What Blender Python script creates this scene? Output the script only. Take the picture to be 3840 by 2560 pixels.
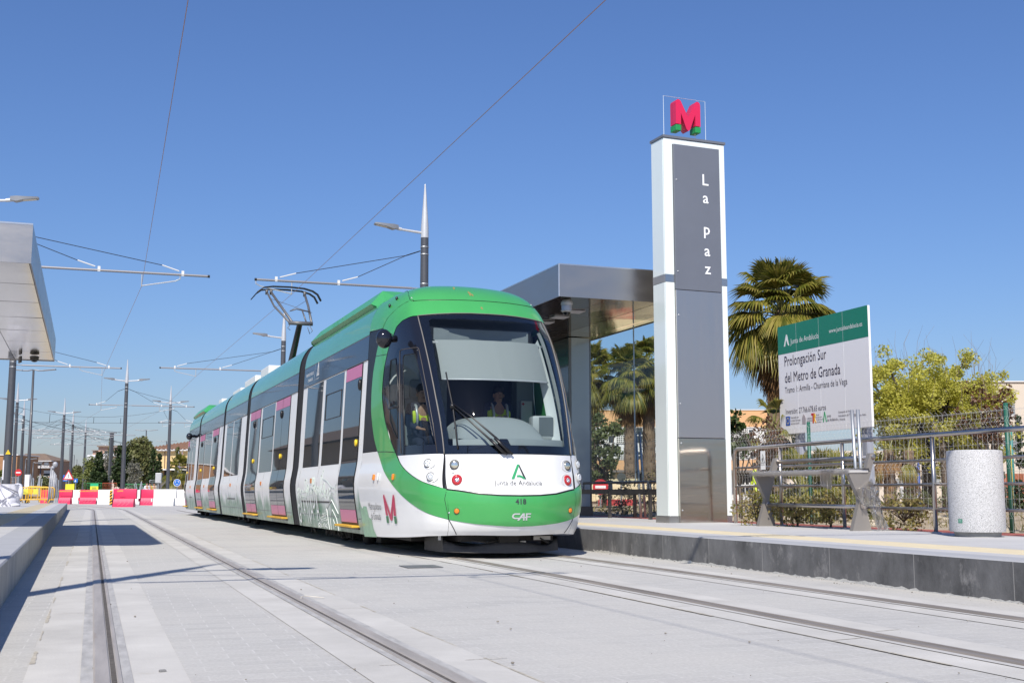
import bpy, bmesh, math, random
import numpy as np
from mathutils import Vector, Matrix

S = bpy.context.scene
for o in list(bpy.data.objects): bpy.data.objects.remove(o)
COL = S.collection
rnd = random.Random(7)
rad = math.radians

# ------------------------------------------------------------------ camera
IW, IH = 3840, 2560                     # photograph, pixels
FPX = 4408.0
PITCH = math.atan(567/FPX); YAW = rad(18.511); CAMH = 0.855
cam = bpy.data.cameras.new('camera'); camo = bpy.data.objects.new('camera', cam); COL.objects.link(camo)
cam.sensor_width = 36; cam.lens = FPX/IW*36; cam.clip_start = .05; cam.clip_end = 3000
camo.location = (0, 0, CAMH); camo.rotation_euler = (math.pi/2+PITCH, 0, -YAW)
S.camera = camo

# ------------------------------------------------------------------ sky, sun, exposure
SA, SB = .45, .92                       # shadow of a 1 m stick falls (SA, SB) from its foot
sun_dir = Vector((-SA, -SB, 1)).normalized()
W = bpy.data.worlds.new('World'); S.world = W; W.use_nodes = True
nt = W.node_tree; bg = nt.nodes['Background']
sky = nt.nodes.new('ShaderNodeTexSky'); sky.sky_type = 'NISHITA'; sky.sun_disc = False
sky.sun_elevation = math.asin(sun_dir.z); sky.sun_rotation = math.atan2(sun_dir.x, sun_dir.y)
sky.altitude = 700; sky.air_density = 1.5; sky.dust_density = 1.0; sky.ozone_density = 10.0
tint = nt.nodes.new('ShaderNodeMix'); tint.data_type = 'RGBA'; tint.blend_type = 'MULTIPLY'; tint.inputs[0].default_value = 1; tint.inputs[7].default_value = (.97, .96, 1.15, 1)
nt.links.new(sky.outputs[0], tint.inputs[6]); nt.links.new(tint.outputs[2], bg.inputs[0]); bg.inputs[1].default_value = .072
sl = bpy.data.lights.new('sun', 'SUN'); sl.energy = 4.0; sl.angle = rad(.53); sl.color = (1, .94, .84)
so = bpy.data.objects.new('sun', sl); COL.objects.link(so)
so.rotation_euler = (-sun_dir).to_track_quat('-Z', 'Y').to_euler()
S.view_settings.view_transform = 'Standard'; S.view_settings.look = 'None'
S.view_settings.exposure = .5; S.view_settings.gamma = 1
S.cycles.max_bounces = 10; S.cycles.transparent_max_bounces = 16; S.cycles.glossy_bounces = 5; S.cycles.sample_clamp_indirect = 8

_f = np.array([math.sin(YAW)*math.cos(PITCH), math.cos(YAW)*math.cos(PITCH), math.sin(PITCH)])
_r = np.array([math.cos(YAW), -math.sin(YAW), 0]); _u = np.cross(_r, _f)
_fh = np.array([math.sin(YAW), math.cos(YAW), 0])
def at(x, y, D):                        # the point D metres away (horizontally) seen at photo pixel x, y
    d = _r*(x-IW/2)/FPX-_u*(y-IH/2)/FPX+_f
    p = np.array([0, 0, CAMH])+d*(D/d.dot(_fh)); return Vector(p)

# ------------------------------------------------------------------ materials
def lin(c): return tuple((v/255/12.92 if v/255 <= .04045 else ((v/255+.055)/1.055)**2.4) for v in c)
MATS = {}
def M(name, col, rough=.5, metal=0., spec=.5, coat=0., var=0., vs=3., bump=0., bs=60., rvar=0., stretch=None, dirt=None, emit=None, trans=None):
    if name in MATS: return MATS[name]
    m = bpy.data.materials.new(name); m.use_nodes = True; n = m.node_tree.nodes; L = m.node_tree.links
    b = n['Principled BSDF']
    if max(col) > 1: col = lin(col)
    b.inputs['Base Color'].default_value = (*col, 1); b.inputs['Roughness'].default_value = rough
    b.inputs['Metallic'].default_value = metal; b.inputs['Specular IOR Level'].default_value = spec
    b.inputs['Coat Weight'].default_value = coat; b.inputs['Coat Roughness'].default_value = .04
    tc = n.new('ShaderNodeTexCoord'); vec = tc.outputs['Object']
    if stretch:
        mp = n.new('ShaderNodeMapping'); mp.inputs['Scale'].default_value = stretch
        L.new(vec, mp.inputs[0]); vec = mp.outputs[0]
    if var or rvar:
        t = n.new('ShaderNodeTexNoise'); t.inputs['Scale'].default_value = vs; t.inputs['Detail'].default_value = 6; t.inputs['Roughness'].default_value = .65
        L.new(vec, t.inputs['Vector'])
        if var:
            r = n.new('ShaderNodeMapRange'); r.inputs[1].default_value = .3; r.inputs[2].default_value = .7; r.inputs[3].default_value = 1-var; r.inputs[4].default_value = 1+var
            L.new(t.outputs['Fac'], r.inputs[0])
            mx = n.new('ShaderNodeMix'); mx.data_type = 'RGBA'; mx.blend_type = 'MULTIPLY'; mx.inputs[0].default_value = 1
            mx.inputs[6].default_value = (*col, 1); L.new(r.outputs[0], mx.inputs[7]); L.new(mx.outputs[2], b.inputs['Base Color'])
            out = mx.outputs[2]
            if dirt:                    # dirt colour, scale, threshold: stains of their own shape
                t2 = n.new('ShaderNodeTexNoise'); t2.inputs['Scale'].default_value = dirt[1]; t2.inputs['Detail'].default_value = 8; t2.inputs['Roughness'].default_value = .7
                L.new(vec, t2.inputs['Vector'])
                r2 = n.new('ShaderNodeMapRange'); r2.inputs[1].default_value = dirt[2]; r2.inputs[2].default_value = dirt[2]+.16; L.new(t2.outputs['Fac'], r2.inputs[0])
                m2 = n.new('ShaderNodeMix'); m2.data_type = 'RGBA'; L.new(r2.outputs[0], m2.inputs[0]); L.new(out, m2.inputs[6]); m2.inputs[7].default_value = (*dirt[0], 1)
                L.new(m2.outputs[2], b.inputs['Base Color'])
        if rvar:
            r = n.new('ShaderNodeMapRange'); r.inputs[1].default_value = .3; r.inputs[2].default_value = .7; r.inputs[3].default_value = max(.02, rough-rvar); r.inputs[4].default_value = rough+rvar
            L.new(t.outputs['Fac'], r.inputs[0]); L.new(r.outputs[0], b.inputs['Roughness'])
    if bump:
        t = n.new('ShaderNodeTexNoise'); t.inputs['Scale'].default_value = bs; t.inputs['Detail'].default_value = 4; L.new(vec, t.inputs['Vector'])
        bp = n.new('ShaderNodeBump'); bp.inputs['Strength'].default_value = bump; bp.inputs['Distance'].default_value = .02
        L.new(t.outputs['Fac'], bp.inputs['Height']); L.new(bp.outputs[0], b.inputs['Normal'])
    if emit: b.inputs['Emission Color'].default_value = (*emit[0], 1); b.inputs['Emission Strength'].default_value = emit[1]
    MATS[name] = m; return m

def glass(name, tint=(.9, .95, .95), refl=1.0, ior=1.5):
    m = bpy.data.materials.new(name); m.use_nodes = True; n = m.node_tree.nodes; L = m.node_tree.links; n.clear()
    o = n.new('ShaderNodeOutputMaterial'); t = n.new('ShaderNodeBsdfTransparent'); t.inputs[0].default_value = (*tint, 1)
    g = n.new('ShaderNodeBsdfGlossy'); g.inputs['Roughness'].default_value = .015
    geo = n.new('ShaderNodeNewGeometry'); dp = n.new('ShaderNodeVectorMath'); dp.operation = 'DOT_PRODUCT'; L.new(geo.outputs['Normal'], dp.inputs[0]); L.new(geo.outputs['Incoming'], dp.inputs[1])
    ab = n.new('ShaderNodeMath'); ab.operation = 'ABSOLUTE'; L.new(dp.outputs['Value'], ab.inputs[0]); om = n.new('ShaderNodeMath'); om.operation = 'SUBTRACT'; om.inputs[0].default_value = 1; om.use_clamp = True; L.new(ab.outputs[0], om.inputs[1])
    pw = n.new('ShaderNodeMath'); pw.operation = 'POWER'; pw.inputs[1].default_value = 5; L.new(om.outputs[0], pw.inputs[0]); F0 = ((ior-1)/(ior+1))**2
    f = n.new('ShaderNodeMath'); f.operation = 'MULTIPLY_ADD'; f.inputs[1].default_value = 1-F0; f.inputs[2].default_value = F0; L.new(pw.outputs[0], f.inputs[0])
    k = n.new('ShaderNodeMath'); k.operation = 'MULTIPLY'; k.inputs[1].default_value = refl; k.use_clamp = True
    mx = n.new('ShaderNodeMixShader'); L.new(f.outputs[0], k.inputs[0]); L.new(k.outputs[0], mx.inputs[0]); L.new(t.outputs[0], mx.inputs[1]); L.new(g.outputs[0], mx.inputs[2]); L.new(mx.outputs[0], o.inputs[0])
    MATS[name] = m; return m

def leafmat(name, cols, trans=.35, rough=.5, scale=2.5):
    m = bpy.data.materials.new(name); m.use_nodes = True; n = m.node_tree.nodes; L = m.node_tree.links
    b = n['Principled BSDF']; b.inputs['Roughness'].default_value = rough; b.inputs['Specular IOR Level'].default_value = .35
    geo = n.new('ShaderNodeNewGeometry'); ramp = n.new('ShaderNodeValToRGB')
    e = ramp.color_ramp.elements; e[0].color = (*lin(cols[0]), 1); e[1].color = (*lin(cols[-1]), 1)
    for i, c in enumerate(cols[1:-1]):
        q = e.new((i+1)/(len(cols)-1)); q.color = (*lin(c), 1)
    L.new(geo.outputs['Random Per Island'], ramp.inputs[0])
    L.new(ramp.outputs[0], b.inputs['Base Color'])
    tr = n.new('ShaderNodeBsdfTranslucent'); L.new(ramp.outputs[0], tr.inputs[0])
    mx = n.new('ShaderNodeMixShader'); mx.inputs[0].default_value = trans
    L.new(b.outputs[0], mx.inputs[1]); L.new(tr.outputs[0], mx.inputs[2]); L.new(mx.outputs[0], n['Material Output'].inputs[0])
    MATS[name] = m; return m

# ------------------------------------------------------------------ mesh helpers
SPLIT = {'window', 'door_glass', 'pink_panel', 'door', 'step', 'green_arch', 'cab_window_pane', 'cab_window_surround', 'post', 'flank_panel', 'steel_band', 'dark_opening', 'bolt', 'stay_wire', 'insulator', 'latch', 'cantrail_band', 'column', 'beam', 'back_loop', 'glass_wall', 'balcony_slab', 'window_hatch_frame', 'roof_stud', 'hatch_screw', 'screw', 'resistor_box', 'collector_head', 'grab_slot', 'trim_strip', 'step_edge', 'stain', 'side_marker', 'clamp', 'emblem_', 'notice_plate', 'rear_bracket', 'balcony', 'star', 'letter_foot', 'upper_storey', 'balustrade_', 'gear_box', 'ceiling_light', 'nameplate', 'cab_lining', 'rear_reflection', 'soffit_panel', 'fascia', 'hanging_film', 'bogie_gear', 'roof_seam', 'panel_joint', 'pane_gasket', 'pane_frame', 'end_wall', 'tape_', 'pillar_lining', 'underframe', 'cab_back_wall', 'lamp_arm_', 'windscreen_seal'}
class MB:
    def __init__(s): s.v = []; s.f = []
    def add(s, vs, fs):
        o = len(s.v); s.v += [tuple(map(float, p)) for p in vs]; s.f += [tuple(i+o for i in f) for f in fs]; return s
    def box(s, c, d, rz=0, ax=None, bev=0):
        x, y, z = d[0]/2, d[1]/2, d[2]/2
        if bev:
            b = min(bev, x*.9, y*.9, z*.9); pts = []
            bm = bmesh.new(); bmesh.ops.create_cube(bm, size=1)
            for v in bm.verts: v.co = Vector((v.co.x*d[0], v.co.y*d[1], v.co.z*d[2]))
            bmesh.ops.bevel(bm, geom=bm.edges[:], offset=b, segments=2, affect='EDGES', profile=.5)
            bm.verts.index_update(); pts = [v.co.copy() for v in bm.verts]; fs = [[v.index for v in f.verts] for f in bm.faces]; bm.free()
        else:
            pts = [Vector((i*x, j*y, k*z)) for k in (-1, 1) for j in (-1, 1) for i in (-1, 1)]
            fs = [(0, 2, 3, 1), (4, 5, 7, 6), (0, 1, 5, 4), (2, 6, 7, 3), (0, 4, 6, 2), (1, 3, 7, 5)]
        R = ax if ax is not None else Matrix.Rotation(rz, 3, 'Z')
        return s.add([Vector(c)+R @ p for p in pts], fs)
    def span(s, a, b, bev=0): return s.box([(a[i]+b[i])/2 for i in range(3)], [abs(b[i]-a[i]) for i in range(3)], bev=bev)
    def tube(s, pts, r, n=8, cap=True, closed=False):
        pts = [Vector(p) for p in pts]; m = len(pts); rr = r if isinstance(r, (list, tuple)) else [r]*m
        vs = []; up = None
        for i, p in enumerate(pts):
            if closed: t = (pts[(i+1) % m]-pts[i-1]).normalized()
            else: t = ((pts[i+1] if i < m-1 else p)-(pts[i-1] if i else p)).normalized()
            if up is None:
                up = Vector((0, 0, 1)) if abs(t.z) < .9 else Vector((1, 0, 0))
            a = t.cross(up); a.normalize(); up = a.cross(t); up.normalize()
            for k in range(n):
                th = 2*math.pi*k/n; vs.append(p+(a*math.cos(th)+up*math.sin(th))*rr[i])
        fs = []
        for i in range(m if closed else m-1):
            j = (i+1) % m
            for k in range(n): fs.append((i*n+k, i*n+(k+1) % n, j*n+(k+1) % n, j*n+k))
        if cap and not closed: fs += [tuple(range(n))[::-1], tuple((m-1)*n+k for k in range(n))]
        return s.add(vs, fs)
    def lathe(s, prof, c=(0, 0, 0), n=24, ax=None):
        vs = []; fs = []; R = ax if ax is not None else Matrix.Identity(3)
        for r, z in prof:
            for k in range(n):
                th = 2*math.pi*k/n; vs.append(Vector(c)+R @ Vector((r*math.cos(th), r*math.sin(th), z)))
        for i in range(len(prof)-1):
            for k in range(n): fs.append((i*n+k, i*n+(k+1) % n, (i+1)*n+(k+1) % n, (i+1)*n+k))
        fs += [tuple(range(n))[::-1], tuple((len(prof)-1)*n+k for k in range(n))]
        return s.add(vs, fs)
    def prism(s, poly, fr, t):          # poly of (a, b); fr = (origin, axis a, axis b, axis out); thickness t along out
        O, A, B, N = [Vector(q) for q in fr]; n = len(poly)
        vs = [O+A*a+B*b for a, b in poly]+[O+A*a+B*b+N*t for a, b in poly]
        fs = [tuple(range(n))[::-1], tuple(range(n, 2*n))]+[(i, (i+1) % n, n+(i+1) % n, n+i) for i in range(n)]
        return s.add(vs, fs)
    def grid(s, P, keep=None):          # P: list of rows of points
        R = len(P); Cn = len(P[0]); vs = [q for row in P for q in row]; fs = []
        for i in range(R-1):
            for j in range(Cn-1):
                if keep is None or keep(i, j): fs.append((i*Cn+j, i*Cn+j+1, (i+1)*Cn+j+1, (i+1)*Cn+j))
        return s.add(vs, fs)
    def ell(s, c, r, n=12, m=8, R=None):
        R = R or Matrix.Identity(3); vs = []; fs = []
        for i in range(m+1):
            ph = math.pi*i/m
            for k in range(n):
                th = 2*math.pi*k/n; vs.append(Vector(c)+R @ Vector((r[0]*math.sin(ph)*math.cos(th), r[1]*math.sin(ph)*math.sin(th), -r[2]*math.cos(ph))))
        for i in range(m):
            for k in range(n): fs.append((i*n+k, i*n+(k+1) % n, (i+1)*n+(k+1) % n, (i+1)*n+k))
        return s.add(vs, fs)
    def build(s, name, mat, parent=None, smooth=False, label=None):
        if name in SPLIT and parent is not None:
            par = list(range(len(s.v)))
            def find(i):
                while par[i] != i: par[i] = par[par[i]]; i = par[i]
                return i
            for f in s.f:
                a = find(f[0])
                for i in f[1:]: par[find(i)] = a
            comp = {}
            for f in s.f: comp.setdefault(find(f[0]), []).append(f)
            if len(comp) > 1:
                first = None
                for fs in comp.values():
                    ids = sorted({i for f in fs for i in f}); mp = {i: k for k, i in enumerate(ids)}
                    me = bpy.data.meshes.new(name); me.from_pydata([s.v[i] for i in ids], [], [tuple(mp[i] for i in f) for f in fs]); me.update()
                    o = link(name, me, mat, parent, smooth, label); first = first or o
                return first
        me = bpy.data.meshes.new(name); me.from_pydata(s.v, [], s.f); me.update()
        return link(name, me, mat, parent, smooth, label)
def link(name, me, mat, parent=None, smooth=False, label=None):
    o = bpy.data.objects.new(name, me); COL.objects.link(o)
    for m in (mat if isinstance(mat, (list, tuple)) else [mat]): me.materials.append(m)
    if smooth is True: me.polygons.foreach_set('use_smooth', [True]*len(me.polygons))
    elif smooth:
        me.polygons.foreach_set('use_smooth', [True]*len(me.polygons))
        try: me.set_sharp_from_angle(angle=rad(smooth))
        except Exception: pass
    if parent: o.parent = parent
    if label: o['label'] = label
    return o
def arr_mesh(name, V, Fq):
    V = np.asarray(V, np.float32); Fq = np.asarray(Fq, np.int32); k = Fq.shape[1]
    me = bpy.data.meshes.new(name); me.vertices.add(len(V)); me.vertices.foreach_set('co', V.ravel())
    me.loops.add(Fq.size); me.loops.foreach_set('vertex_index', Fq.ravel())
    me.polygons.add(len(Fq)); me.polygons.foreach_set('loop_start', np.arange(len(Fq), dtype=np.int32)*k)
    me.update(calc_edges=True); return me
def thing(name, label, cat, loc=(0, 0, 0), rz=0, group=None):
    o = bpy.data.objects.new(name, None); COL.objects.link(o); o.empty_display_size = .2
    o.location = loc; o.rotation_euler = (0, 0, rz); o['label'] = label; o['category'] = cat
    if group: o['group'] = group
    return o
def tag(o, label, cat, group=None):
    o['label'] = label; o['category'] = cat
    if group: o['group'] = group
    return o
def struct(name, mb, mat, smooth=False):
    o = mb.build(name, mat, None, smooth); o['kind'] = 'structure'; return o
def dup(root, loc=None, rz=None, label=None, cat=None, group=None, scale=None):
    r = root.copy(); COL.objects.link(r)
    if loc is not None: r.location = loc
    if rz is not None: r.rotation_euler = (0, 0, rz)
    if scale is not None: r.scale = (scale,)*3 if not isinstance(scale, tuple) else scale
    if label: r['label'] = label
    if cat: r['category'] = cat
    if group: r['group'] = group
    for ch in list(root.children):
        c = ch.copy(); COL.objects.link(c); c.parent = r
        for g in list(ch.children):
            d = g.copy(); COL.objects.link(d); d.parent = c
    return r
def text_geo(body, size=1., sx=1., align='LEFT', bold=0., res=2):
    cu = bpy.data.curves.new('txt', 'FONT'); cu.body = body; cu.size = size; cu.align_x = align; cu.resolution_u = res; cu.offset = bold
    o = bpy.data.objects.new('txt', cu); me = bpy.data.meshes.new_from_object(o)
    v = [(p.co.x*sx, p.co.y) for p in me.vertices]; f = [tuple(p.vertices) for p in me.polygons]
    bpy.data.objects.remove(o); bpy.data.curves.remove(cu); bpy.data.meshes.remove(me); return v, f
def text_flat(mb, body, fr, size, sx=1., align='LEFT', bold=0., off=.003):
    O, A, B, N = [Vector(q) for q in fr]; v, f = text_geo(body, size, sx, align, bold)
    return mb.add([O+A*a+B*b+N*off for a, b in v], f)
def pchip(pts):
    xs = np.array([p[0] for p in pts], float); ys = np.array([p[1] for p in pts], float); h = np.diff(xs); d = np.diff(ys)/h; m = np.zeros_like(ys)
    for i in range(1, len(xs)-1):
        if d[i-1]*d[i] > 0:
            a = 2*h[i]+h[i-1]; b = h[i]+2*h[i-1]; m[i] = (a+b)/(a/d[i-1]+b/d[i])
    m[0] = d[0]; m[-1] = d[-1]
    def f(x):
        x = min(max(x, xs[0]), xs[-1]); i = int(min(max(np.searchsorted(xs, x)-1, 0), len(xs)-2))
        t = (x-xs[i])/h[i]
        return float((2*t**3-3*t*t+1)*ys[i]+(t**3-2*t*t+t)*h[i]*m[i]+(-2*t**3+3*t*t)*ys[i+1]+(t**3-t*t)*h[i]*m[i+1])
    return f
def lerp(pts):
    xs = [p[0] for p in pts]; ys = [p[1] for p in pts]; return lambda x: float(np.interp(x, xs, ys))
def frange(a, b, n): return [a+(b-a)*i/n for i in range(n+1)]
def inpoly(x, y, P):
    c = False; j = len(P)-1
    for i in range(len(P)):
        if (P[i][1] > y) != (P[j][1] > y) and x < (P[j][0]-P[i][0])*(y-P[i][1])/(P[j][1]-P[i][1])+P[i][0]: c = not c
        j = i
    return c

# common materials
STEEL = M('brushed_steel', (.56, .55, .53), .30, 1., var=.06, vs=2., rvar=.06)
TUBE = M('stainless_tube', (.52, .48, .44), .32, 1., var=.05, vs=6, rvar=.08)
GALV = M('galvanised_steel', (.50, .52, .54), .45, .8, var=.12, vs=12)
DARK = M('dark_grey_paint', (.075, .078, .088), .42, .2, coat=.15, var=.08, vs=3)
LGREY = M('pale_grey_paint', (.50, .51, .53), .4, .2, var=.05, vs=4)
BLACK = M('black_plastic', (.012, .012, .014), .35)
RUBBER = M('black_rubber', (.018, .018, .02), .6)
WIRE = M('wire_dark', (.06, .06, .065), .5, .6)
COPPER = M('contact_wire_copper', (.42, .24, .16), .45, .7)
WHITE = M('white_plastic', (.75, .75, .74), .45, var=.04, vs=5)
YELLOW = M('yellow_paint', (.75, .42, .03), .45, var=.1, vs=8)
RED = M('red_paint', (.55, .03, .04), .4)
# ------------------------------------------------------------------ tracks (centre lines) and ground
def cl_left(y): return .85-.0175*y-(.0045*(y-60)**2 if y > 60 else 0)
def cl_right(y):
    if y < 9.5: return 5.1
    if y < 14.5: return 5.1-.003*(y-9.5)**2
    return 5.1-.075-.03*(y-14.5)
def edge_left(y): return -.51-.0276*y           # platform edge, far side track
def edge_right(y): return 6.71 if y < 16.7 else 6.71-.03*(y-16.7)

def paver_mat():
    m = bpy.data.materials.new('pale_block_paving'); m.use_nodes = True; n = m.node_tree.nodes; L = m.node_tree.links; b = n['Principled BSDF']
    b.inputs['Roughness'].default_value = .9; b.inputs['Specular IOR Level'].default_value = .2
    tc = n.new('ShaderNodeTexCoord'); br = n.new('ShaderNodeTexBrick'); L.new(tc.outputs['Object'], br.inputs['Vector'])
    br.inputs['Scale'].default_value = 1; br.inputs['Brick Width'].default_value = .3; br.inputs['Row Height'].default_value = .15; br.inputs['Mortar Size'].default_value = .006
    br.inputs['Mortar Smooth'].default_value = .6; br.inputs['Bias'].default_value = -.2
    br.inputs['Color1'].default_value = (.43, .421, .402, 1); br.inputs['Color2'].default_value = (.483, .473, .45, 1); br.inputs['Mortar'].default_value = (.54, .53, .51, 1)
    t = n.new('ShaderNodeTexNoise'); t.inputs['Scale'].default_value = .55; t.inputs['Detail'].default_value = 8; t.inputs['Roughness'].default_value = .65; L.new(tc.outputs['Object'], t.inputs['Vector'])
    r = n.new('ShaderNodeMapRange'); r.inputs[1].default_value = .40; r.inputs[2].default_value = .62; L.new(t.outputs['Fac'], r.inputs[0])
    k = n.new('ShaderNodeMath'); k.operation = 'MULTIPLY'; k.inputs[1].default_value = .8; L.new(r.outputs[0], k.inputs[0])
    mx = n.new('ShaderNodeMix'); mx.data_type = 'RGBA'; L.new(k.outputs[0], mx.inputs[0]); L.new(br.outputs['Color'], mx.inputs[6]); mx.inputs[7].default_value = (.505, .49, .458, 1)  # cement dust filling joints
    t2 = n.new('ShaderNodeTexNoise'); t2.inputs['Scale'].default_value = 45; t2.inputs['Detail'].default_value = 5; t2.inputs['Roughness'].default_value = .75; L.new(tc.outputs['Object'], t2.inputs['Vector'])
    r2 = n.new('ShaderNodeMapRange'); r2.inputs[1].default_value = .3; r2.inputs[2].default_value = .7; r2.inputs[3].default_value = .84; r2.inputs[4].default_value = 1.1; L.new(t2.outputs['Fac'], r2.inputs[0])
    m2 = n.new('ShaderNodeMix'); m2.data_type = 'RGBA'; m2.blend_type = 'MULTIPLY'; m2.inputs[0].default_value = 1; L.new(mx.outputs[2], m2.inputs[6]); L.new(r2.outputs[0], m2.inputs[7])
    # brownish dirt specks
    t3 = n.new('ShaderNodeTexNoise'); t3.inputs['Scale'].default_value = 1.7; t3.inputs['Detail'].default_value = 10; t3.inputs['Roughness'].default_value = .8; L.new(tc.outputs['Object'], t3.inputs['Vector'])
    r3 = n.new('ShaderNodeMapRange'); r3.inputs[1].default_value = .63; r3.inputs[2].default_value = .75; r3.inputs[4].default_value = .55; L.new(t3.outputs['Fac'], r3.inputs[0])
    m3 = n.new('ShaderNodeMix'); m3.data_type = 'RGBA'; L.new(r3.outputs[0], m3.inputs[0]); L.new(m2.outputs[2], m3.inputs[6]); m3.inputs[7].default_value = (.36, .33, .27, 1)
    L.new(m3.outputs[2], b.inputs['Base Color'])
    bp = n.new('ShaderNodeBump'); bp.inputs['Strength'].default_value = .25; bp.inputs['Distance'].default_value = .01; L.new(t2.outputs['Fac'], bp.inputs['Height']); L.new(bp.outputs[0], b.inputs['Normal'])
    return m
PAVER = paver_mat()
CONC = M('smooth_concrete', (.505, .49, .46), .9, spec=.2, var=.13, vs=1.1, bump=.12, bs=70, dirt=((.40, .37, .30), 1.3, .64))
RAILZ = M('grey_rail_jacket', (.40, .39, .375), .75, var=.22, vs=14, stretch=(1, .25, 1), dirt=((.46, .44, .40), 6, .58))
RAILZ2 = M('dusty_rail_jacket', (.47, .455, .43), .8, var=.14, vs=9, stretch=(1, .25, 1), dirt=((.36, .35, .33), 5, .58))
RAILS2 = M('dusty_rail_steel', (.25, .22, .19), .6, .2, var=.25, vs=8, stretch=(1, .1, 1), dirt=((.36, .33, .28), 5, .58))
RAILS = M('rail_steel', (.40, .365, .33), .55, .2, var=.18, vs=10, stretch=(1, .1, 1), dirt=((.30, .20, .13), 9, .62))
GROOVE = M('rail_groove_shade', (.09, .08, .07), .95, var=.4, vs=25)  # dark colour stands in for the shade a shallow groove hardly casts
PTOP = M('platform_slab', (.475, .47, .465), .85, spec=.25, var=.07, vs=1.5, bump=.06, bs=90, dirt=((.42, .41, .39), 2.2, .66))
PEDGE = M('platform_edge_slab', (.37, .375, .39), .85, spec=.25, var=.06, vs=2.5, bump=.06, bs=90)
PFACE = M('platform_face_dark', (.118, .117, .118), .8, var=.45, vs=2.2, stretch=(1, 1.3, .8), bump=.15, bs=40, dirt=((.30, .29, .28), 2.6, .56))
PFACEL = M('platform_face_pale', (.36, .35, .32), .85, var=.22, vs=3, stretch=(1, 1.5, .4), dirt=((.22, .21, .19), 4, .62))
TACT = M('tactile_yellow', (.60, .52, .36), .8, var=.06, vs=4)
REDP = M('red_path', (.36, .10, .075), .9, var=.15, vs=6, bump=.1, bs=80)
DIRT = M('stony_soil', (.36, .28, .18), .95, var=.35, vs=2.4, bump=.5, bs=9, dirt=((.20, .15, .09), 5, .55))

g = MB(); N_ = 700
g.add([(-N_, -60, 0), (N_, -60, 0), (N_, 1400, 0), (-N_, 1400, 0)], [(0, 1, 2, 3)])
struct('ground', g, PAVER)

def ribbon(name, xf, w0, w1, z, mat, y0, y1, step=1.0, kind='structure'):
    ys = frange(y0, y1, int((y1-y0)/step)); mb = MB()
    mb.grid([[(xf(y)+w0, y, z), (xf(y)+w1, y, z)] for y in ys]); o = mb.build(name, mat); o['kind'] = kind; return o
for xf, y1, nm in ((cl_left, 110, 'left'), (cl_right, 62, 'right')):
    for sgn in (-1, 1):
        rf = lambda y, xf=xf, sgn=sgn: xf(y)+.75*sgn
        ribbon('concrete_band', rf, -.36, .36, .004, CONC, 1, y1)
        ribbon('rail_jacket', rf, -.115, .115, .008, RAILZ if nm == 'left' else RAILZ2, 1, y1)
# raised grooved rails, each a thing
def rail(xf, sgn, y1, label):
    rf = lambda y: xf(y)+.75*sgn
    prof = [(-.058, .0085), (-.05, .016), (.012, .016), (.018, .010), (.046, .010), (.05, .015), (.066, .015), (.07, .0085)]
    if sgn > 0: prof = [(-a, b) for a, b in prof][::-1]
    ys = frange(1, y1, int(y1*1.0)); mb = MB(); mb.grid([[(rf(y)+a, y, b) for a, b in prof] for y in ys])
    o = mb.build('tram_rail', RAILS if xf is cl_left else RAILS2); tag(o, label, 'rail', 'grooved tram rails')
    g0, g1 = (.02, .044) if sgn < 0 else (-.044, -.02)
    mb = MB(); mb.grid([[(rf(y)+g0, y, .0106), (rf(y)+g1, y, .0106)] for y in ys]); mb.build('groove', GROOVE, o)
    return o
rail(cl_left, -1, 108, 'grooved steel rail nearest the left platform, a dark gap along it')
rail(cl_left, 1, 108, 'grooved steel rail of the empty track, running to the big red barrier')
rail(cl_right, -1, 60, 'grooved steel rail under the tram, on its side away from the platform')
rail(cl_right, 1, 60, 'grooved steel rail between the tram nose and the dark platform edge')
# sawn joints across the concrete, filled with sandy dirt, and little stones
JOINT = M('sandy_joint', (.42, .385, .32), .95, var=.3, vs=20)
mb = MB()
def smear(a, b, w, seg=26, z=.0062):
    a = Vector(a); b = Vector(b); d = b-a; nrm = Vector((-d.y, d.x, 0)).normalized(); P = []
    for i in range(seg+1):
        p = a+d*i/seg; ww = w*(.45+.9*rnd.random()); P.append([(p.x-nrm.x*ww, p.y-nrm.y*ww, z), (p.x+nrm.x*ww*.6, p.y+nrm.y*ww*.6, z)])
    mb.grid(P)
smear((1.28, 5.9, 0), (1.50, 5.9, 0), .006); smear((1.74, 5.95, 0), (1.97, 5.97, 0), .006)
smear((3.98, 6.05, 0), (4.24, 6.1, 0), .007); smear((4.5, 6.35, 0), (4.73, 6.4, 0), .006)
for y in (8.8, 12.1, 15.6, 19.4, 23.5): smear((cl_left(y)+.42, y, 0), (cl_left(y)+.63, y+.03, 0), .004); smear((cl_left(y)+.87, y+.05, 0), (cl_left(y)+1.09, y+.05, 0), .004); smear((cl_left(y)-1.08, y+.3, 0), (cl_left(y)-.88, y+.3, 0), .004)
for y in (8.2, 10.7, 13.2): smear((cl_right(y)-1.09, y, 0), (cl_right(y)-.88, y+.02, 0), .004); smear((cl_right(y)-.62, y+.25, 0), (cl_right(y)-.4, y+.25, 0), .004)
def edge_smear(xf, dx, ya, yb, w):
    n = int((yb-ya)/.5)
    for i in range(n):
        y = ya+(yb-ya)*i/n
        if rnd.random() < .6: smear((xf(y)+dx, y, 0), (xf(y+.5)+dx, y+.5, 0), w*(.4+rnd.random()), 8)
edge_smear(cl_left, 1.11, 5, 24, .011); edge_smear(cl_right, -1.12, 5, 16, .012); edge_smear(cl_left, -1.10, 5, 30, .012); edge_smear(cl_right, 1.12, 5, 15, .007)
o = mb.build('sand_in_joints', JOINT); o['kind'] = 'stuff'
mb = MB()
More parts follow.
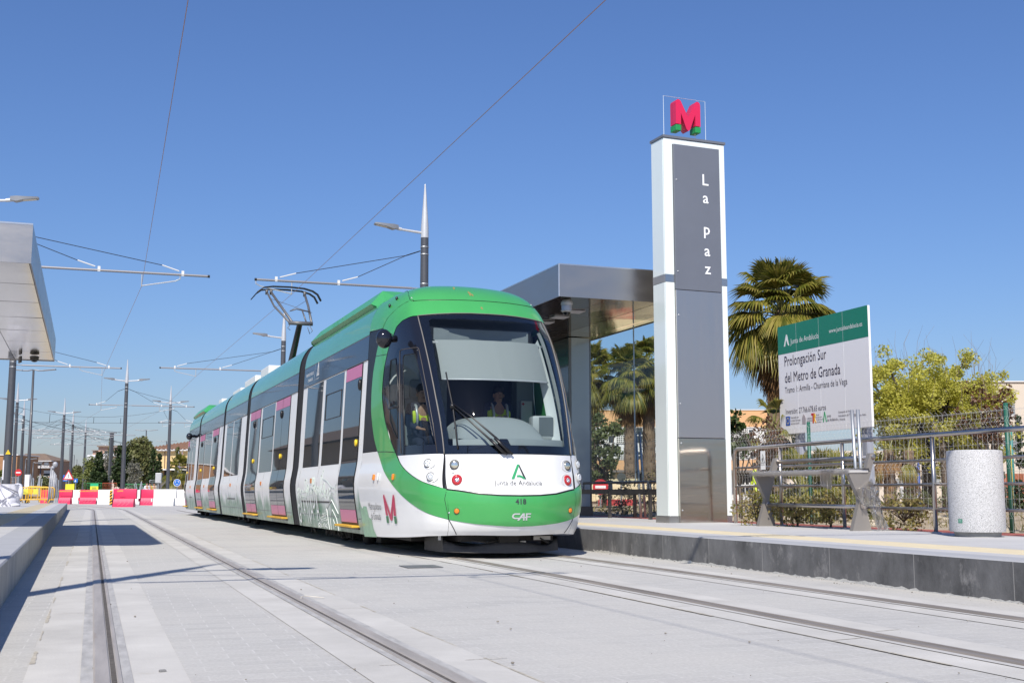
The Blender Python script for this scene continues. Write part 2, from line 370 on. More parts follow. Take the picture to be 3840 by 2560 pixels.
for i in range(110):
    y = 4.5+22*rnd.random()**1.8; x = -.7+7.2*rnd.random(); r = .003+.007*rnd.random()**3
    mb.ell((x, y, .008+r*.4), (r, r*(.7+.6*rnd.random()), r*.6), 5, 4)
for i in range(110):
    y = 6+12*rnd.random(); r = .003+.006*rnd.random()**3; mb.ell((edge_right(y)-.02-.25*rnd.random()**2, y, .004+r*.4), (r, r, r*.6), 5, 4)
o = mb.build('loose_gravel', M('gravel_bits', (.22, .20, .17), .95, var=.4, vs=8)); o['kind'] = 'stuff'

# pale cord lying over the rail of the empty track
mb = MB(); mb.tube([(1.44, 9.60, .02), (1.45, 9.66, .03), (1.48, 9.70, .032), (1.53, 9.71, .026), (1.59, 9.69, .02), (1.64, 9.70, .012)], .0035, 5)
tag(mb.build('cord', M('cream_cord', (.62, .58, .50), .8)), 'short cream cord lying across the rail of the empty track', 'cord')
mb = MB(); mb.box((.25, 6.03, .009), (.032, .022, .012), .3, bev=.003); tag(mb.build('concrete_chip', M('chip_grey', (.2, .2, .2), .9)), 'small dark chip on the pale paving between the rails', 'chip')
# drain cover near the tram
mb = MB(); mb.span((3.20, 13.3, .004), (3.62, 13.75, .010))
dc = mb.build('drain_cover', M('cast_iron', (.20, .20, .21), .6, .6, var=.2, vs=20)); tag(dc, 'flat grey drain cover in the paving beside the tram shadow', 'drain cover')

# platforms
def platform(name, ef, sgn, wid, y0, y1, face):
    ys = [y0]+[y for y in frange(math.ceil(y0), y1, int(y1-math.ceil(y0)))]; H = .33
    mb = MB(); P = []
    for y in ys:
        e = ef(y); P.append([(e, y, -.02), (e, y, H-.012), (e+sgn*.012, y, H), (e+sgn*.34, y, H)])
    mb.grid([[p for p in r[:2]] for r in P])
    for y in (y0, y1): mb.add([(ef(y), y, -.02), (ef(y)+sgn*wid, y, -.02), (ef(y)+sgn*wid, y, H-.004), (ef(y), y, H-.004)], [(0, 1, 2, 3)])
    o = mb.build(name+'_face', face); o['kind'] = 'structure'
    mb = MB(); mb.grid([[r[1], r[2], r[3]] for r in P]); o = mb.build(name+'_edge', PEDGE); o['kind'] = 'structure'
    mb = MB(); mb.grid([[(r[0][0]+sgn*.34, r[0][1], H), (r[0][0]+sgn*.65, r[0][1], H)] for r in P]); mb.grid([[(r[0][0]+sgn*1.24, r[0][1], H), (r[0][0]+sgn*wid, r[0][1], H)] for r in P])
    o = mb.build(name, PTOP); o['kind'] = 'structure'
    mb = MB(); mb.grid([[(r[0][0]+sgn*.65, r[0][1], H-.0), (r[0][0]+sgn*1.24, r[0][1], H-.0)] for r in P])
    n = 14
    for i in range(n):
        a = .66+.575*i/n
        mb.grid([[(r[0][0]+sgn*a, r[0][1], H), (r[0][0]+sgn*(a+.01), r[0][1], H+.006), (r[0][0]+sgn*(a+.022), r[0][1], H+.006), (r[0][0]+sgn*(a+.03), r[0][1], H)] for r in P])
    o = mb.build('tactile_paving', TACT); o['kind'] = 'structure'
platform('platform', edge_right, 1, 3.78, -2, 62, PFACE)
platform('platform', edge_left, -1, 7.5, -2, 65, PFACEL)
# joints in the dark platform face and in the slabs
mb = MB(); y = 5.1
JL = M('pale_joint', (.24, .235, .23), .9)
while y < 17:
    mb.span((6.7085, y-.004, 0), (6.712, y+.004, .318)); y += 1.22+.1*rnd.random()
o = mb.build('platform_face_joints', JL); o['kind'] = 'structure'
# dusty cement splashes along the foot of the dark face
mb = MB()
ys = frange(5, 17, 240)
mb.grid([[(6.708, y, 0), (6.7075, y, .008+.02*rnd.random()**2+.015*max(0, math.sin(y*2.1)))] for y in ys])
o = mb.build('cement_dust', M('cement_dust', (.50, .49, .46), .95, var=.2, vs=20)); o['kind'] = 'stuff'
# red path and soil behind the right platform
mb = MB(); mb.add([(10.49, -2, .325), (11.75, -2, .325), (9.9, 62, .325), (8.95, 62, .325)], [(0, 1, 2, 3)]); struct('red_path', mb, REDP)
mb = MB()
GX = 46; GY = 70
def soil(x, y): return .30+.05*math.sin(x*1.7+y*.6)*math.sin(y*.9)+.03*math.sin(x*5+y*3.1)
P = []
for i in range(GY+1):
    y = -2+92*i/GY; x0 = 11.75-1.85*(y+2)/64
    P.append([(x0+(75-x0)*(j/GX)**1.7, y, soil(x0+(75-x0)*(j/GX)**1.7, y) if j > 0 else .322) for j in range(GX+1)])
mb.grid(P); struct('soil', mb, DIRT, True)
mb = MB()
for i in range(700):
    y = 8+38*rnd.random(); x = 11.9-.029*(y+2)+12*rnd.random()**1.6; r = .02+.09*rnd.random()**3
    mb.ell((x, y, soil(x, y)+r*.2), (r, r*(.7+.6*rnd.random()), r*.6), 6, 4)
o = mb.build('stones', M('pale_stones', (.42, .36, .27), .95, var=.3, vs=4)); o['kind'] = 'stuff'
# ------------------------------------------------------------------ the tram
PAINT_W = M('tram_white_paint', (.78, .78, .77), .28, coat=.5, var=.03, vs=2, dirt=((.60, .57, .50), 2.6, .66))
PAINT_G = M('tram_green_paint', (.055, .33, .085), .3, coat=.5, var=.035, vs=2.5, dirt=((.09, .33, .12), 9, .70))
PAINT_GR = M('tram_green_sky_tinted', (.055, .30, .125), .34, coat=.75, var=.05, vs=1.5, dirt=((.12, .30, .15), 3, .66))  # same green, made bluer to paint in the reflected sky
GLOSSB = M('black_gloss_panel', (.010, .011, .016), .08, coat=.3)
BANDM = M('dark_cantrail_glass', (.012, .014, .022), .06, spec=.38, rvar=.02, vs=1.2)
WING = M('tinted_side_glass', (.030, .040, .050), .02, spec=.55, bump=.012, bs=1.6)
GASK = M('door_gasket', (.02, .018, .018), .5)
PINK = M('pink_door_film', (.54, .15, .28), .3, spec=.3)
GREYIN = M('cab_lining_grey', (.50, .54, .54), .55, var=.03, vs=3)
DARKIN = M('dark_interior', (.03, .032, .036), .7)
GLASSW = glass('windscreen_glass', (.80, .85, .85), 1.0, 1.45)
CHROME = M('lamp_reflector', (.85, .85, .85), .12, 1.)
LENS = M('lamp_lens', (.62, .64, .64), .08, coat=1.)
AMBER = M('amber_lens', (.75, .22, .01), .12, coat=1.)
REDL = M('red_lens', (.45, .02, .02), .12, coat=1.)

def mural_mat():
    m = bpy.data.materials.new('white_side_with_green_mural'); m.use_nodes = True; n = m.node_tree.nodes; L = m.node_tree.links; b = n['Principled BSDF']
    b.inputs['Roughness'].default_value = .42; b.inputs['Specular IOR Level'].default_value = .3; b.inputs['Coat Weight'].default_value = .12
    tc = n.new('ShaderNodeTexCoord'); sp = n.new('ShaderNodeSeparateXYZ'); L.new(tc.outputs['Object'], sp.inputs[0])
    mp = n.new('ShaderNodeMapping'); mp.inputs['Scale'].default_value = (0, 1, .15); L.new(tc.outputs['Object'], mp.inputs[0])
    t = n.new('ShaderNodeTexNoise'); t.inputs['Scale'].default_value = 1.5; t.inputs['Detail'].default_value = 7; t.inputs['Roughness'].default_value = .7; L.new(mp.outputs[0], t.inputs['Vector'])
    a = n.new('ShaderNodeMath'); a.operation = 'MULTIPLY_ADD'; a.inputs[1].default_value = 1.0; a.inputs[2].default_value = .30; L.new(t.outputs['Fac'], a.inputs[0])
    d = n.new('ShaderNodeMath'); d.operation = 'SUBTRACT'; L.new(a.outputs[0], d.inputs[0]); L.new(sp.outputs[2], d.inputs[1])
    r = n.new('ShaderNodeMapRange'); r.inputs[1].default_value = -.02; r.inputs[2].default_value = .22; L.new(d.outputs[0], r.inputs[0])
    t2 = n.new('ShaderNodeTexNoise'); t2.inputs['Scale'].default_value = 4; t2.inputs['Detail'].default_value = 5; L.new(tc.outputs['Object'], t2.inputs['Vector'])
    r2 = n.new('ShaderNodeMapRange'); r2.inputs[1].default_value = .3; r2.inputs[2].default_value = .65; r2.inputs[3].default_value = .6; r2.inputs[4].default_value = .9; L.new(t2.outputs['Fac'], r2.inputs[0])
    k = n.new('ShaderNodeMath'); k.operation = 'MULTIPLY'; L.new(r.outputs[0], k.inputs[0]); L.new(r2.outputs[0], k.inputs[1])
    mx = n.new('ShaderNodeMix'); mx.data_type = 'RGBA'; mx.inputs[6].default_value = (.76, .76, .75, 1); mx.inputs[7].default_value = (.075, .205, .12, 1); L.new(k.outputs[0], mx.inputs[0])
    # road dirt at the very bottom
    r3 = n.new('ShaderNodeMapRange'); r3.inputs[1].default_value = .36; r3.inputs[2].default_value = .20; r3.inputs[4].default_value = .55; L.new(sp.outputs[2], r3.inputs[0])
    k3 = n.new('ShaderNodeMath'); k3.operation = 'MULTIPLY'; L.new(r3.outputs[0], k3.inputs[0]); L.new(t2.outputs['Fac'], k3.inputs[1])
    m3 = n.new('ShaderNodeMix'); m3.data_type = 'RGBA'; L.new(k3.outputs[0], m3.inputs[0]); L.new(mx.outputs[2], m3.inputs[6]); m3.inputs[7].default_value = (.30, .26, .18, 1)
    L.new(m3.outputs[2], b.inputs['Base Color']); return m
MURAL = mural_mat()

TR = thing('tram', 'low green and white tram of five cars standing at the platform, pantograph raised', 'tram', (4.9665, 14.45, 0), math.atan(.03))
WZ = pchip([(.15, 1.29), (.5, 1.35), (1.0, 1.41), (1.35, 1.36), (2.0, 1.33), (2.86, 1.29), (3.25, 1.27), (3.45, 1.24), (3.6, 1.18), (3.72, 1.10), (3.82, .98), (3.9, .80), (3.95, .55), (3.97, .3), (3.976, 0)])
V0 = pchip([(.15, .25), (.3, .16), (.38, .08), (.5, .02), (.7, 0), (.85, .02), (.95, .07), (1.1, .10), (1.36, .14), (1.8, .28), (2.2, .46), (2.6, .70), (3.0, 1.0), (3.33, 1.36), (3.45, 1.49), (3.6, 1.67), (3.72, 1.84), (3.82, 2.03), (3.9, 2.25), (3.95, 2.48), (3.97, 2.7), (3.976, 2.85)])
UVT = [(0, 0, 0), (.14, .184, .008), (.28, .368, .032), (.39, .515, .066), (.47, .625, .1), (.505, .67, .117), (.57, .757, .16), (.62, .81, .205), (.67, .846, .265), (.79, .919, .45), (.90, .97, .70), (1, 1, 1)]
US = pchip([(a, b) for a, b, c in UVT]); VS = pchip([(a, c) for a, b, c in UVT]); VE = 3.2
def nose0(s, z):
    a = abs(s); b = V0(z); return Vector((math.copysign(1, s)*WZ(z)*US(a), b+(VE-b)*VS(a), z))
def nose(s, z, off=0.):
    p = nose0(s, z)
    if not off: return p
    e = .004; z = min(z, 3.95)
    du = nose0(s+e, z)-nose0(s-e, z); dz = nose0(s, z+e)-nose0(s, z-e); n = du.cross(dz); n.normalize(); return p+n*off
def nose_uz(u, z, off=0.):              # on the front, at lateral u
    lo, hi = 0., .9; w = WZ(z)
    for _ in range(24):
        m = (lo+hi)/2
        if w*US(m) < abs(u): lo = m
        else: hi = m
    return nose(math.copysign(lo, u), z, off)
def nose_vz(v, z, off=0.):              # on the flank facing the empty track, at distance v
    lo, hi = .3, 1.; b = V0(z)
    for _ in range(24):
        m = (lo+hi)/2
        if b+(VE-b)*VS(m) < v: lo = m
        else: hi = m
    return nose(-lo, z, off)
def side(v, z, sg=-1, off=0.): return Vector((sg*(WZ(z)+off), v, z))
def psz(mb, ss, zl, zh, nz, off=0., mir=False):
    for sg in ((1, -1) if mir else (1,)):
        P = [[nose(sg*s, zl(s)+(zh(s)-zl(s))*j/nz, off) for j in range(nz+1)] for s in ss]
        if sg < 0: P = P[::-1]
        mb.grid(P)
def pzs(mb, zs, slo, shi, ns, off=0., mir=True, hole=None):
    for sg in ((-1, 1) if mir else (1,)):
        Q = [[(slo(z)+(shi(z)-slo(z))*j/ns, z) for j in range(ns+1)] for z in zs]
        P = [[nose(sg*a, b, off) for a, b in r] for r in Q]
        keep = None
        if hole:
            def keep(i, j):
                a = (Q[i][j][0]+Q[i+1][j+1][0])/2; b = (Q[i][j][1]+Q[i+1][j+1][1])/2
                return not any(inpoly(a, b, h) for h in hole)
        if sg > 0: P = [r for r in P]
        mb.grid(P, keep)
def on_curve(mb, pts, r, off=0., mir=True, n=6, closed=False):
    for sg in ((1, -1) if mir else (1,)): mb.tube([nose(sg*s, z, off) for s, z in pts], r, n, closed=closed)

GO = [(.885, 3.264), (.915, 3.10), (.940, 2.876), (.957, 2.6), (.962, 2.327), (.960, 2.1), (.949, 1.861), (.935, 1.65), (.911, 1.442), (.869, 1.199), (.825, 1.038), (.745, .806), (.649, .645), (.564, .565), (.485, .516)]
GI = [(.800, 3.109), (.835, 2.99), (.858, 2.85), (.880, 2.65), (.890, 2.45), (.893, 2.286), (.876, 1.934), (.838, 1.597), (.807, 1.416), (.767, 1.251), (.693, 1.101), (.614, 1.002), (.54, .94), (.50, .915), (.478, .900)]
def resamp(P, n):
    P = np.array(P); d = np.r_[0, np.cumsum(np.hypot(*np.diff(P, axis=0).T))]; fx = pchip(list(zip(d, P[:, 0]))); fy = pchip(list(zip(d, P[:, 1])))
    return [(fx(t), fy(t)) for t in np.linspace(0, d[-1], n)]
GO_s = pchip([(z, s) for s, z in GO[:9]][::-1]); GO_z = pchip([(s, z) for s, z in GO[8:]][::-1])
GI_s = pchip([(1.36, .797), (1.416, .807), (1.597, .838), (1.934, .876), (2.286, .893), (2.45, .890), (2.65, .880), (2.85, .858), (2.99, .835), (3.109, .80), (3.228, .765), (3.302, .705), (3.345, .60)])
WS_s = pchip([(1.354, .495), (1.727, .508), (2.136, .527), (2.612, .545), (2.995, .558), (3.34, .562)])
WST = lerp([(0, 3.374), (.14, 3.374), (.28, 3.368), (.41, 3.358), (.56, 3.338)])
SEAM = lerp([(.324, .430), (.516, .484), (.774, .498), (.899, .478), (1.173, .487), (1.354, .495)])
PB = lerp([(0, .820), (.15, .824), (.29, .843), (.42, .885), (.478, .900)])
GB = lerp([(0, .428), (.1, .432), (.19, .443), (.319, .462), (.40, .485), (.485, .516)])
BOT = lerp([(0, .306), (.1, .308), (.3, .314), (.43, .312), (.60, .295), (.732, .265), (.9, .232), (1., .225)])

# cab shell: white flank panels and lower skirt, closed behind by a dark liner
mb = MB()
psz(mb, frange(.485, 1, 60), BOT, lambda s: GO_z(s)-.004 if s < .911 else 1.448, 26, 0, True)
psz(mb, frange(-.483, .483, 80), lambda s: BOT(abs(s)), lambda s: GB(abs(s))-.003, 10)
zi = pchip([(.490, .905), (.54, .945), (.614, 1.005), (.693, 1.105), (.767, 1.255), (.800, 1.40)])
psz(mb, frange(.4995, .798, 46), lambda s: zi(s)+.004, lambda s: 1.358+.05*(s-.5)/.3, 16, 0, True)
cab = mb.build('cab_shell', PAINT_W, TR, True)
mb = MB()                               # folded-under lip
for sgn in (1,):
    P = [[nose(s, BOT(abs(s))), nose(s, BOT(abs(s)), -.03)-Vector((0, 0, .012)), nose(s, BOT(abs(s)), -.16)-Vector((0, 0, .01))] for s in frange(-1, 1, 150)]
    mb.grid(P)
mb.build('skirt_lip', PAINT_W, cab, True)
mb = MB(); psz(mb, frange(-1, 1, 110), lambda s: BOT(abs(s))+.01, lambda s: 1.36, 22, -.02); mb.build('liner', BLACK, cab, True)
# seams
mb = MB()
for sg in (1, -1): mb.tube([nose(sg*SEAM(z), z, .001) for z in frange(.324, 1.354, 40)], .006, 5)
mb.tube([nose(s, PB(abs(s))-.004, -.004) for s in frange(-.478, .478, 60)], .011, 5)
mb.build('panel_gap', BLACK, cab, True)
# front white panel
mb = MB(); psz(mb, frange(-1, 1, 90), lambda s: 0, lambda s: 1, 1) if False else None
P = []
for j in frange(0, 1, 24):
    row = []
    for k in frange(-1, 1, 90):
        z = PB(abs(k)*.478)+.008; z = z+(1.352-z)*j; s = k*(SEAM(max(z, .9))-.006); row.append(nose(s, z, .004))
    P.append(row)
mb.grid(P); fp = mb.build('front_panel', PAINT_W, TR, True)
# green arch that runs over the cab flank and round the bumper
A = resamp(GO, 90); B = resamp(GI, 90); mb = MB()
for sg in (1, -1):
    P = [[nose(sg*(a[0]+(b[0]-a[0])*j/14), a[1]+(b[1]-a[1])*j/14, .006) for j in range(15)] for a, b in zip(A, B)]
    mb.grid(P if sg < 0 else [r[::-1] for r in P])
arch = mb.build('green_arch', PAINT_G, TR, True)
mb = MB()
psz(mb, frange(-.48, .48, 90), lambda s: GB(abs(s)), lambda s: PB(abs(s))-.012, 26, .008)
bump = mb.build('bumper', PAINT_G, TR, True)
# black flank panels
mb = MB()
pzs(mb, frange(1.456, 3.285, 60), lambda z: GO_s(min(z, 3.264))+.002, lambda z: 1.0, 10, .001)
mb.build('flank_panel', M('satin_black_panel', (.012, .012, .014), .35, spec=.25), TR, True)
# green front roof (dome)
ZL = lerp([(0, 3.378), (.14, 3.378), (.28, 3.372), (.41, 3.362), (.56, 3.345), (.60, 3.347), (.64, 3.335), (.705, 3.304), (.765, 3.23), (.80, 3.113), (.84, 3.185), (.885, 3.267), (1, 3.297)])
mb = MB(); SSX = frange(-1, 1, 160); nz = 34
mb.grid([[nose(s, ZL(abs(s))+(3.9755-ZL(abs(s)))*(1-(1-j/nz)**1.9), .006) for j in range(nz+1)] for s in SSX])
dome = mb.build('front_roof', PAINT_G, TR, True)
mb = MB()                               # seams of the roof and its hatch
on_curve(mb, [(.885, 3.266), (.868, 3.33), (.849, 3.397), (.80, 3.47), (.738, 3.546), (.66, 3.60), (.60, 3.615), (.59, 3.605)], .004, .006)
mb.tube([nose(s, 3.597+.012*(1-(s/.6)**2), .007) for s in frange(-.60, .60, 50)], .006, 5)
on_curve(mb, [(.60, 3.60), (.63, 3.62), (.66, 3.70), (.72, 3.80), (.80, 3.86), (.86, 3.875)], .005, .007)
on_curve(mb, [(.80, 3.109), (.84, 3.185), (.885, 3.267), (1, 3.297)], .005, .007)
on_curve(mb, [(.858, 2.85), (.90, 2.862), (.942, 2.876)], .004, .007); on_curve(mb, [(.805, 1.41), (.86, 1.432), (.911, 1.442)], .005, .007)
mb.build('roof_seam', BLACK, dome, True)
mb = MB()
for s, z in ((-.80, 3.70), (-.845, 3.60)): q = nose(s, z, .02); mb.ell(q, (.022, .022, .03), 10, 6)
mb.build('roof_stud', BLACK, dome, True)
mb = MB()
for sg in (-1, 1): mb.ell(nose(sg*.62, 3.66, .004), (.016, .016, .012), 8, 5)
mb.build('hatch_screw', GALV, dome, True)
mb = MB()                               # bird droppings / scuffs
for s, z, r in ((-.07, 3.74, .05), (-.05, 3.72, .03), (-.02, 3.48, .028), (-.22, 3.86, .04)):
    ring = [nose(s+r*.35*math.cos(t)*(.6+.6*rnd.random()), z+r*math.sin(t)*(.6+.6*rnd.random()), .008) for t in frange(0, 2*math.pi, 11)[:-1]]
    mb.add(ring, [tuple(range(len(ring)))])
mb.build('stain', M('olive_stain', (.22, .20, .07), .9), dome)

# windscreen: one curved pane, black printed border, wiper, and what stands behind it
CLEAR = [(-.463, 1.473), (-.155, 1.473), (-.148, 1.478), (-.128, 1.55), (-.118, 1.556), (-.075, 1.556), (-.066, 1.55), (-.05, 1.478), (-.043, 1.473), (.425, 1.473), (.432, 1.48), (.475, 2.2), (.497, 2.95), (.492, 3.26), (.47, 3.285), (-.47, 3.285), (-.492, 3.26), (-.505, 2.95), (-.50, 2.43), (-.485, 2.0), (-.467, 1.48)]
def ws_grid(nu, nzz, off, keep=None):
    Q = []
    for j in range(nzz+1):
        row = []
        for i in range(nu+1):
            k = -1+2*i/nu; zt = WST(abs(k)*.56); z = 1.362+(zt-1.362)*j/nzz; row.append((k*(WS_s(z)-.004), z))
        Q.append(row)
    m = MB(); m.grid([[nose(a, b, off) for a, b in r] for r in Q], (lambda i, j: keep((Q[i][j][0]+Q[i+1][j+1][0])/2, (Q[i][j][1]+Q[i+1][j+1][1])/2)) if keep else None); return m
wsc = ws_grid(70, 60, .008).build('windscreen', GLASSW, TR, True)
ws_grid(190, 220, .001, lambda a, b: not inpoly(a, b, CLEAR)).build('printed_border', GLOSSB, wsc, True)
mb = MB(); pts = [(-WS_s(z), z) for z in frange(1.355, 3.334, 50)]
mb.tube([nose(s, z, .010) for s, z in pts], .009, 6); mb.tube([nose(-s, z, .010) for s, z in pts], .009, 6)
mb.tube([nose(s, WST(abs(s))+.004, .010) for s in frange(-.562, .562, 60)], .007, 6)
mb.build('windscreen_seal', M('grey_seal', (.16, .15, .14), .5), wsc, True)
# wiper
def wpt(s, z, o): return nose(s, z, o)
mb = MB()
a = wpt(-.423, 1.975, .05)
mb.tube([wpt(-.085, 1.34, .05), wpt(-.20, 1.52, .075), wpt(-.33, 1.78, .075), a], [.016, .016, .011, .008], 6)
mb.tube([wpt(-.045, 1.34, .05), wpt(-.16, 1.54, .08), wpt(-.31, 1.82, .08), a+Vector((.01, 0, .03))], [.016, .016, .009, .006], 6)
mb.box(a, (.05, .04, .06))
mb.tube([wpt(-.20, 1.52, .085), wpt(-.11, 1.36, .06)], .022, 6); mb.tube([wpt(-.17, 1.54, .085), wpt(-.07, 1.36, .06)], .022, 6)
wp = mb.build('wiper', BLACK, TR, True)
mb = MB(); mb.tube([wpt(-.442, 2.456, .022), wpt(-.436, 2.25, .026), wpt(-.423, 1.975, .028), wpt(-.417, 1.70, .026), wpt(-.412, 1.416, .022)], .011, 5); mb.build('blade', RUBBER, wp, True)

# cab side window (both flanks): black surround, fixed pane, small sliding pane
HP = [(.545, 1.482), (.735, 1.490), (.744, 1.50), (.748, 2.0), (.738, 2.72), (.73, 2.765), (.72, 2.775), (.645, 2.77), (.633, 2.755), (.60, 2.3), (.56, 1.62)]
HS = [(.792, 1.60), (.812, 1.68), (.84, 1.86), (.848, 2.1), (.846, 2.45), (.832, 2.745), (.792, 2.752), (.785, 2.3)]
mb = MB(); pzs(mb, frange(1.362, 3.342, 230), lambda z: WS_s(z)+.004, lambda z: GI_s(z)-.003, 90, .001, True, [HP, HS])
cw = mb.build('cab_window_surround', GLOSSB, TR, True)
mb = MB()
for sg in (1, -1):
    zs = frange(1.48, 2.78, 30); mb.grid([[nose(sg*(.535+.02*0+(GI_s(z)-.01-.535)*j/16), z, -.004) for j in range(17)] for z in zs])
mb.build('cab_window_pane', glass('cab_side_glass', (.62, .70, .72), 1.0, 1.5), cw, True)
mb = MB(); on_curve(mb, HP, .006, .002, closed=True); on_curve(mb, HS, .008, .002, closed=True)
mb.tube([nose(-.79, 2.045, .006), nose(-.845, 2.045, .006)], .014, 6)
mb.build('pane_gasket', BLACK, cw, True)
mb = MB()                               # frame line of the hinged pane
on_curve(mb, [(.536, 1.375), (.553, 1.75), (.575, 2.2), (.592, 2.6), (.602, 2.83), (.61, 2.848), (.64, 2.855), (.74, 2.862), (.757, 2.85), (.772, 2.4), (.776, 2.0), (.775, 1.6), (.768, 1.39)], .006, .004)
mb.build('pane_frame', M('frame_brown', (.07, .06, .055), .4), cw, True)
mb = MB(); mb.box(nose(-.815, 2.11, .012), (.03, .05, .05)); mb.box(nose(-.833, 2.09, .012), (.03, .05, .05)); mb.build('latch', BLACK, cw)

# lamps in shaped recesses
def lamp(s, z, kind, r):
    c = nose(s, z, .002); e = .01
    n = (nose(s+e, z)-nose(s-e, z)).cross(nose(s, z+e)-nose(s, z-e)); n.normalize()
    fwd = (n*.6+Vector((0, -1, 0))*.4); fwd.normalize()
    R = fwd.to_track_quat('Z', 'Y').to_matrix(); Rn = n.to_track_quat('Z', 'Y').to_matrix()
    sd = 1 if s < 0 else -1
    m = MB(); P = []                    # dished recess, a soft teardrop opening to the middle of the nose
    ax = Vector((0, 0, 1)).cross(n); ax.normalize(); up = n.cross(ax)
    for k in range(33):
        t = 2*math.pi*k/32; ex = r*1.42*math.cos(t); 
        if ex*sd > 0: ex *= 1.55
        ey = r*1.36*math.sin(t); P.append([c+ax*ex*f+up*ey*f+n*(o) for f, o in ((1.0, .003), (.965, .007), (.90, .004), (.66, .002), (.3, .001))])
    m.grid(P); o = m.build('headlight', PAINT_W if True else None, TR, True)
    if kind == 'amber': o.data.materials.clear(); o.data.materials.append(PAINT_G)
    m = MB(); m.lathe([(r*1.0, -.02), (r*1.06, .010), (r*.98, .014), (r*.9, .011)], c+n*.004, 28, R); m.build('bezel', REDL if kind == 'red' else BLACK, o, True)
    f = {'white': LENS, 'clear': LENS, 'red': LENS, 'amber': AMBER, 'led': LENS}[kind]
    k = .62 if kind == 'red' else .93
    m = MB(); m.lathe([(r*k, .008), (r*k*.97, .012), (r*k*.75, .016), (r*k*.35, .019), (.001, .020)], c+n*.004, 28, R); m.build('lens', f, o, True)
    if kind in ('led', 'red', 'clear'):
        m = MB(); cnt = 4 if kind == 'led' else 9
        for q in range(cnt):
            t = 2*math.pi*q/cnt; rr = r*k*.52; m.ell(c+n*.004+R @ Vector((rr*math.cos(t), rr*math.sin(t), .016)), (r*.16,)*3, 8, 6)
        m.build('reflector', CHROME, o, True)
    if kind == 'white':
        m = MB(); m.lathe([(r*.86, .015), (r*.6, .020), (r*.3, .023), (.001, .024)], c+n*.004, 24, R); m.build('reflector', M('warm_reflector', (.85, .82, .66), .1, .9), o, True)
    if kind == 'red':
        m = MB(); m.lathe([(r*.98, .012), (r*.8, .019), (r*.62, .017)], c+n*.004, 28, R); m.build('red_ring', REDL, o, True)
    return o
for sg in (1, -1):
    lamp(sg*.430, 1.215, 'white', .062); lamp(sg*.412, 1.020, 'red', .066); lamp(sg*.583, 1.238, 'led', .055); lamp(sg*.560, 1.062, 'clear', .055); lamp(sg*.432, .624, 'amber', .036)
def marker(v, z, kind):
    p = nose_vz(v, z, .016); n = nose_vz(v, z, 1.)-nose_vz(v, z, 0); n.normalize(); R = n.to_track_quat('Z', 'Y').to_matrix()
    m = MB(); m.box(p, (.055, .085, .03) if kind == 0 else (.035, .11, .03), ax=R, bev=.01); return m.build('side_marker', AMBER if kind == 0 else LENS, TR, True)
marker(2.36, 1.075, 0); marker(2.16, 1.08, 1); marker(1.53, 1.07, 0)
mb = MB()
for s, z in ((-.497, .60), (-.455, 1.11)):
    mb.ell(nose(s+.02, z, .004), (.014, .014, .014), 8, 6)
mb.build('screw', GALV, cab, True)

# writing and marks on the nose
def put_front(mb, geo, uc, z0, off=.008, rot=0):
    v, f = geo; return mb.add([nose_uz(uc+x, z0+y, off) if abs(uc+x) > 1e-4 else nose_uz(1e-4, z0+y, off) for x, y in v], f)
INK = M('dark_lettering', (.04, .045, .05), .4)
LOGOG = M('logo_green', (.04, .33, .13), .35)
mb = MB()
put_front(mb, text_geo('Junta de Andalucía', .088, 1.0, 'CENTER', .0), 0, .952)
put_front(mb, text_geo('418', .092, 1.05, 'CENTER', .002), -.008, .712, .013)
mb.build('lettering', INK, fp)
def poly_front(mb, P, off=.009):
    bm = bmesh.new(); vs = [bm.verts.new((x, y, 0)) for x, y in P]; bm.faces.new(vs); bmesh.ops.triangulate(bm, faces=bm.faces[:])
    bm.verts.index_update(); v = [tuple(q.co[:2]) for q in bm.verts]; f = [tuple(q.index for q in t.verts) for t in bm.faces]; bm.free(); put_front(mb, (v, f), 0, 0, off)
mb = MB(); poly_front(mb, [(-.105, 1.030), (-.018, 1.222), (.014, 1.222), (-.065, 1.030)]); mb2 = mb
poly_front(mb, [(-.028, 1.082), (.010, 1.085), (.045, 1.072), (.072, 1.052), (.090, 1.030), (.060, 1.032), (.035, 1.048), (.008, 1.057), (-.028, 1.055)]); mb.build('emblem', LOGOG, fp)
mb = MB(); poly_front(mb, [(.012, 1.215), (.102, 1.030), (.092, 1.030), (.060, 1.060), (.004, 1.19)]); mb.build('emblem', INK, fp)
CAFM = M('silver_emblem', (.70, .72, .74), .3, .6)
mb = MB()
for P in ([(-.125, .560), (-.115, .585), (-.09, .597), (-.02, .597), (-.02, .580), (-.085, .580), (-.103, .568), (-.103, .552), (-.085, .542), (-.03, .542), (-.03, .525), (-.09, .525), (-.115, .536), (-.125, .550)],
          [(-.055, .505), (.015, .597), (.045, .597), (.045, .505), (.022, .505), (.022, .570), (-.028, .505)], [(-.02, .552), (.06, .552), (.06, .537), (-.02, .537)],
          [(.060, .505), (.060, .597), (.135, .597), (.132, .580), (.083, .580), (.083, .505)], [(.072, .560), (.128, .560), (.126, .545), (.072, .545)]):
    poly_front(mb, P, .014)
mb.build('emblem', CAFM, bump)
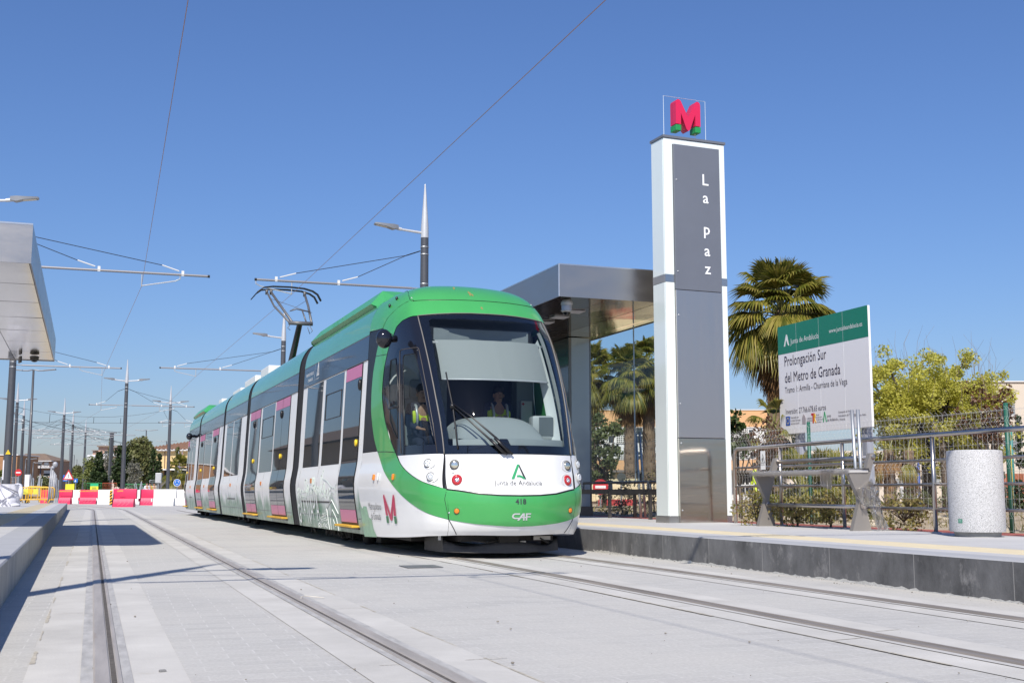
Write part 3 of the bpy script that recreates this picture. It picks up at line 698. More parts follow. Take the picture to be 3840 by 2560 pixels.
# metropolitan logo on the flank
def put_flank(mb, geo, v0, z0, off=.010):
    v, f = geo; return mb.add([nose_vz(v0-x, z0+y, off) for x, y in v], f)
mb = MB(); put_flank(mb, text_geo('Metropolitano', .15, .72, 'LEFT', -.001), 2.72, .615); put_flank(mb, text_geo('de Granada', .15, .70, 'LEFT', -.001), 2.66, .475); mb.build('lettering', INK, cab)
Mp = [(-.205, .545), (-.225, .80), (-.21, .83), (-.175, .83), (-.155, .80), (0, .565), (.155, .80), (.175, .83), (.21, .83), (.225, .80), (.205, .545), (.115, .545), (.135, .70), (.05, .50), (.02, .475), (-.02, .475), (-.05, .50), (-.135, .70), (-.115, .545)]
def poly_geo(P):
    bm = bmesh.new(); bm.faces.new([bm.verts.new((x, y, 0)) for x, y in P]); bmesh.ops.triangulate(bm, faces=bm.faces[:]); bm.verts.index_update()
    v = [tuple(q.co[:2]) for q in bm.verts]; f = [tuple(q.index for q in t.verts) for t in bm.faces]; bm.free(); return v, f
mb = MB(); put_flank(mb, poly_geo(Mp), 1.72, 0); mb.build('emblem', M('metro_red', (.48, .03, .09), .35), cab)
mb = MB()
for a in (-.205, .115): put_flank(mb, poly_geo([(a, .44), (a, .535), (a+.09, .535), (a+.09, .44)]), 1.72, 0)
mb.build('emblem', M('metro_green', (.02, .16, .06), .35), cab)
mb = MB()                               # jagged green end of the mural on the skirt
Q = [(3.195, .74), (3.16, .66), (3.10, .62), (3.02, .66), (2.86, .655), (2.80, .50), (2.66, .47), (2.64, .335), (2.52, .222), (3.195, .208)]
put_flank(mb, poly_geo([(-a, b) for a, b in Q]), 0, 0, .004); mb.build('mural_edge', M('mural_green', (.16, .36, .21), .3, coat=.4, var=.25, vs=5), cab)

# cab interior
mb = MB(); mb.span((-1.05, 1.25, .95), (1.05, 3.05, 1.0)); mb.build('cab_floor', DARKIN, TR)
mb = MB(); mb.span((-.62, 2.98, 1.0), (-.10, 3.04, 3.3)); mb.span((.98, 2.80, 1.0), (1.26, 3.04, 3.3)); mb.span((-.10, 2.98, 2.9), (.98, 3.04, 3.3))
mb2 = MB(); mb2.span((-1.2, 2.55, 1.0), (-.66, 3.0, 3.2), bev=.03); mb2.build('cab_wall_lit_part', M('lit_wall_white', (.66, .69, .69), .5), TR)  # sunlit part of the back wall, its brightness put into a pale colour
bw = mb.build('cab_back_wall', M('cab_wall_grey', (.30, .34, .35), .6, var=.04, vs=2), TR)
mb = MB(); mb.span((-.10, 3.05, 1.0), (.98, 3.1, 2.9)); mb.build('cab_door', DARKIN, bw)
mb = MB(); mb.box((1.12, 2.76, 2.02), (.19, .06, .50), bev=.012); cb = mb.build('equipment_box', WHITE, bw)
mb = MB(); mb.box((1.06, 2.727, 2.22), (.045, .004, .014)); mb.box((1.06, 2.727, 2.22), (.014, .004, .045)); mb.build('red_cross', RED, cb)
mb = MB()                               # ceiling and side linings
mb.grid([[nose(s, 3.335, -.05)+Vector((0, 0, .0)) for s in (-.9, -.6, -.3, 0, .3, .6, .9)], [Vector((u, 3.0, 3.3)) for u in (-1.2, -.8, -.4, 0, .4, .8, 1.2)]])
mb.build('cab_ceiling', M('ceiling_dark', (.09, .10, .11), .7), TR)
mb = MB()
for sg in (1, -1):
    mb.grid([[nose(sg*(.515), z, -.05)+Vector((0, d, 0)) for d in (.0, .12)] for z in frange(1.45, 3.2, 24)])
mb.build('cab_lining', GREYIN, TR, True)
mb = MB()                               # white pillar lining seen through the far side of the windscreen
mb.grid([[nose(.47+k*.02, z, -.09-.10*k) for k in frange(0, 2, 6)] for z in frange(1.46, 3.1, 30)]); mb.build('pillar_lining', M('pillar_white', (.70, .74, .74), .5), TR, True)
# dashboard
mb = MB()
P = []
for i in frange(0, 1, 40):
    u = -.78+1.56*i; hgt = 1.58
    front = nose_uz(u, 1.48, -.06); P.append([Vector((u, front.y, 1.36)), Vector((u, front.y+.01, 1.545)), Vector((u, front.y+.03, 1.56)), Vector((u, front.y+.22, 1.565)), Vector((u, 1.45, 1.565))])
mb.grid(P); das = mb.build('dashboard', M('dash_grey', (.22, .25, .26), .6), TR, True)
mb = MB()                               # rounded instrument hood
P = []
for i in frange(0, 1, 40):
    t = -1+2*i; e = (1-abs(t)**3.2)**.5 if abs(t) < 1 else 0
    P.append([Vector((-.10+.62*t, .42+.75*j, 1.56+e*(.30*math.sin(min(1, j*2.4)*math.pi/2)+.03*j))) for j in frange(0, 1, 12)])
mb.grid(P); mb.build('instrument_hood', M('hood_grey', (.25, .28, .285), .55), das, True)
mb = MB(); mb.box((-.10, .82, 1.868), (.52, .07, .004), ax=Matrix.Rotation(.03, 3, 'X')); mb.build('vent_slot', DARKIN, das)
mb = MB(); mb.box((.62, .88, 1.74), (.30, .26, .34), bev=.04, rz=-.15); scr = mb.build('monitor', M('monitor_grey', (.32, .35, .355), .5), TR, 40)
mb = MB(); mb.box((.645, .742, 1.76), (.20, .012, .25), rz=-.15); mb.build('monitor_panel', M('monitor_panel_dark', (.10, .12, .13), .4), scr)
# roller blind and destination display
mb = MB(); P = []
for z in frange(2.425, 3.03, 12):
    P.append([nose(s, z, -.10) for s in frange(-.49, .45, 40)])
mb.grid(P); bl = mb.build('roller_blind', M('blind_grey', (.265, .285, .285), .8), TR, True)
mb = MB(); mb.tube([nose(s, 2.425, -.10) for s in frange(-.49, .45, 40)], .012, 6); mb.build('blind_rail', LGREY, bl, True)
def led_mat():
    m = bpy.data.materials.new('dot_matrix'); m.use_nodes = True; n = m.node_tree.nodes; L = m.node_tree.links; b = n['Principled BSDF']
    tc = n.new('ShaderNodeTexCoord'); br = n.new('ShaderNodeTexBrick'); br.offset = 0; br.inputs['Scale'].default_value = 1; br.inputs['Brick Width'].default_value = .016; br.inputs['Row Height'].default_value = .016; br.inputs['Mortar Size'].default_value = .0035
    mp = n.new('ShaderNodeMapping'); mp.inputs['Rotation'].default_value = (math.pi/2, 0, 0); L.new(tc.outputs['Object'], mp.inputs[0]); L.new(mp.outputs[0], br.inputs['Vector'])
    br.inputs['Color1'].default_value = (.06, .08, .095, 1); br.inputs['Color2'].default_value = (.08, .10, .11, 1); br.inputs['Mortar'].default_value = (.26, .29, .31, 1)
    L.new(br.outputs['Color'], b.inputs['Base Color']); return m
mb = MB(); mb.span((-.80, 1.56, 2.98), (.74, 1.75, 3.19)); dd = mb.build('destination_display', BLACK, TR)
mb = MB(); mb.span((-.74, 1.552, 3.0), (.69, 1.559, 3.17)); mb.build('dot_matrix_panel', led_mat(), dd)
mb = MB(); mb.tube([(-.85, 1.30, 2.93), (.80, 1.30, 2.93)], .018, 8); mb.box((.02, 1.22, 2.90), (.17, .09, .035), bev=.01); mb.ell((.02, 1.21, 2.865), (.055, .055, .04), 12, 8); mb.build('camera_bracket', LGREY, TR, True)
mb = MB(); mb.span((-.92, 2.0, 1.0), (-.58, 2.35, 1.45)); mb.box((-.75, 2.38, 1.86), (.40, .12, .75), bev=.05); mb.box((-.73, 2.36, 2.36), (.27, .10, .30), bev=.05); mb.build('driver_seat', M('seat_grey', (.25, .27, .28), .7), TR, 40)

# plough, coupler and gear under the nose
mb = MB(); P = []
for k in frange(-1, 1, 60):
    u = .82*k; dep = .42+.34*abs(k)**2.6; wav = .03*math.cos(k*4.4)+.06*max(0, abs(k)-.75)*4
    P.append([Vector((u, dep, .07+.012*abs(k))), Vector((u, dep+.01, .16)), Vector((u, dep+.03, .19+wav)), Vector((u, dep+.09, .20+wav))])
mb.grid(P)
for sg in (1, -1): mb.grid([[(sg*.82, .76, .08), (sg*.82, .78, .27)], [(sg*.86, 1.5, .08), (sg*.86, 1.5, .27)]])
mb.build('plough', M('plough_rubber', (.045, .043, .042), .6, var=.3, vs=4, bump=.1, bs=20, dirt=((.15, .13, .11), 5, .62)), TR, True)
mb = MB(); mb.span((-1.05, 1.5, .20), (1.05, 3.3, .34)); mb.span((-.66, .55, .22), (.66, 1.5, .34)); mb.span((-.15, .42, .21), (.12, .8, .3)); mb.span((.35, .50, .225), (.62, .54, .29)); mb.tube([(-.5, .5, .24), (-.3, .46, .21), (-.05, .5, .25)], .012, 6); mb.tube([(.45, .5, .26), (.55, .48, .2), (.62, .6, .2)], .012, 6)
mb.build('underframe', M('grimy_black', (.02, .018, .016), .8, var=.4, vs=9), TR)
mb = MB(); mb.span((.36, .495, .235), (.60, .499, .285)); mb.span((.16, .47, .19), (.24, .5, .225)); mb.build('nameplate', M('worn_plate', (.35, .33, .30), .6), TR)
mb = MB(); mb.box((-.88, .72, .275), (.03, .03, .07)); mb.build('drain_pipe', LGREY, TR)

# mirror / camera pods at both ends
def pod(v, u, z, sc, face):
    m = MB(); m.ell((u, v, z), (.14*sc, .12*sc, .165*sc), 20, 14); m.tube([(u, v+.05, z), (u+.20, v+.09, z+.02)], .05, 8)
    return m.build('mirror_pod', GLOSSB, TR, True)
pod(1.62, -1.44, 2.99, .82, 0)

# ---- five cars: shell, cantrail band, roof, windows, doors
PROF = [(.238, 0)]+[(z, 0) for z in (.26, .35, .5, .65, .8, .9, 1.0, 1.1, 1.2, 1.35, 1.6, 2.0, 2.4, 2.86)]
def ring_profile(z0, z1, n, sg): return [z0+(z1-z0)*j/n for j in range(n+1)]
ROOFZ = [3.25, 3.35, 3.45, 3.53, 3.6, 3.66, 3.72, 3.77, 3.82, 3.86, 3.9, 3.93, 3.95, 3.965, 3.973, 3.976]
def car(v0, v1, mat=None, front_open=False):
    vs = frange(v0, v1, max(2, int((v1-v0)/1.2))); zs = [p[0] for p in PROF]
    m = MB(); ends = MB()
    for sg in (-1, 1): m.grid([[side(v, z, sg) for z in (zs if sg > 0 else zs[::-1])] for v in vs])
    m.grid([[(-WZ(.238), v, .238), (WZ(.238), v, .238)] for v in vs])
    allz = zs+[3.24]+ROOFZ
    for v in (v0+.001, v1-.001):
        P = [side(v, z, 1) for z in allz]+[side(v, z, -1) for z in allz[::-1]]; ends.add(P, [tuple(range(len(P)))])
    b = m.build('car_body', mat or MURAL, TR, 30); ends.build('end_wall', BLACK, b)
    m = MB()
    for sg in (-1, 1): m.grid([[side(v, z, sg, .003) for z in frange(2.875, 3.238, 4)] for v in vs])
    m.build('cantrail_band', BANDM, b, True)
    m = MB()
    for sg in (-1, 1): m.grid([[side(v, z, sg, .012) for z in (2.862, 2.874)] for v in vs]); m.grid([[side(v, z, sg, .004) for z in (3.236, 3.252)] for v in vs])
    m.build('trim_strip', M('dark_trim', (.10, .09, .085), .4), b)
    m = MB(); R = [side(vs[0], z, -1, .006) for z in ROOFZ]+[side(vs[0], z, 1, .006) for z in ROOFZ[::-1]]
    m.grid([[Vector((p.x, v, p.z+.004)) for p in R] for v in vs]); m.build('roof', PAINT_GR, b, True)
    return b
def pane(mb, va, vb, za, zb, off, sg=-1, n=6):
    mb.grid([[side(v, z, sg, off) for z in frange(za, zb, n)] for v in frange(va, vb, 3)])
def window(body, va, vb, hatch=False):
    m = MB()
    for sg in (-1, 1): pane(m, va, vb, 1.325, 2.848, .004, sg, 12)
    w = m.build('window', WING, body, True)
    if hatch:
        m = MB(); z0, z1 = 2.12, 2.56; a, b = va+.12, vb-.12
        m.tube([side(a, z0, -1, .008), side(b, z0, -1, .008), side(b, z1, -1, .008), side(a, z1, -1, .008)], .008, 5, closed=True); m.build('window_hatch_frame', GASK, body)
    return w
def door(va, vb, double, big=True):
    m = MB()
    for sg in (-1, 1): pane(m, va-.04, vb+.04, .36, 2.862, .004, sg, 24)
    d = m.build('door', GASK, TR, True)
    leaves = [(va, (va+vb)/2-.012), ((va+vb)/2+.012, vb)] if double else [(va, vb)]
    for a, b in leaves:
        m = MB()
        for sg in (-1, 1): pane(m, a, b, .60, 2.64, .009, sg, 24)
        m.build('door_glass', WING, d, True)
        m = MB()
        for sg in (-1, 1): pane(m, a, b, 2.645, 2.845, .010, sg, 3); pane(m, a, b, .40, .595, .010, sg, 4)
        m.build('pink_panel', PINK, d, True)
    m = MB(); vb_ = va+.10 if not double else (va+vb)/2-.10
    m.lathe([(.055, 0), (.055, .02), (.04, .03), (.001, .03)], side(vb_, 1.62, -1, .008), 16, Matrix.Rotation(-math.pi/2, 3, 'Y')); m.build('button', M('button_yellow', (.80, .55, .02), .4), d, True)
    m = MB(); m.ell(side(va+.07 if not double else (va+vb)/2+.08, 2.52, -1, .02), (.03, .05, .09), 10, 8); m.build('door_camera', BLACK, d, True)
    m = MB()
    for sg in (-1, 1): m.box((sg*(WZ(.35)+.055), (va+vb)/2, .345), (.13, vb-va+.14, .035), bev=.008)
    m.build('step', M('step_yellow', (.62, .36, .03), .6, var=.2, vs=8), d)
    m = MB(); m.span((-WZ(.3)-.03, va-.1, .30), (-WZ(.3)+.02, vb+.1, .326)); m.build('step_edge', BLACK, d)
    return d
def bellows(va, vb):
    m = MB(); zs = [.24, .5, .75, 1.0, 1.2, 1.4, 2.0, 2.6, 3.1]+ROOFZ; n = 9; P = []
    for i in range(n+1):
        v = va-.02+(vb-va+.04)*i/n; d = .012+(.03 if i % 2 else 0)
        P.append([Vector((WZ(z)-d if WZ(z) > d else 0, v, z-(d if z > 3.5 else 0))) for z in zs]+[Vector((-(WZ(z)-d) if WZ(z) > d else 0, v, z-(d if z > 3.5 else 0))) for z in zs[::-1]])
    m.grid(P); return m.build('gangway_bellows', RUBBER, TR)
# lead car
c1 = car(3.2, 8.62)
mb = MB(); mb.span((0, 0, 0), (.01, .01, .01)) if False else None
window(c1, 4.86, 6.38, True); window(c1, 6.62, 8.16); door(3.53, 4.66, False)
c2 = car(9.28, 16.2); door(10.05, 11.88, True); window(c2, 12.06, 13.93, True); door(14.22, 15.92, True)
c3 = car(16.75, 21.5); window(c3, 17.75, 19.35); window(c3, 19.5, 20.98)
c4 = car(21.95, 29.02); door(23.0, 24.72, True); window(c4, 25.0, 27.02); door(27.18, 28.8, True)
for a, b in ((8.62, 9.28), (16.2, 16.75), (21.5, 21.95), (29.02, 29.5)): bellows(a, b)
# rear car with tapering end
c5 = car(29.5, 33.6); window(c5, 30.45, 31.5); window(c5, 31.7, 32.75); door(33.0, 33.55, False)
mb = MB(); zs = [p[0] for p in PROF]+[3.24]+ROOFZ; P = []
for i, t in enumerate(frange(0, 1, 10)):
    k = 1-.40*t**2.0; dz = .75*t**2.6
    P.append([Vector((WZ(z)*k, 33.6+2.2*t*(1-.42*max(0, (z-1.4)/2.6)), z-(dz*max(0, (z-2.2)/1.8)))) for z in zs]+[Vector((-WZ(z)*k, 33.6+2.2*t*(1-.42*max(0, (z-1.4)/2.6)), z-(dz*max(0, (z-2.2)/1.8)))) for z in zs[::-1]])
mb.grid(P); mb.add(P[-1], [tuple(range(len(P[-1])))]); mb.build('rear_cab', MURAL, TR, 40)
mb = MB(); mb.grid([[P[i][j] + Vector((-.006, 0, 0)) for j in range(len(zs)+len(ROOFZ)-16+0, len(zs)+16)] for i in range(11)]) if False else None
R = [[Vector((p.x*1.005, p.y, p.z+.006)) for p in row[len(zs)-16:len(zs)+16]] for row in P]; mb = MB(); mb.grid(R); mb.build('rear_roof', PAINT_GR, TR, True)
pod(31.3, -1.48, 2.95, .8, 1)
mb = MB()                               # rose reflection painted onto the rear corner
mb.grid([[Vector((-WZ(z)*(1-.40*t**2)-.006, 33.6+2.2*t, z)) for z in frange(.5, 1.15, 6)] for t in frange(.55, .95, 8)]); mb.build('rear_reflection', M('reflection_pink', (.45, .04, .12), .3), TR, True)
mb = MB()
for v, z, wd in ((31.0, .70, .9), (18.9, .70, 1.7), (6.7, .70, 2.75)): pane(mb, v-wd/2, v+wd/2, z-.014, z+.014, .004, -1, 1)
mb.build('grab_slot', BLACK, c1)
mb = MB()
for v in (7.0, 13.2, 18.9, 26.0, 31.0): mb.box(side(v, 1.07, -1, .012), (.03, .06, .09), bev=.008)
mb.build('side_marker', M('dull_amber', (.40, .14, .04), .4), c1)
# number and operator lettering near the gangway, hand drawn city mural
def put_side(mb, geo, v0, z0, off=.006):
    v, f = geo; return mb.add([side(v0-x, z0+y, -1, off) for x, y in v], f)
PALE = M('white_lettering', (.78, .79, .78), .5)
mb = MB(); put_side(mb, text_geo('TRANSPORTES PÚBLICOS', .075, .9, 'LEFT', .001), 8.42, 3.07); put_side(mb, text_geo('DE ANDALUCÍA', .075, .9, 'LEFT', .001), 8.2, 2.96)
put_side(mb, poly_geo([(0, 0), (.105, .26), (.135, .26), (.24, 0), (.19, 0), (.12, .18), (.05, 0)]), 7.35, 3.0); put_side(mb, poly_geo([(.08, 0), (.17, .0), (.14, .05), (.10, .05)]), 7.35, 3.0)
put_side(mb, text_geo('JUNTA DE ANDALUCÍA', .03, 1, 'LEFT', 0), 7.42, 2.94); put_side(mb, poly_geo([(0, 0), (0, .34), (.008, .34), (.008, 0)]), 7.56, 2.93)
mb.build('lettering', PALE, c1)
mb = MB()
ltr = [('G', 8.50, .30, .40, 1.0, .62), ('R', 8.13, .46, .40, .8, .5), ('A', 7.86, .44, .34, .8, .5), ('N', 7.55, .30, .52, .7, .5), ('A', 7.18, .38, .44, .8, .5), ('D', 6.92, .58, .46, .8, .5), ('A', 6.62, .40, .42, .85, .5)]
for ch, v, z, sz, sx, _ in ltr: put_side(mb, text_geo(ch, sz*1.3, sx*.85, 'LEFT', .0), v, z, .024)
# palace gable outline and dotted trees
def stroke(P, r): mb.tube([side(a, b, -1, .006) for a, b in P], r, 4)
stroke([(5.75, .24), (5.75, .60), (5.25, .74), (4.85, .52)], .008); stroke([(5.6, .24), (5.55, .45), (5.3, .58), (5.05, .44), (5.0, .24)], .006); stroke([(5.4, .26), (5.32, .42), (5.2, .30)], .005)
for i in range(130):
    v = 5.75+1.0*rnd.random(); z = .25+.36*rnd.random()*(1-(v-5.75)/1.6); mb.ell(side(v, z, -1, .003), (.003, .012, .009), 6, 4)
mb.build('mural_drawing', PALE, c1)
mb = MB()                               # fine grey skyline drawn above the mural
def tower(v, z, w, h): stroke2([(v+w/2, z), (v+w/2, z+h), (v+.01, z+h+.03), (v-w/2, z+h), (v-w/2, z)], .006)
def stroke2(P, r): mb.tube([side(a, b, -1, .005) for a, b in P], r, 4)
for v, z, w, h in ((7.55, .86, .16, .22), (7.3, .86, .1, .12), (6.1, .92, .12, .22), (6.95, .88, .05, .22), (6.85, .88, .05, .22), (6.75, .88, .05, .22), (5.8, .80, .08, .2)): tower(v, z, w, h)
x = 8.4; P = []
while x > 4.8: P.append((x, .86+.11*rnd.random()+.03*math.sin(x*3))); x -= .05
stroke2(P, .0035); stroke2([(a, b-.06-.06*rnd.random()) for a, b in P], .003); stroke2([(6.05, 1.18), (6.05, 1.26)], .006); stroke2([(6.09, 1.23), (6.01, 1.23)], .006); stroke2([(6.0, 1.1), (5.6, 1.05), (5.2, .95)], .005)
mb.build('mural_drawing', M('mural_grey', (.46, .53, .49), .5), c1)
# green hills of the mural on the doors' neighbours
mb = MB()
HG = M('mural_green', (.16, .36, .21))
for va, vb, z0 in ((4.85, 8.5, .80), (12.1, 14.0, .75), (17.3, 21.2, .8), (25, 27, .7)):
    vs = frange(va, vb, 60); mb.grid([[side(v, .21, -1, .0035), side(v, .45, -1, .0035), side(v, .60, -1, .0035)] for v in vs]) if False else None
mb = MB()                               # sheet joints of the skirt and under the windows
for va, vb in ((4.85, 8.6), (3.25, 3.45), (9.3, 10.0), (12.0, 14.1), (15.98, 16.18), (16.8, 21.45), (22.0, 22.95), (24.8, 27.1)): mb.tube([side(va, .47, -1, .001), side(vb, .47, -1, .001)], .004, 4)
for v in (4.78, 6.5, 8.3, 11.97, 13.0, 14.12, 17.6, 19.4, 20.9, 26.0, 31.6): mb.tube([side(v, z, -1, .001) for z in (.24, .5, .8, 1.0, 1.2, 1.31)], .0035, 4)
mb.build('panel_joint', M('joint_grey', (.18, .18, .18), .6), c1)
# roof equipment
RB = M('roof_box_green', (.05, .31, .10), .4, coat=.2, var=.05, vs=2)
def roofbox(va, vb, name='roof_unit'):
    m = MB(); pr = [(-1.03, 3.74), (-1.12, 3.83), (-.93, 4.05), (.93, 4.05), (1.12, 3.83), (1.03, 3.74)]; P = []
    for v, k, dz in ((va, .86, -.14), (va+.35, 1, 0), (vb-.05, 1, 0), (vb, .98, -.05)):
        P.append([(x*k, v, z+(dz if z > 3.8 else 0)) for x, z in pr])
    m.grid(P); m.add(P[0], [tuple(range(6))]); m.add(P[-1], [tuple(range(6))]); return m.build(name, RB, TR)
roofbox(3.45, 8.95); roofbox(29.6, 34.0)
mb = MB(); mb.span((-.75, 16.9, 3.9), (-.2, 18.3, 4.20), bev=.02); mb.span((-.80, 19.0, 3.9), (.6, 21.2, 4.13), bev=.02); mb.span((-.5, 24.5, 3.9), (.4, 26.5, 4.25), bev=.02); mb.span((-.7, 28.0, 3.92), (.6, 28.9, 4.15), bev=.02)
mb.build('resistor_box', WHITE, TR)
# pantograph
PG = M('pantograph_grey', (.13, .13, .135), .45, .3)
mb = MB(); bv = 18.0; kn = Vector((.02, 16.75, 5.33))
mb.tube([(-.05, bv, 4.05), (-.02, bv-.15, 4.3), kn], [.10, .095, .075], 10); mb.box((-.05, bv, 4.02), (.5, .5, .1)); pa = mb.build('pantograph', M('pantograph_black', (.015, .014, .014), .35), TR, 40)
mb = MB(); hz = 6.52; hv = 18.6
mb.tube([kn+Vector((-.30, 0, 0)), kn+Vector((.34, 0, 0))], .055, 8)
mb.tube([kn+Vector((-.28, .02, .02)), (-.47, hv-.5, hz-.55), (-.62, hv-.15, hz-.12)], .028, 6); mb.tube([kn+Vector((-.20, .02, .02)), (-.34, hv-.6, hz-.5), (-.50, hv-.15, hz-.12)], .036, 6)
mb.tube([kn+Vector((.32, .02, .0)), (.40, hv-.9, hz-.55), (.44, hv-.15, hz-.14)], .034, 6)
mb.tube([(-.17, 17.2, 5.72), (.0, 17.2, 5.78), (.36, 17.2, 5.72)], .02, 6); mb.tube([(.14, 17.1, 5.72), (.2, 16.85, 5.4)], .022, 6)
mb.tube([(-.6, 18.2, 6.2), (.42, 17.2, 5.7)], .006, 4); mb.tube([(.45, 18.2, 6.2), (-.2, 17.2, 5.7)], .006, 4)
for u in (-.62, -.50, .44): mb.box((u, hv-.1, hz-.10), (.07, .1, .14))
mb.tube([kn+Vector((.25, -.03, -.03)), kn+Vector((.33, -.05, -.2)), kn+Vector((.26, -.05, -.28)), kn+Vector((.2, -.03, -.1))], .01, 5); mb.tube([kn+Vector((-.25, -.03, -.03)), kn+Vector((-.33, -.05, -.15)), kn+Vector((-.26, -.05, -.2))], .01, 5)
mb.build('pantograph_frame', PG, pa, True)
mb = MB()
for dv in (-.30, -.18, .18, .30):
    mb.tube([(-1.0, hv+dv, hz-.28), (-.88, hv+dv, hz-.12), (-.72, hv+dv, hz+.0), (-.48, hv+dv, hz+.04), (.0, hv+dv, hz+.05), (.4, hv+dv, hz+.03), (.64, hv+dv, hz-.03), (.78, hv+dv, hz-.12), (.88, hv+dv, hz-.30)], .016, 6)
mb.build('collector_head', BLACK, pa, True)
# wheels and bogie gear in the dark under the cars
for v in (5.2, 7.0, 18.2, 19.9, 31.0, 32.6):
    for sg in (-1, 1):
        mb = MB(); mb.lathe([(.29, -.06), (.30, .0), (.30, .05), (.27, .06)], (sg*.76, v, .30), 24, Matrix.Rotation(math.pi/2, 3, 'Y')); mb.build('wheel', M('wheel_steel', (.08, .07, .06), .6, .5), TR, True)
mb = MB()
for v in (3.4, 5.5, 6.3, 7.4, 18, 19, 20, 31, 32): mb.span((-1.0, v, .10), (1.0, v+.3, .21))
for i in range(26): v = 4.6+3.6*rnd.random(); mb.tube([(-1.16, v, .21), (-1.16+.05*rnd.random(), v+.02, .09+.07*rnd.random())], .012, 5)
mb.build('bogie_gear', M('grimy_black', (.02, .018, .016)), TR)
# ------------------------------------------------------------------ station pylon with its letter sign
PH = .33
OPAL = M('opal_glass_panel', (.74, .80, .79), .12, coat=.8, var=.015, vs=1)
ANTH = M('anthracite_sheet', (.165, .18, .215), .42, .25, var=.04, vs=1.5)
py = thing('station_pylon', 'tall steel and white glass station totem with vertical white lettering', 'totem sign', (9.26, 18.93, PH), rad(4))
# local x along the front face, y back
Wd, Dp, Ht = 1.30, .45, 7.03
mb = MB(); mb.span((0.012, .012, 0), (Wd-.012, Dp-.012, Ht-.03)); mb.build('core', BLACK, py)
def opal(a, b): 
    m = MB(); m.span(a, b, bev=.006); return m.build('glass_panel', OPAL, py)
for z0, z1 in ((.12, 4.30), (4.44, Ht-.05)):
    opal((0, 0, z0), (.185, .03, z1)); opal((Wd-.135, 0, z0), (Wd, .03, z1)); opal((0-.004, .032, z0), (.03, Dp, z1)); opal((Wd-.03, .032, z0), (Wd+.004, Dp, z1))
opal((.187, 0, Ht-.155), (Wd-.137, .028, Ht-.05))
mb = MB()
mb.span((-.004, -.004, 4.302), (.187, .03, 4.438)); mb.span((Wd-.137, -.004, 4.302), (Wd+.004, .03, 4.438)); mb.span((-.008, .03, 4.302), (.03, Dp, 4.438)); mb.span((Wd-.03, .03, 4.302), (Wd+.008, Dp, 4.438))
mb.span((-.02, -.02, 0), (.188, .03, .118)); mb.span((Wd-.138, -.02, 0), (Wd-.02, .03, .118)); mb.span((-.02, .03, 0), (.03, Dp, .118)); mb.build('steel_band', STEEL, py)
mb = MB(); mb.span((-.02, -.02, Ht-.045), (Wd+.02, Dp+.02, Ht)); mb.build('cap', M('cap_grey', (.22, .23, .25), .4, .5), py)
mb = MB(); mb.span((.190, -.045, 4.17), (Wd-.140, .02, Ht-.16), bev=.004); np_ = mb.build('name_panel', ANTH, py)
def polished(name, zc):                 # mirror polished towards the foot, satin further up
    m = M(name, (.52, .50, .485), .34, .9, rvar=.04, vs=2, stretch=(6, 6, .3), bump=.035, bs=1.3); return m
mb = MB(); mb.span((.190, -.045, 1.50), (Wd-.140, .02, 4.16), bev=.004); mb.build('steel_panel', polished('satin_steel_panel', 0), py)
mb = MB(); mb.span((.190, -.05, 0), (Wd-.140, .02, 1.49), bev=.004); mb.build('steel_panel', M('polished_steel_panel', (.55, .515, .475), .13, 1., rvar=.04, vs=2, stretch=(1, 1, 5), bump=.05, bs=2.0), py)
mb = MB()
for z in (.22, 1.40, 2.1, 3.7, 4.5, 6.2): mb.lathe([(.014, 0), (.014, .006), (.008, .010), (.001, .010)], (.235, -.046 if z > 1.5 else -.05, z), 12, Matrix.Rotation(math.pi/2, 3, 'X'))
mb.build('bolt', GALV, py)
LETW = M('letter_white', (.82, .84, .86), .4)
mb = MB()
for ch, x, z in (('L', .86, 6.15), ('a', .865, 5.815), ('p', .875, 5.225), ('a', .875, 4.825), ('z', .88, 4.49)):
    v, f = text_geo(ch, .30, 1.0, 'CENTER', .003)
    mb.add([(x+a-.02, -.052, z+b) for a, b in v], f)
mb.build('lettering', LETW, np_)
# letter M on a glass sheet on top
mb = MB(); mb.span((.13, .19, Ht), (1.03, .202, Ht+.82)); mb.build('glass_sheet', glass('sign_glass', (.985, .99, .99), .3, 1.4), py)
mb = MB(); mb.tube([(.13, .196, Ht), (.13, .196, Ht+.82), (1.03, .196, Ht+.82), (1.03, .196, Ht)], .005, 4); mb.build('glass_edge', M('pale_glass_edge', (.72, .80, .82), .2), py)
MRED = M('sign_red', (.62, .015, .075), .35, coat=.3); MGRN = M('sign_green', (.02, .26, .07), .4)
Mp2 = [(0, 0), (0, .375), (.012, .41), (.04, .43), (.072, .428), (.10, .405), (.24, .135), (.38, .405), (.408, .428), (.44, .43), (.468, .41), (.48, .375), (.48, 0), (.38, 0), (.38, .195), (.275, -.075), (.24, -.105), (.205, -.075), (.10, .195), (.10, 0)]
sgn = thing('metro_sign', 'thick red letter M with green feet on a clear sheet atop the totem', 'sign', (9.26, 18.93, PH), rad(4))
mb = MB(); mb.prism([(.335+a*1.1, Ht+.285+b*1.1) for a, b in Mp2], ((0, .10, 0), (1, 0, 0), (0, 0, 1), (0, 1, 0)), .20)
o = mb.build('letter', MRED, sgn)
mb = MB()
for a in (.0, .418): mb.span((.335+a-.003, .097, Ht+.160), (.335+a+.113, .303, Ht+.270), bev=.006)
mb.build('letter_foot', MGRN, sgn)
mb = MB(); mb.tube([(.81, .2, Ht), (.812, .2, Ht+.05), (.80, .2, Ht+.12), (.795, .2, Ht+.17)], .006, 5); mb.build('cable', WHITE, sgn)

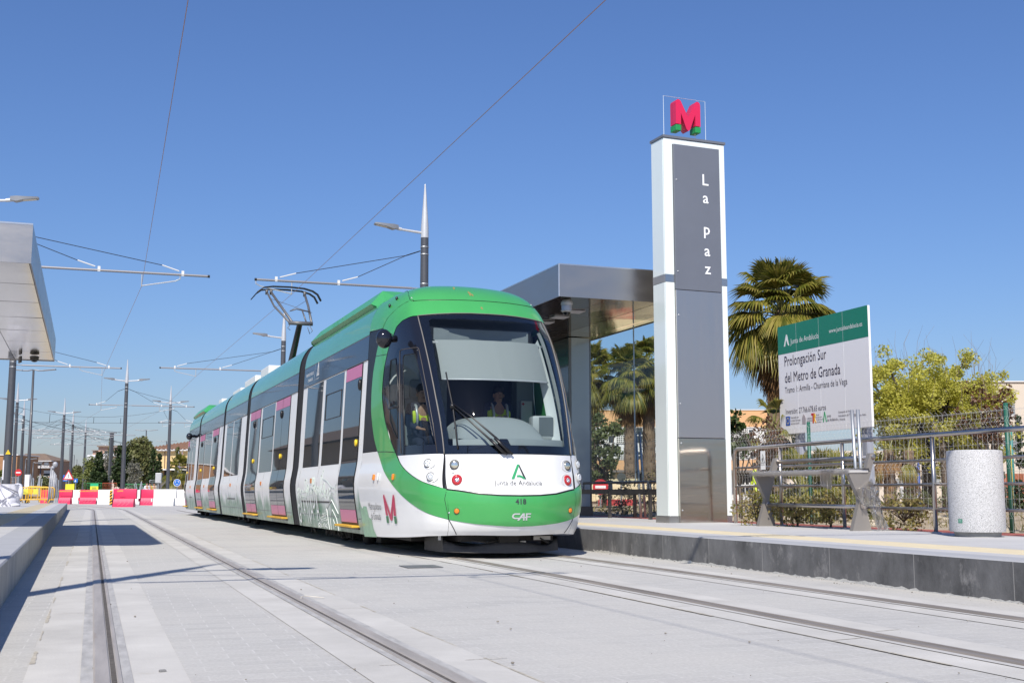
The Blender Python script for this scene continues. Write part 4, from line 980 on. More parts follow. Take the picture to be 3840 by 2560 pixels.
# ------------------------------------------------------------------ canopies
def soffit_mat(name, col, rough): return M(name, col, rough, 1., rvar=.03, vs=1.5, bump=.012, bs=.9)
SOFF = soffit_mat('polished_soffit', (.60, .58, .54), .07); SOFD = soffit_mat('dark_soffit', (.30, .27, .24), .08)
FASC = M('fascia_steel', (.42, .40, .385), .36, .95, rvar=.05, vs=1.2, stretch=(1, 1, 3))
def canopy(root, x0, x1, y0, y1, z0, z1, nx, ny, mats):
    mb = MB(); t = .02
    mb.span((x0+t, y0+t, z0+.03), (x1-t, y1-t, z1-.01)); mb.build('roof_box', M('roof_grey', (.35, .35, .36), .6), root)
    # fascia sheets with joints
    mb = MB(); m = 4
    mb.span((x0, y0, z0), (x1, y0+.018, z1)); mb.span((x0, y1-.018, z0), (x1, y1, z1))
    for i in range(m):
        a = y0+.02+(y1-y0-.04)*i/m; b = y0+.02+(y1-y0-.04)*(i+1)/m-.012
        mb.span((x0, a, z0), (x0+.018, b, z1)); mb.span((x1-.018, a, z0), (x1, b, z1))
    mb.build('fascia', FASC, root)
    mb = MB(); mb.tube([(x0-.002, y0-.002, z0), (x0-.002, y0-.002, z1)], .014, 6); mb.span((x0, y0-.004, z1-.012), (x1, y0+.02, z1+.012)); mb.span((x0-.004, y0, z1-.012), (x0+.02, y1, z1+.012)); mb.build('fascia_edge', M('edge_bright', (.62, .62, .62), .3, .9), root)
    for j in range(nx):
        mb = MB()
        for i in range(ny):
            a = y0+.02+(y1-y0-.04)*i/ny; b = y0+.02+(y1-y0-.04)*(i+1)/ny-.012
            c = x0+.02+(x1-x0-.04)*j/nx; d = x0+.02+(x1-x0-.04)*(j+1)/nx-.012
            dz = [.006*rnd.random() for _ in range(4)]
            mb.add([(c, a, z0+.012+dz[0]), (d, a, z0+.012+dz[1]), (d, b, z0+.012+dz[2]), (c, b, z0+.012+dz[3])], [(3, 2, 1, 0)])
        mb.build('soffit_panel', mats[j], root)
def dome_cam(loc, label, col, r=.17, sz=1.):
    t = thing('dome_camera', label, 'camera', loc); t.scale = (1, 1, sz)
    mb = MB(); mb.lathe([(r*.7, 0), (r*1.0, -r*.3), (r*1.05, -r*.75), (r*.9, -r*1.0), (r*.95, -r*1.1), (r*.9, -r*1.9)], (0, 0, 0), 24); mb.build('housing', col, t, 40)
    mb = MB(); mb.lathe([(r*1.0, -r*1.85), (r*1.06, -r*1.95), (r*.74, -r*2.2)], (0, 0, 0), 24); mb.build('rim', col, t, 40)
    mb = MB(); mb.ell((0, 0, -r*2.1), (r*.72, r*.72, r*.74), 18, 12); mb.build('dome', GLOSSB, t, True); return t
rs = thing('station_canopy', 'steel platform shelter with a deep fascia and glass wall behind the totem', 'shelter', (7.52, 19.75, 0), rad(1.9))
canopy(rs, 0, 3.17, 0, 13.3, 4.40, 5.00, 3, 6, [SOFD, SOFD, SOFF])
mb = MB()
for y in (1.45, 2.25, 3.05, 3.9, 4.75): mb.span((.85, y, 4.39), (1.17, y+.32, 4.408))
mb.build('ceiling_light', M('light_diffuser', (.62, .60, .66), .5), rs)
# column block with pale glass faces, back wall, glass wall
mb = MB(); mb.span((2.47, 5.2, PH+.22), (2.92, 5.23, 4.40), bev=.004); mb.build('glass_panel', M('column_glass', (.40, .47, .50), .12, coat=.8, var=.03, vs=1), rs)
mb = MB(); mb.span((2.40, 5.19, PH), (2.98, 5.235, PH+.22)); mb.span((2.42, 5.205, PH+.2), (2.465, 5.26, 4.4)); mb.span((2.925, 5.205, PH+.2), (2.965, 5.26, 4.4)); mb.build('column_frame', M('column_steel', (.20, .185, .17), .35, .9), rs)
mb = MB(); mb.span((2.42, 5.24, PH), (2.96, 12.4, 4.40)); mb.build('back_wall', M('back_wall_dark', (.055, .045, .04), .12, .6, coat=.5), rs)
mb = MB(); mb.span((2.405, 5.9, 2.3), (2.418, 7.2, 2.72)); mb.build('notice', M('reflection_grey', (.36, .36, .42), .4), rs)  # lighter rectangle painted on the dark wall in place of a reflection
mb = MB()
for a, b in ((.6, 2.85), (2.87, 5.15)): mb.span((2.90, a, PH+.75), (2.915, b, 4.40))
mb.build('glass_wall', glass('shelter_glass', (.90, .94, .93), .5, 1.45), rs)
mb = MB(); mb.span((2.895, 2.852, PH+.75), (2.92, 2.868, 4.4)); mb.build('glass_joint', GALV, rs)
# low steel leaning rail along the glass
lr = thing('leaning_rail', 'low brown steel rail frame along the foot of the shelter glass', 'rail', (9.95, 24.6, PH), rad(1.9))
BRS = M('dark_steel_rail', (.24, .22, .20), .30, 1., rvar=.06, vs=4)
mb = MB()
for x, y in ((-.02, -1.35), (.62, -1.25), (.02, -3.15), (.68, -3.0), (.05, -4.8)): mb.span((x-.03, y-.03, 0), (x+.03, y+.03, .62 if x < .3 else .58))
mb.build('post', BRS, lr)
mb = MB(); mb.span((-.06, -5.2, .50), (.02, .05, .60)); mb.span((.58, -5.2, .48), (.66, .05, .56)); mb.build('beam', BRS, lr)
mb = MB()
for a, b in ((-3.1, -1.4), (-5.1, -3.2), (-1.3, .05)): mb.tube([(.0, a, .60), (.0, a, .74), (.0, b, .74), (.0, b, .60)], .028, 6)
mb.build('back_loop', BRS, lr)
dome_cam((7.80, 20.1, 4.40), 'pale grey dome camera under the shelter roof behind the tram', LGREY, .105)

MATS['wavy'] = M('rippled_soffit', (.50, .47, .44), .05, 1., rvar=.03, vs=1.5, bump=.05, bs=2.2)
lc = thing('station_canopy', 'steel platform canopy over the far platform, seen from below at the picture edge', 'shelter', (-1.205, 16.9, 0), rad(1.25))
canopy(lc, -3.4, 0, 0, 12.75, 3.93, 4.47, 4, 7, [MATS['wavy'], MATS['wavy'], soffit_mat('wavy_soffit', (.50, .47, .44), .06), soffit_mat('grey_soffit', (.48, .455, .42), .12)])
WAVY = MATS['wavy_soffit']; 
mb = MB(); mb.span((-2.6, 3.0, PH), (-2.3, 3.3, 3.93)); mb.span((-2.6, 9.6, PH), (-2.3, 9.9, 3.93)); mb.build('column', DARK, lc)
dome_cam((-1.86, 28.55, 3.93), 'dark dome camera hanging at the far end of the left canopy', M('bronze_housing', (.10, .09, .075), .4), .100, .5)
hd = thing('hanging_display', 'slim dark display seen edge on under the left canopy', 'display', tuple(at(77, 1320, 26.5)[:2])+(3.93,), rad(15))
mb = MB(); mb.box((0, 0, -.08), (.035, .24, .15), bev=.01); mb.build('casing', BLACK, hd); mb = MB(); mb.tube([(0, 0, 0), (0, 0, -.02)], .012, 8); mb.build('hanger', BLACK, hd)

# ------------------------------------------------------------------ railing
def rx(y): return 10.30-.022*(y-13)*(1 if y > 13 else 0)+(.0)
rl = thing('railing', 'four bar stainless steel railing along the back of the platform', 'railing', (10.25, 13.1, PH))
ra = Vector((10.25, 13.1, PH)); end = 18.55
def rp(y, z): return (10.28+.014*(y-13.1)-ra.x, y-ra.y, z)
mb = MB(); mb.tube([rp(3, 1.29), rp(end-.12, 1.29), rp(end-.04, 1.26), rp(end, 1.17), rp(end, .0)], .033, 10); mb.build('handrail', TUBE, rl, True)
for z in (.955, .635, .315):
    mb = MB(); mb.tube([rp(3, z), rp(end, z)], .019, 8); mb.build('rail', TUBE, rl, True)
for y in (17.0, 15.2, 13.1, 11.1, 9.1):
    mb = MB(); mb.tube([rp(y, 0), rp(y, 1.27)], .028, 10); mb.lathe([(.07, 0), (.07, .012), (.03, .02)], rp(y, 0), 16); mb.build('post', TUBE, rl, True)

# ------------------------------------------------------------------ bench wrapped in film
bn = thing('bench', 'grey steel platform bench with X shaped legs and a film covered seat', 'bench', (9.78, 15.5, PH), 0)
BGR = M('bench_grey_paint', (.26, .242, .225), .42, .3, var=.04, vs=4)
def plank(m, a, b, wa, wb, t, y): # flat bar in the x-z plane
    a = Vector((a[0], y, a[1])); b = Vector((b[0], y, b[1])); d = (b-a).normalized(); n = Vector((d.z, 0, -d.x))
    q = [a-n*wa/2, a+n*wa/2, b+n*wb/2, b-n*wb/2]; m.add([p+Vector((0, -t/2, 0)) for p in q]+[p+Vector((0, t/2, 0)) for p in q], [(0, 1, 2, 3), (7, 6, 5, 4), (0, 4, 5, 1), (1, 5, 6, 2), (2, 6, 7, 3), (3, 7, 4, 0)])
for y in (1.27, -1.27):
    mb = MB(); P = [(0.0, 0), (.30, 0), (.17, .44), (.28, .80), (.36, 1.06), (.40, 1.08), (.36, 1.10), (.31, 1.08), (.205, .78), (-.04, .78), (-.04, .74), (.09, .44)]
    P = [(-.03, 0), (.28, 0), (.175, .43), (.385, 1.06), (.36, 1.085), (.30, 1.08), (.205, .795), (-.05, .795), (-.05, .765), (.105, .43)]
    mb.prism(P, ((0, y-.04, 0), (1, 0, 0), (0, 0, 1), (0, 1, 0)), .08); mb.build('leg', BGR, bn)
    mb = MB(); 
    for q in ((.345, 1.03), (.14, .34)): mb.lathe([(.035, -.055), (.035, .055), (.02, .06)], (q[0], y, q[1]), 14, Matrix.Rotation(math.pi/2, 3, 'X'))
    mb.build('bolt', TUBE, bn)
mb = MB(); mb.tube([(.35, -1.24, 1.02), (.35, 1.24, 1.02)], .034, 10); mb.build('back_bar', TUBE, bn, True)
mb = MB(); mb.tube([(.16, -1.24, .335), (.16, 1.24, .335)], .030, 10); mb.build('foot_bar', TUBE, bn, True)
mb = MB(); mb.box((.085, 0, .825), (.34, 2.66, .05), bev=.018); mb.build('seat', M('seat_light_grey', (.50, .49, .48), .5), bn, 40)
FILM = bpy.data.materials.new('clear_wrapping_film'); FILM.use_nodes = True; n = FILM.node_tree.nodes; L = FILM.node_tree.links; n.clear()
_o = n.new('ShaderNodeOutputMaterial'); _t = n.new('ShaderNodeBsdfTransparent'); _t.inputs[0].default_value = (.93, .93, .93, 1); _g = n.new('ShaderNodeBsdfGlossy'); _g.inputs['Roughness'].default_value = .12; _d = n.new('ShaderNodeBsdfTranslucent'); _d.inputs[0].default_value = (.8, .78, .76, 1)
_lw = n.new('ShaderNodeLayerWeight'); _lw.inputs[0].default_value = .25; _a = n.new('ShaderNodeMixShader'); _b = n.new('ShaderNodeMixShader'); _b.inputs[0].default_value = .55
_tc = n.new('ShaderNodeTexCoord'); _n = n.new('ShaderNodeTexNoise'); _n.inputs['Scale'].default_value = 14; _n.inputs['Detail'].default_value = 4; L.new(_tc.outputs['Object'], _n.inputs[0]); _bp = n.new('ShaderNodeBump'); _bp.inputs['Strength'].default_value = .9; _bp.inputs['Distance'].default_value = .05; L.new(_n.outputs['Fac'], _bp.inputs['Height']); L.new(_bp.outputs[0], _g.inputs['Normal'])
L.new(_t.outputs[0], _b.inputs[1]); L.new(_d.outputs[0], _b.inputs[2]); L.new(_lw.outputs['Fresnel'], _a.inputs[0]); L.new(_b.outputs[0], _a.inputs[1]); L.new(_g.outputs[0], _a.inputs[2]); L.new(_a.outputs[0], _o.inputs[0])
pf = thing('plastic_film', 'torn clear plastic wrapping hanging from the near end of the bench', 'plastic film', (9.78, 15.5, PH))
mb = MB()                               # over the seat
P = []
for i in range(41):
    y = -1.36+2.72*i/40; j = lambda: .012*(rnd.random()-.5)
    P.append([(-.11+j(), y, .775+j()), (-.105+j(), y, .83+j()), (-.07, y, .862+j()), (.1, y, .866+j()), (.24, y, .862+j()), (.265, y, .82+j())])
mb.grid(P); mb.build('seat_cover', FILM, pf, True)
mb = MB()
def sheet(top, bot, nu, nv, amp, fold):
    P = []
    for i in range(nv+1):
        a = i/nv; row = []
        for k in range(nu+1):
            b = k/nu; p = Vector(top[0]).lerp(top[1], b).lerp(Vector(bot[0]).lerp(bot[1], b), a)
            w = amp*(math.sin(b*fold*6.28+a*5)+.6*math.sin(b*fold*11+a*9+1))*(.4+a); p += Vector((w*.5, w, .02*math.sin(a*14+b*9)*amp*8)); row.append(p+Vector((0, 0, .01*rnd.random())))
        P.append(row)
    mb.grid(P)
sheet(((-.10, -1.02, .86), (-.09, -.66, .86)), ((-.15, -1.0, .56), (-.13, -.70, .62)), 14, 10, .022, 2)
sheet(((.28, -1.36, .72), (.02, -1.30, .52)), ((.40, -1.34, .42), (.14, -1.36, .30)), 22, 16, .04, 2.2)
sheet(((.02, -1.33, .58), (.40, -1.36, .62)), ((.10, -1.38, .34), (.38, -1.38, .36)), 20, 10, .04, 3)
sheet(((.20, -1.37, .36), (.36, -1.38, .40)), ((.30, -1.42, .0), (.46, -1.46, .005)), 16, 20, .022, 2)
mb.build('hanging_film', FILM, pf, True)

# ------------------------------------------------------------------ litter bin
def granite():
    m = bpy.data.materials.new('speckled_stone'); m.use_nodes = True; n = m.node_tree.nodes; L = m.node_tree.links; b = n['Principled BSDF']; b.inputs['Roughness'].default_value = .85
    tc = n.new('ShaderNodeTexCoord'); v = n.new('ShaderNodeTexVoronoi'); v.inputs['Scale'].default_value = 240; L.new(tc.outputs['Object'], v.inputs[0])
    sp = n.new('ShaderNodeSeparateColor'); L.new(v.outputs['Color'], sp.inputs[0])
    r = n.new('ShaderNodeValToRGB'); e = r.color_ramp.elements; e[0].position = 0; e[0].color = (.16, .16, .16, 1); e[1].position = 1; e[1].color = (.66, .66, .67, 1)
    for p_, c in ((.10, .22), (.2, .44), (.6, .54)): q = e.new(p_); q.color = (c, c, c*1.01, 1)
    L.new(sp.outputs[0], r.inputs[0]); L.new(r.outputs[0], b.inputs['Base Color'])
    bp = n.new('ShaderNodeBump'); bp.inputs['Strength'].default_value = .35; bp.inputs['Distance'].default_value = .01; L.new(v.outputs['Distance'], bp.inputs['Height']); L.new(bp.outputs[0], b.inputs['Normal']); return m
bi = thing('litter_bin', 'round speckled grey concrete litter bin on the platform in front of the railing', 'bin', (9.945, 11.90, PH))
mb = MB(); mb.lathe([(.300, .085), (.318, .06), (.325, .10), (.325, 1.015), (.318, 1.035), (.285, 1.04), (.275, 1.03), (.275, .9)], (0, 0, 0), 56); mb.build('body', granite(), bi, 35)
mb = MB(); mb.lathe([(.265, 0), (.265, .03), (.28, .062)], (0, 0, 0), 40); mb.build('foot', M('bin_foot', (.30, .30, .29), .9, var=.15, vs=12), bi, 35)
mb = MB(); mb.lathe([(.275, .9), (.001, .9)], (0, 0, 0), 32); mb.build('liner', BLACK, bi)
th = math.atan2(-(11.88), -9.97)-.62
R = Matrix.Rotation(th, 3, 'Z'); mb = MB()
P = [[R @ Vector((.3265*math.cos(a), .3265*math.sin(a), z)) for z in (.165, .215)] for a in frange(-.09, .09, 6)]
mb.grid(P); mb.build('maker_plate', M('plate_green', (.06, .22, .15), .4), bi)
mb = MB()
for k in range(2):
    mb.grid([[R @ Vector((.3275*math.cos(a), .3275*math.sin(a), z)) for z in (.180+.018*k, .188+.018*k)] for a in frange(-.05, .05, 6)])
mb.build('plate_mark', M('plate_mark', (.25, .42, .36), .5), bi)

# ------------------------------------------------------------------ fences behind the platform
def fx(y): return 11.55-.0285*(y-10)
WIREG = M('wire_grey', (.56, .57, .56), .6)
GREENP = M('fence_green', (.015, .10, .065), .45)
def gp_(y, z): return (fx(y), y, z)
fc = thing('mesh_fence', 'galvanised wire panel fence with bent ribs between the platform and the garden', 'fence', (fx(14), 14, .325)); fo = Vector((fx(14), 14, .325))
y0, y1 = 8.0, 30.0; pw = 2.5
k = 0; y = y0
while y < y1-.1:
    mb = MB(); h1 = 1.72; ya, yb = y+.02, min(y+pw, y1)-.02
    def rib(z): return .045*(1 if abs(z-.25) < .02 or abs(z-.92) < .02 or abs(z-1.5) < .02 else 0)
    zs = [0, .19, .25, .31, .86, .92, .98, 1.44, 1.5, 1.56, 1.66, 1.70]
    ys = [ya+(yb-ya)*i/25 for i in range(26)]
    for yy in ys: mb.tube([(fx(yy)-fo.x-rib(z)-(.05 if z == 1.70 else 0), yy-fo.y, z) for z in zs], .0015, 3, False)
    for z in (.02, .19, .25, .31, .45, .65, .86, .92, .98, 1.2, 1.44, 1.5, 1.56, 1.66):
        mb.tube([(fx(ya)-fo.x-rib(z), ya-fo.y, z), (fx(yb)-fo.x-rib(z), yb-fo.y, z)], .0015, 3, False)
    mb.build('wire_panel', WIREG, fc); y += pw
cf = thing('chain_link_fence', 'chain link fence on dark green posts behind the wire panels', 'fence', (fx(14)+.28, 14, .3)); co = Vector((fx(14)+.28, 14, .3))
for y in (8.6, 13.35, 18.1, 22.9, 27.6):
    mb = MB(); mb.tube([(fx(y)+.28-co.x, y-co.y, 0), (fx(y)+.28-co.x, y-co.y, 1.80)], .032, 8); mb.build('post', GREENP, cf, True)
mb = MB(); sp = .075; L0 = 22.5; H0 = 1.70; n = int(L0/sp)
for i in range(n+int(H0/sp)):
    for d in (1, -1):
        a0 = i*sp-(H0 if d > 0 else 0); pts = []
        za, zb = 0, H0
        ya_, yb_ = (a0, a0+H0) if d > 0 else (a0, a0-H0)
        if ya_ < 0: za = (0-ya_)*1 if d > 0 else 0; ya_ = max(ya_, 0)
        if yb_ < 0: zb = H0+yb_; yb_ = 0
        if ya_ > L0 or yb_ > L0 or zb <= za: continue
        mb.tube([(fx(8+ya_)+.28-co.x, 8+ya_-co.y, za), (fx(8+yb_)+.28-co.x, 8+yb_-co.y, zb)], .0005, 3, False)
for z in (.02, .85, 1.70): mb.tube([(fx(8)+.28-co.x, 8-co.y, z), (fx(30)+.28-co.x, 30-co.y, z)], .002, 3, False)
mb.build('wire_netting', WIREG, cf)
# leaning galvanised posts, two pairs
GP = 'loose galvanised posts leaning at the fence'
def lean(a, b, label):
    t = MB(); a = Vector(a); b = Vector(b); t.tube([(0, 0, 0), b-a], .027, 10); o = t.build('loose_post', GALV, None, True); o.location = a; tag(o, label, 'post', GP)
lean(at(3222, 1968, 16.9), at(3194, 1536, 17.0), 'leaning galvanised tube behind the bench, the one further from the bin')
lean(at(3240, 1970, 16.8), at(3216, 1535, 16.9), 'leaning galvanised tube behind the bench, the one nearer the bin')
lean(at(2404, 1945, 24.9), at(2384, 1624, 25.0), 'leaning galvanised tube seen through the shelter glass, with the taller neighbour beside it')
lean(at(2421, 1938, 25.3), at(2398, 1619, 25.4), 'taller leaning galvanised tube seen through the shelter glass')
# warning plate on the fence
wp_ = thing('warning_plate', 'white plate with a black triangle hazard symbol hung on the wire fence', 'sign', at(2861, 1725, 19.7), rad(-85))
mb = MB(); mb.box((0, 0, 0), (.13, .004, .31)); mb.build('plate', WHITE, wp_)
# front is toward -y of the plate's own frame after rotation
mb = MB(); 
def tri(m, s, y): m.add([(-.058*s, y, -.045*s-.0), (.058*s, y, -.045*s), (0, y, .11*s)], [(0, 1, 2)])
tri(mb, 1, -.004); mb.build('triangle', BLACK, wp_)
mb = MB(); tri(mb, .80, -.006); mb.build('triangle_field', M('plate_white', (.72, .72, .70), .5), wp_)
mb = MB(); mb.tube([(.004, -.008, .035), (-.006, -.008, .01), (.008, -.008, -.02)], .006, 5); mb.tube([(-.02, -.008, .02), (.018, -.008, .012)], .004, 5); mb.ell((.008, -.008, .044), (.008, .002, .008), 8, 5); text_flat(mb, 'PELIGRO', ((0, -.0035, -.085), (1, 0, 0), (0, 0, 1), (0, -1, 0)), .032, .8, 'CENTER', 0, .001); mb.build('pictogram', BLACK, wp_)

# ------------------------------------------------------------------ works billboard
BX, BY0, BY1, BZ0, BZ1 = 16.82, 23.56, 27.60, 2.40, 5.29
bb = thing('billboard', 'large white construction notice board with a green header on two steel posts', 'billboard', (BX, (BY0+BY1)/2, .3), 0)
bo = Vector((BX, (BY0+BY1)/2, .3))
BW = BY1-BY0; BH = BZ1-BZ0
# board frame: origin at upper-left seen from the platform side (y = BY1), a along -y, b up, out -x
fr = ((0, BY1-bo.y, BZ0-bo.z), (0, -1, 0), (0, 0, 1), (-1, 0, 0))
mb = MB(); mb.span((0, BY0-bo.y, BZ0-bo.z), (.06, BY1-bo.y, BZ1-bo.z)); mb.build('board', M('board_white', (.80, .79, .81), .45, var=.012, vs=1), bb)
hd_ = MB(); hd_.add([(-.003, BY1-bo.y, BZ1-.585*1-bo.z-.17), (-.003, BY0-bo.y, BZ1-.585-bo.z-.17), (-.003, BY0-bo.y, BZ1-bo.z), (-.003, BY1-bo.y, BZ1-bo.z)], [(0, 1, 2, 3)])
hdr = hd_.build('header', M('header_green', (.012, .20, .125), .4), bb)
mb = MB()
for a in (.9, 1.95, 3.0): mb.prism([(a, .0), (a+.006, .0), (a+.006, BH), (a, BH)], fr, .0036)
mb.build('sheet_joint', M('sheet_joint', (.62, .64, .66), .4), bb)
TW = M('sign_letter_white', (.80, .80, .80), .5); TD = M('sign_letter_dark', (.035, .022, .045), .5)
mb = MB(); text_flat(mb, 'Junta de Andalucía', (*fr[:1], *fr[1:]), .27, .80) if False else None
def bt(m, s, a, b, size, sx=.8, bold=0.): text_flat(m, s, (Vector(fr[0])+Vector(fr[1])*a+Vector((0, 0, b)), *fr[1:]), size, sx, 'LEFT', bold, .006)
bt(mb, 'Junta de Andalucía', .64, 2.36, .205, .86, 0); bt(mb, 'www.juntadeandalucia.es', 2.42, 2.42, .165, .84, 0)
mb.prism([(.30, 2.33), (.42, 2.64), (.455, 2.64), (.36, 2.33)], fr, .006); mb.prism([(.44, 2.62), (.465, 2.62), (.55, 2.33), (.52, 2.33), (.46, 2.40), (.40, 2.42), (.40, 2.375), (.46, 2.36), (.49, 2.33)] if False else [(.44, 2.63), (.465, 2.63), (.555, 2.33), (.505, 2.345), (.42, 2.50)], fr, .006)
mb.build('lettering', TW, hdr)
mb = MB(); bt(mb, 'Prolongación Sur', .29, 1.80, .385, .74, 0); bt(mb, 'del Metro de Granada', .29, 1.36, .385, .74, 0); bt(mb, 'Tramo 1: Armilla - Churriana de la Vega', .29, 1.08, .235, .74, -.001); bt(mb, 'Inversión: 27.766.678,65 euros', .29, .50 if False else .52+.0, .205, .74, -.001)
for s, a, b, z in (('Financiado por', .52, .395-.0, .075), ('la Unión Europea', .52, .315, .075), ('NextGenerationEU', .52, .24, .06), ('GOBIERNO', 1.29, .33, .055), ('DE ESPAÑA', 1.29, .27, .055), ('Plan de', 1.72, .40, .055), ('Recuperación,', 1.72, .34, .055), ('Transformación', 1.72, .28, .055), ('y Resiliencia', 1.72, .22, .055), ('Junta', 2.20, .33, .10), ('de Andalucía', 2.20, .23, .10), ('Consejería de Fomento,', 2.70, .40, .075), ('Articulación del Territorio', 2.70, .31, .075), ('y Vivienda', 2.70, .22, .075), ('Agencia de Obra Pública', 3.30, .28, .06)):
    bt(mb, s, a, b, z, .9)
mb.build('lettering', TD, bb)
mb = MB(); mb.prism([(.29, .22), (.49, .22), (.49, .46), (.29, .46)], fr, .006); eu = mb.build('flag', M('flag_blue', (.02, .09, .42), .5), bb)
mb = MB()
for q in range(12): t = q*math.pi/6; mb.prism([(.39+.06*math.cos(t)+.012*math.cos(w), .34+.075*math.sin(t)+.014*math.sin(w)) for w in frange(0, 6.28, 5)[:-1]], fr, .008)
mb.build('star', M('star_yellow', (.75, .62, .15), .5), eu)
mb = MB(); mb.prism([(1.08, .22), (1.24, .22), (1.25, .36), (1.22, .42), (1.16, .48), (1.10, .42), (1.07, .36)], fr, .006); mb.build('crest', M('crest_grey', (.40, .36, .38), .6), bb)
mb = MB(); mb.prism([(1.50, .42), (1.50, .47), (1.66, .47), (1.66, .42), (1.605, .42), (1.605, .22), (1.555, .22), (1.555, .42)], fr, .006); mb.build('emblem', RED, bb)
mb = MB(); mb.prism([(1.615, .22), (1.615, .46), (1.69, .44), (1.70, .37), (1.66, .33), (1.72, .22), (1.68, .22), (1.64, .31)], fr, .007); mb.build('emblem', YELLOW, bb)
mb = MB(); mb.prism([(2.02, .22), (2.09, .48), (2.12, .48), (2.06, .22)], fr, .006); mb.prism([(2.10, .46), (2.125, .46), (2.19, .22), (2.155, .22)], fr, .006); mb.build('emblem', LOGOG, bb)
for y, lab in ((BY1-.70, 0), (BY0+.42, 1)):
    mb = MB(); mb.span((.07, y-.10-bo.y, 0), (.25, y+.10-bo.y, 4.6)); mb.build('post', M('post_grey_blue', (.33, .35, .41), .5, .2), bb)
mb = MB()
for z in (2.7, 3.8, 4.9): mb.span((.062, BY0-bo.y+.05, z-.3), (.10, BY1-bo.y-.05, z-.24))
mb.build('rear_bracket', GALV, bb)
# ------------------------------------------------------------------ catenary poles
CG = 'catenary poles with pale pointed tips'
def catpole(x, y, sides, tubes, label, lamps=None, rz=0, big=1., simple=False, reg=None):
    """sides: +-1 per cantilever (x direction), tubes: their lengths, reg: distance of the contact wire from the pole"""
    t = thing('catenary_pole', label, 'catenary pole', (x, y, 0), rz, CG); n = 8 if simple else 14
    mb = MB(); mb.tube([(0, 0, 0), (0, 0, 3.0), (0, 0, 8.36)], [.155*big, .145*big, .115*big], n)
    mb.lathe([(.26, 0), (.26, .03), (.17, .05)], (0, 0, 0), n); mb.build('shaft', DARK, t, 30)
    mb = MB(); mb.tube([(0, 0, 8.30), (0, 0, 8.62), (0, 0, 9.90)], [.118, .112, .022], n); mb.ell((0, 0, 9.9), (.024, .024, .03), 8, 5); mb.build('spire', LGREY, t, 30)
    mb = MB()
    for z in (7.80, 8.02, 6.68, 6.92): mb.lathe([(.128*big, -.012), (.132*big, 0), (.128*big, .012)], (0, 0, z), n)
    mb.build('clamp', GALV, t)
    for s in (lamps if lamps is not None else sides):
        mb = MB(); mb.tube([(s*.1, 0, 8.45), (s*.75, 0, 8.51)], [.04, .035], 8); mb.tube([(s*.70, 0, 8.51), (s*.88, 0, 8.54)], .05, 8); la = mb.build('lamp_arm', LGREY, t, 30)
        mb = MB(); P = []
        for v, w, a, b in ((.80, .06, -.05, .05), (.95, .12, -.09, .06), (1.12, .13, -.03, .06), (1.47, .12, .03, .075), (1.51, .10, .045, .07)): P.append([(s*v, -w, 8.57+a*.9), (s*v, -w, 8.57+b), (s*v, w, 8.57+b), (s*v, w, 8.57+a*.9), (s*v, -w, 8.57+a*.9)])
        mb.grid(P); mb.add(P[0][:4], [(0, 1, 2, 3)]); mb.add(P[-1][:4], [(0, 1, 2, 3)]); mb.build('lamp', M('lamp_grey', (.22, .23, .25), .4, .2), la, 30)
        if not simple: mb = MB(); mb.add([(s*1.12, -.09, 8.54), (s*1.12, .09, 8.54), (s*1.45, .09, 8.588), (s*1.45, -.09, 8.588)], [(0, 1, 2, 3)]); mb.build('lamp_glass', M('lamp_pane', (.55, .52, .45), .3), la)
    for i, s in enumerate(sides):
        Lt = tubes[i]
        mb = MB(); mb.tube([(s*.15, 0, 6.78), (s*.38, 0, 6.78)], .022, 6); mb.tube([(s*.38, 0, 6.78), (s*Lt, 0, 6.78+.0)], .034, 8); ct = mb.build('cantilever_tube', M('tube_grey', (.24, .24, .26), .45, .3), t, 30)
        mb = MB(); mb.tube([(s*(Lt-.02), 0, 6.78), (s*(Lt+.04), 0, 6.78)], .040, 8); mb.build('tube_cap', BLACK, ct)
        mb = MB(); fr_ = ((Lt*.885, .10), (Lt*.52, .10)) if Lt > 3 else ((Lt*.8, .1),)
        for f_, d in fr_:
            mb.tube([(s*.55, 0, 7.74), (s*(f_-.55), 0, 7.02)], .010 if not simple else .012, 4); mb.tube([(s*.13, 0, 7.9), (s*.55, 0, 7.74)], .016, 4)
        mb.build('stay_wire', WIRE, ct)
        mb = MB()
        for f_, d in fr_:
            mb.tube([(s*(f_-.55), 0, 7.02), (s*(f_-.1), 0, 6.88)], .018, 5); mb.box((s*f_, 0, 6.82), (.07, .06, .14))
        mb.build('insulator', M('insulator_white', (.68, .67, .65), .4), ct)
        rg = reg[i] if reg else Lt*.75
        mb = MB(); e = -1 if rg+.9 > Lt else 1
        q = rg+e*1.0; mb.tube([(s*q, 0, 6.76), (s*q, 0, 6.66), (s*(q-e*.12), 0, 6.6), (s*rg, 0, 6.42)], .016, 5); mb.tube([(s*rg, 0, 6.76), (s*rg, .03, 6.40)], .014, 5); mb.build('registration_arm', M('arm_bright', (.66, .66, .65), .35, .6), ct)
    return t
R0 = rad(0)
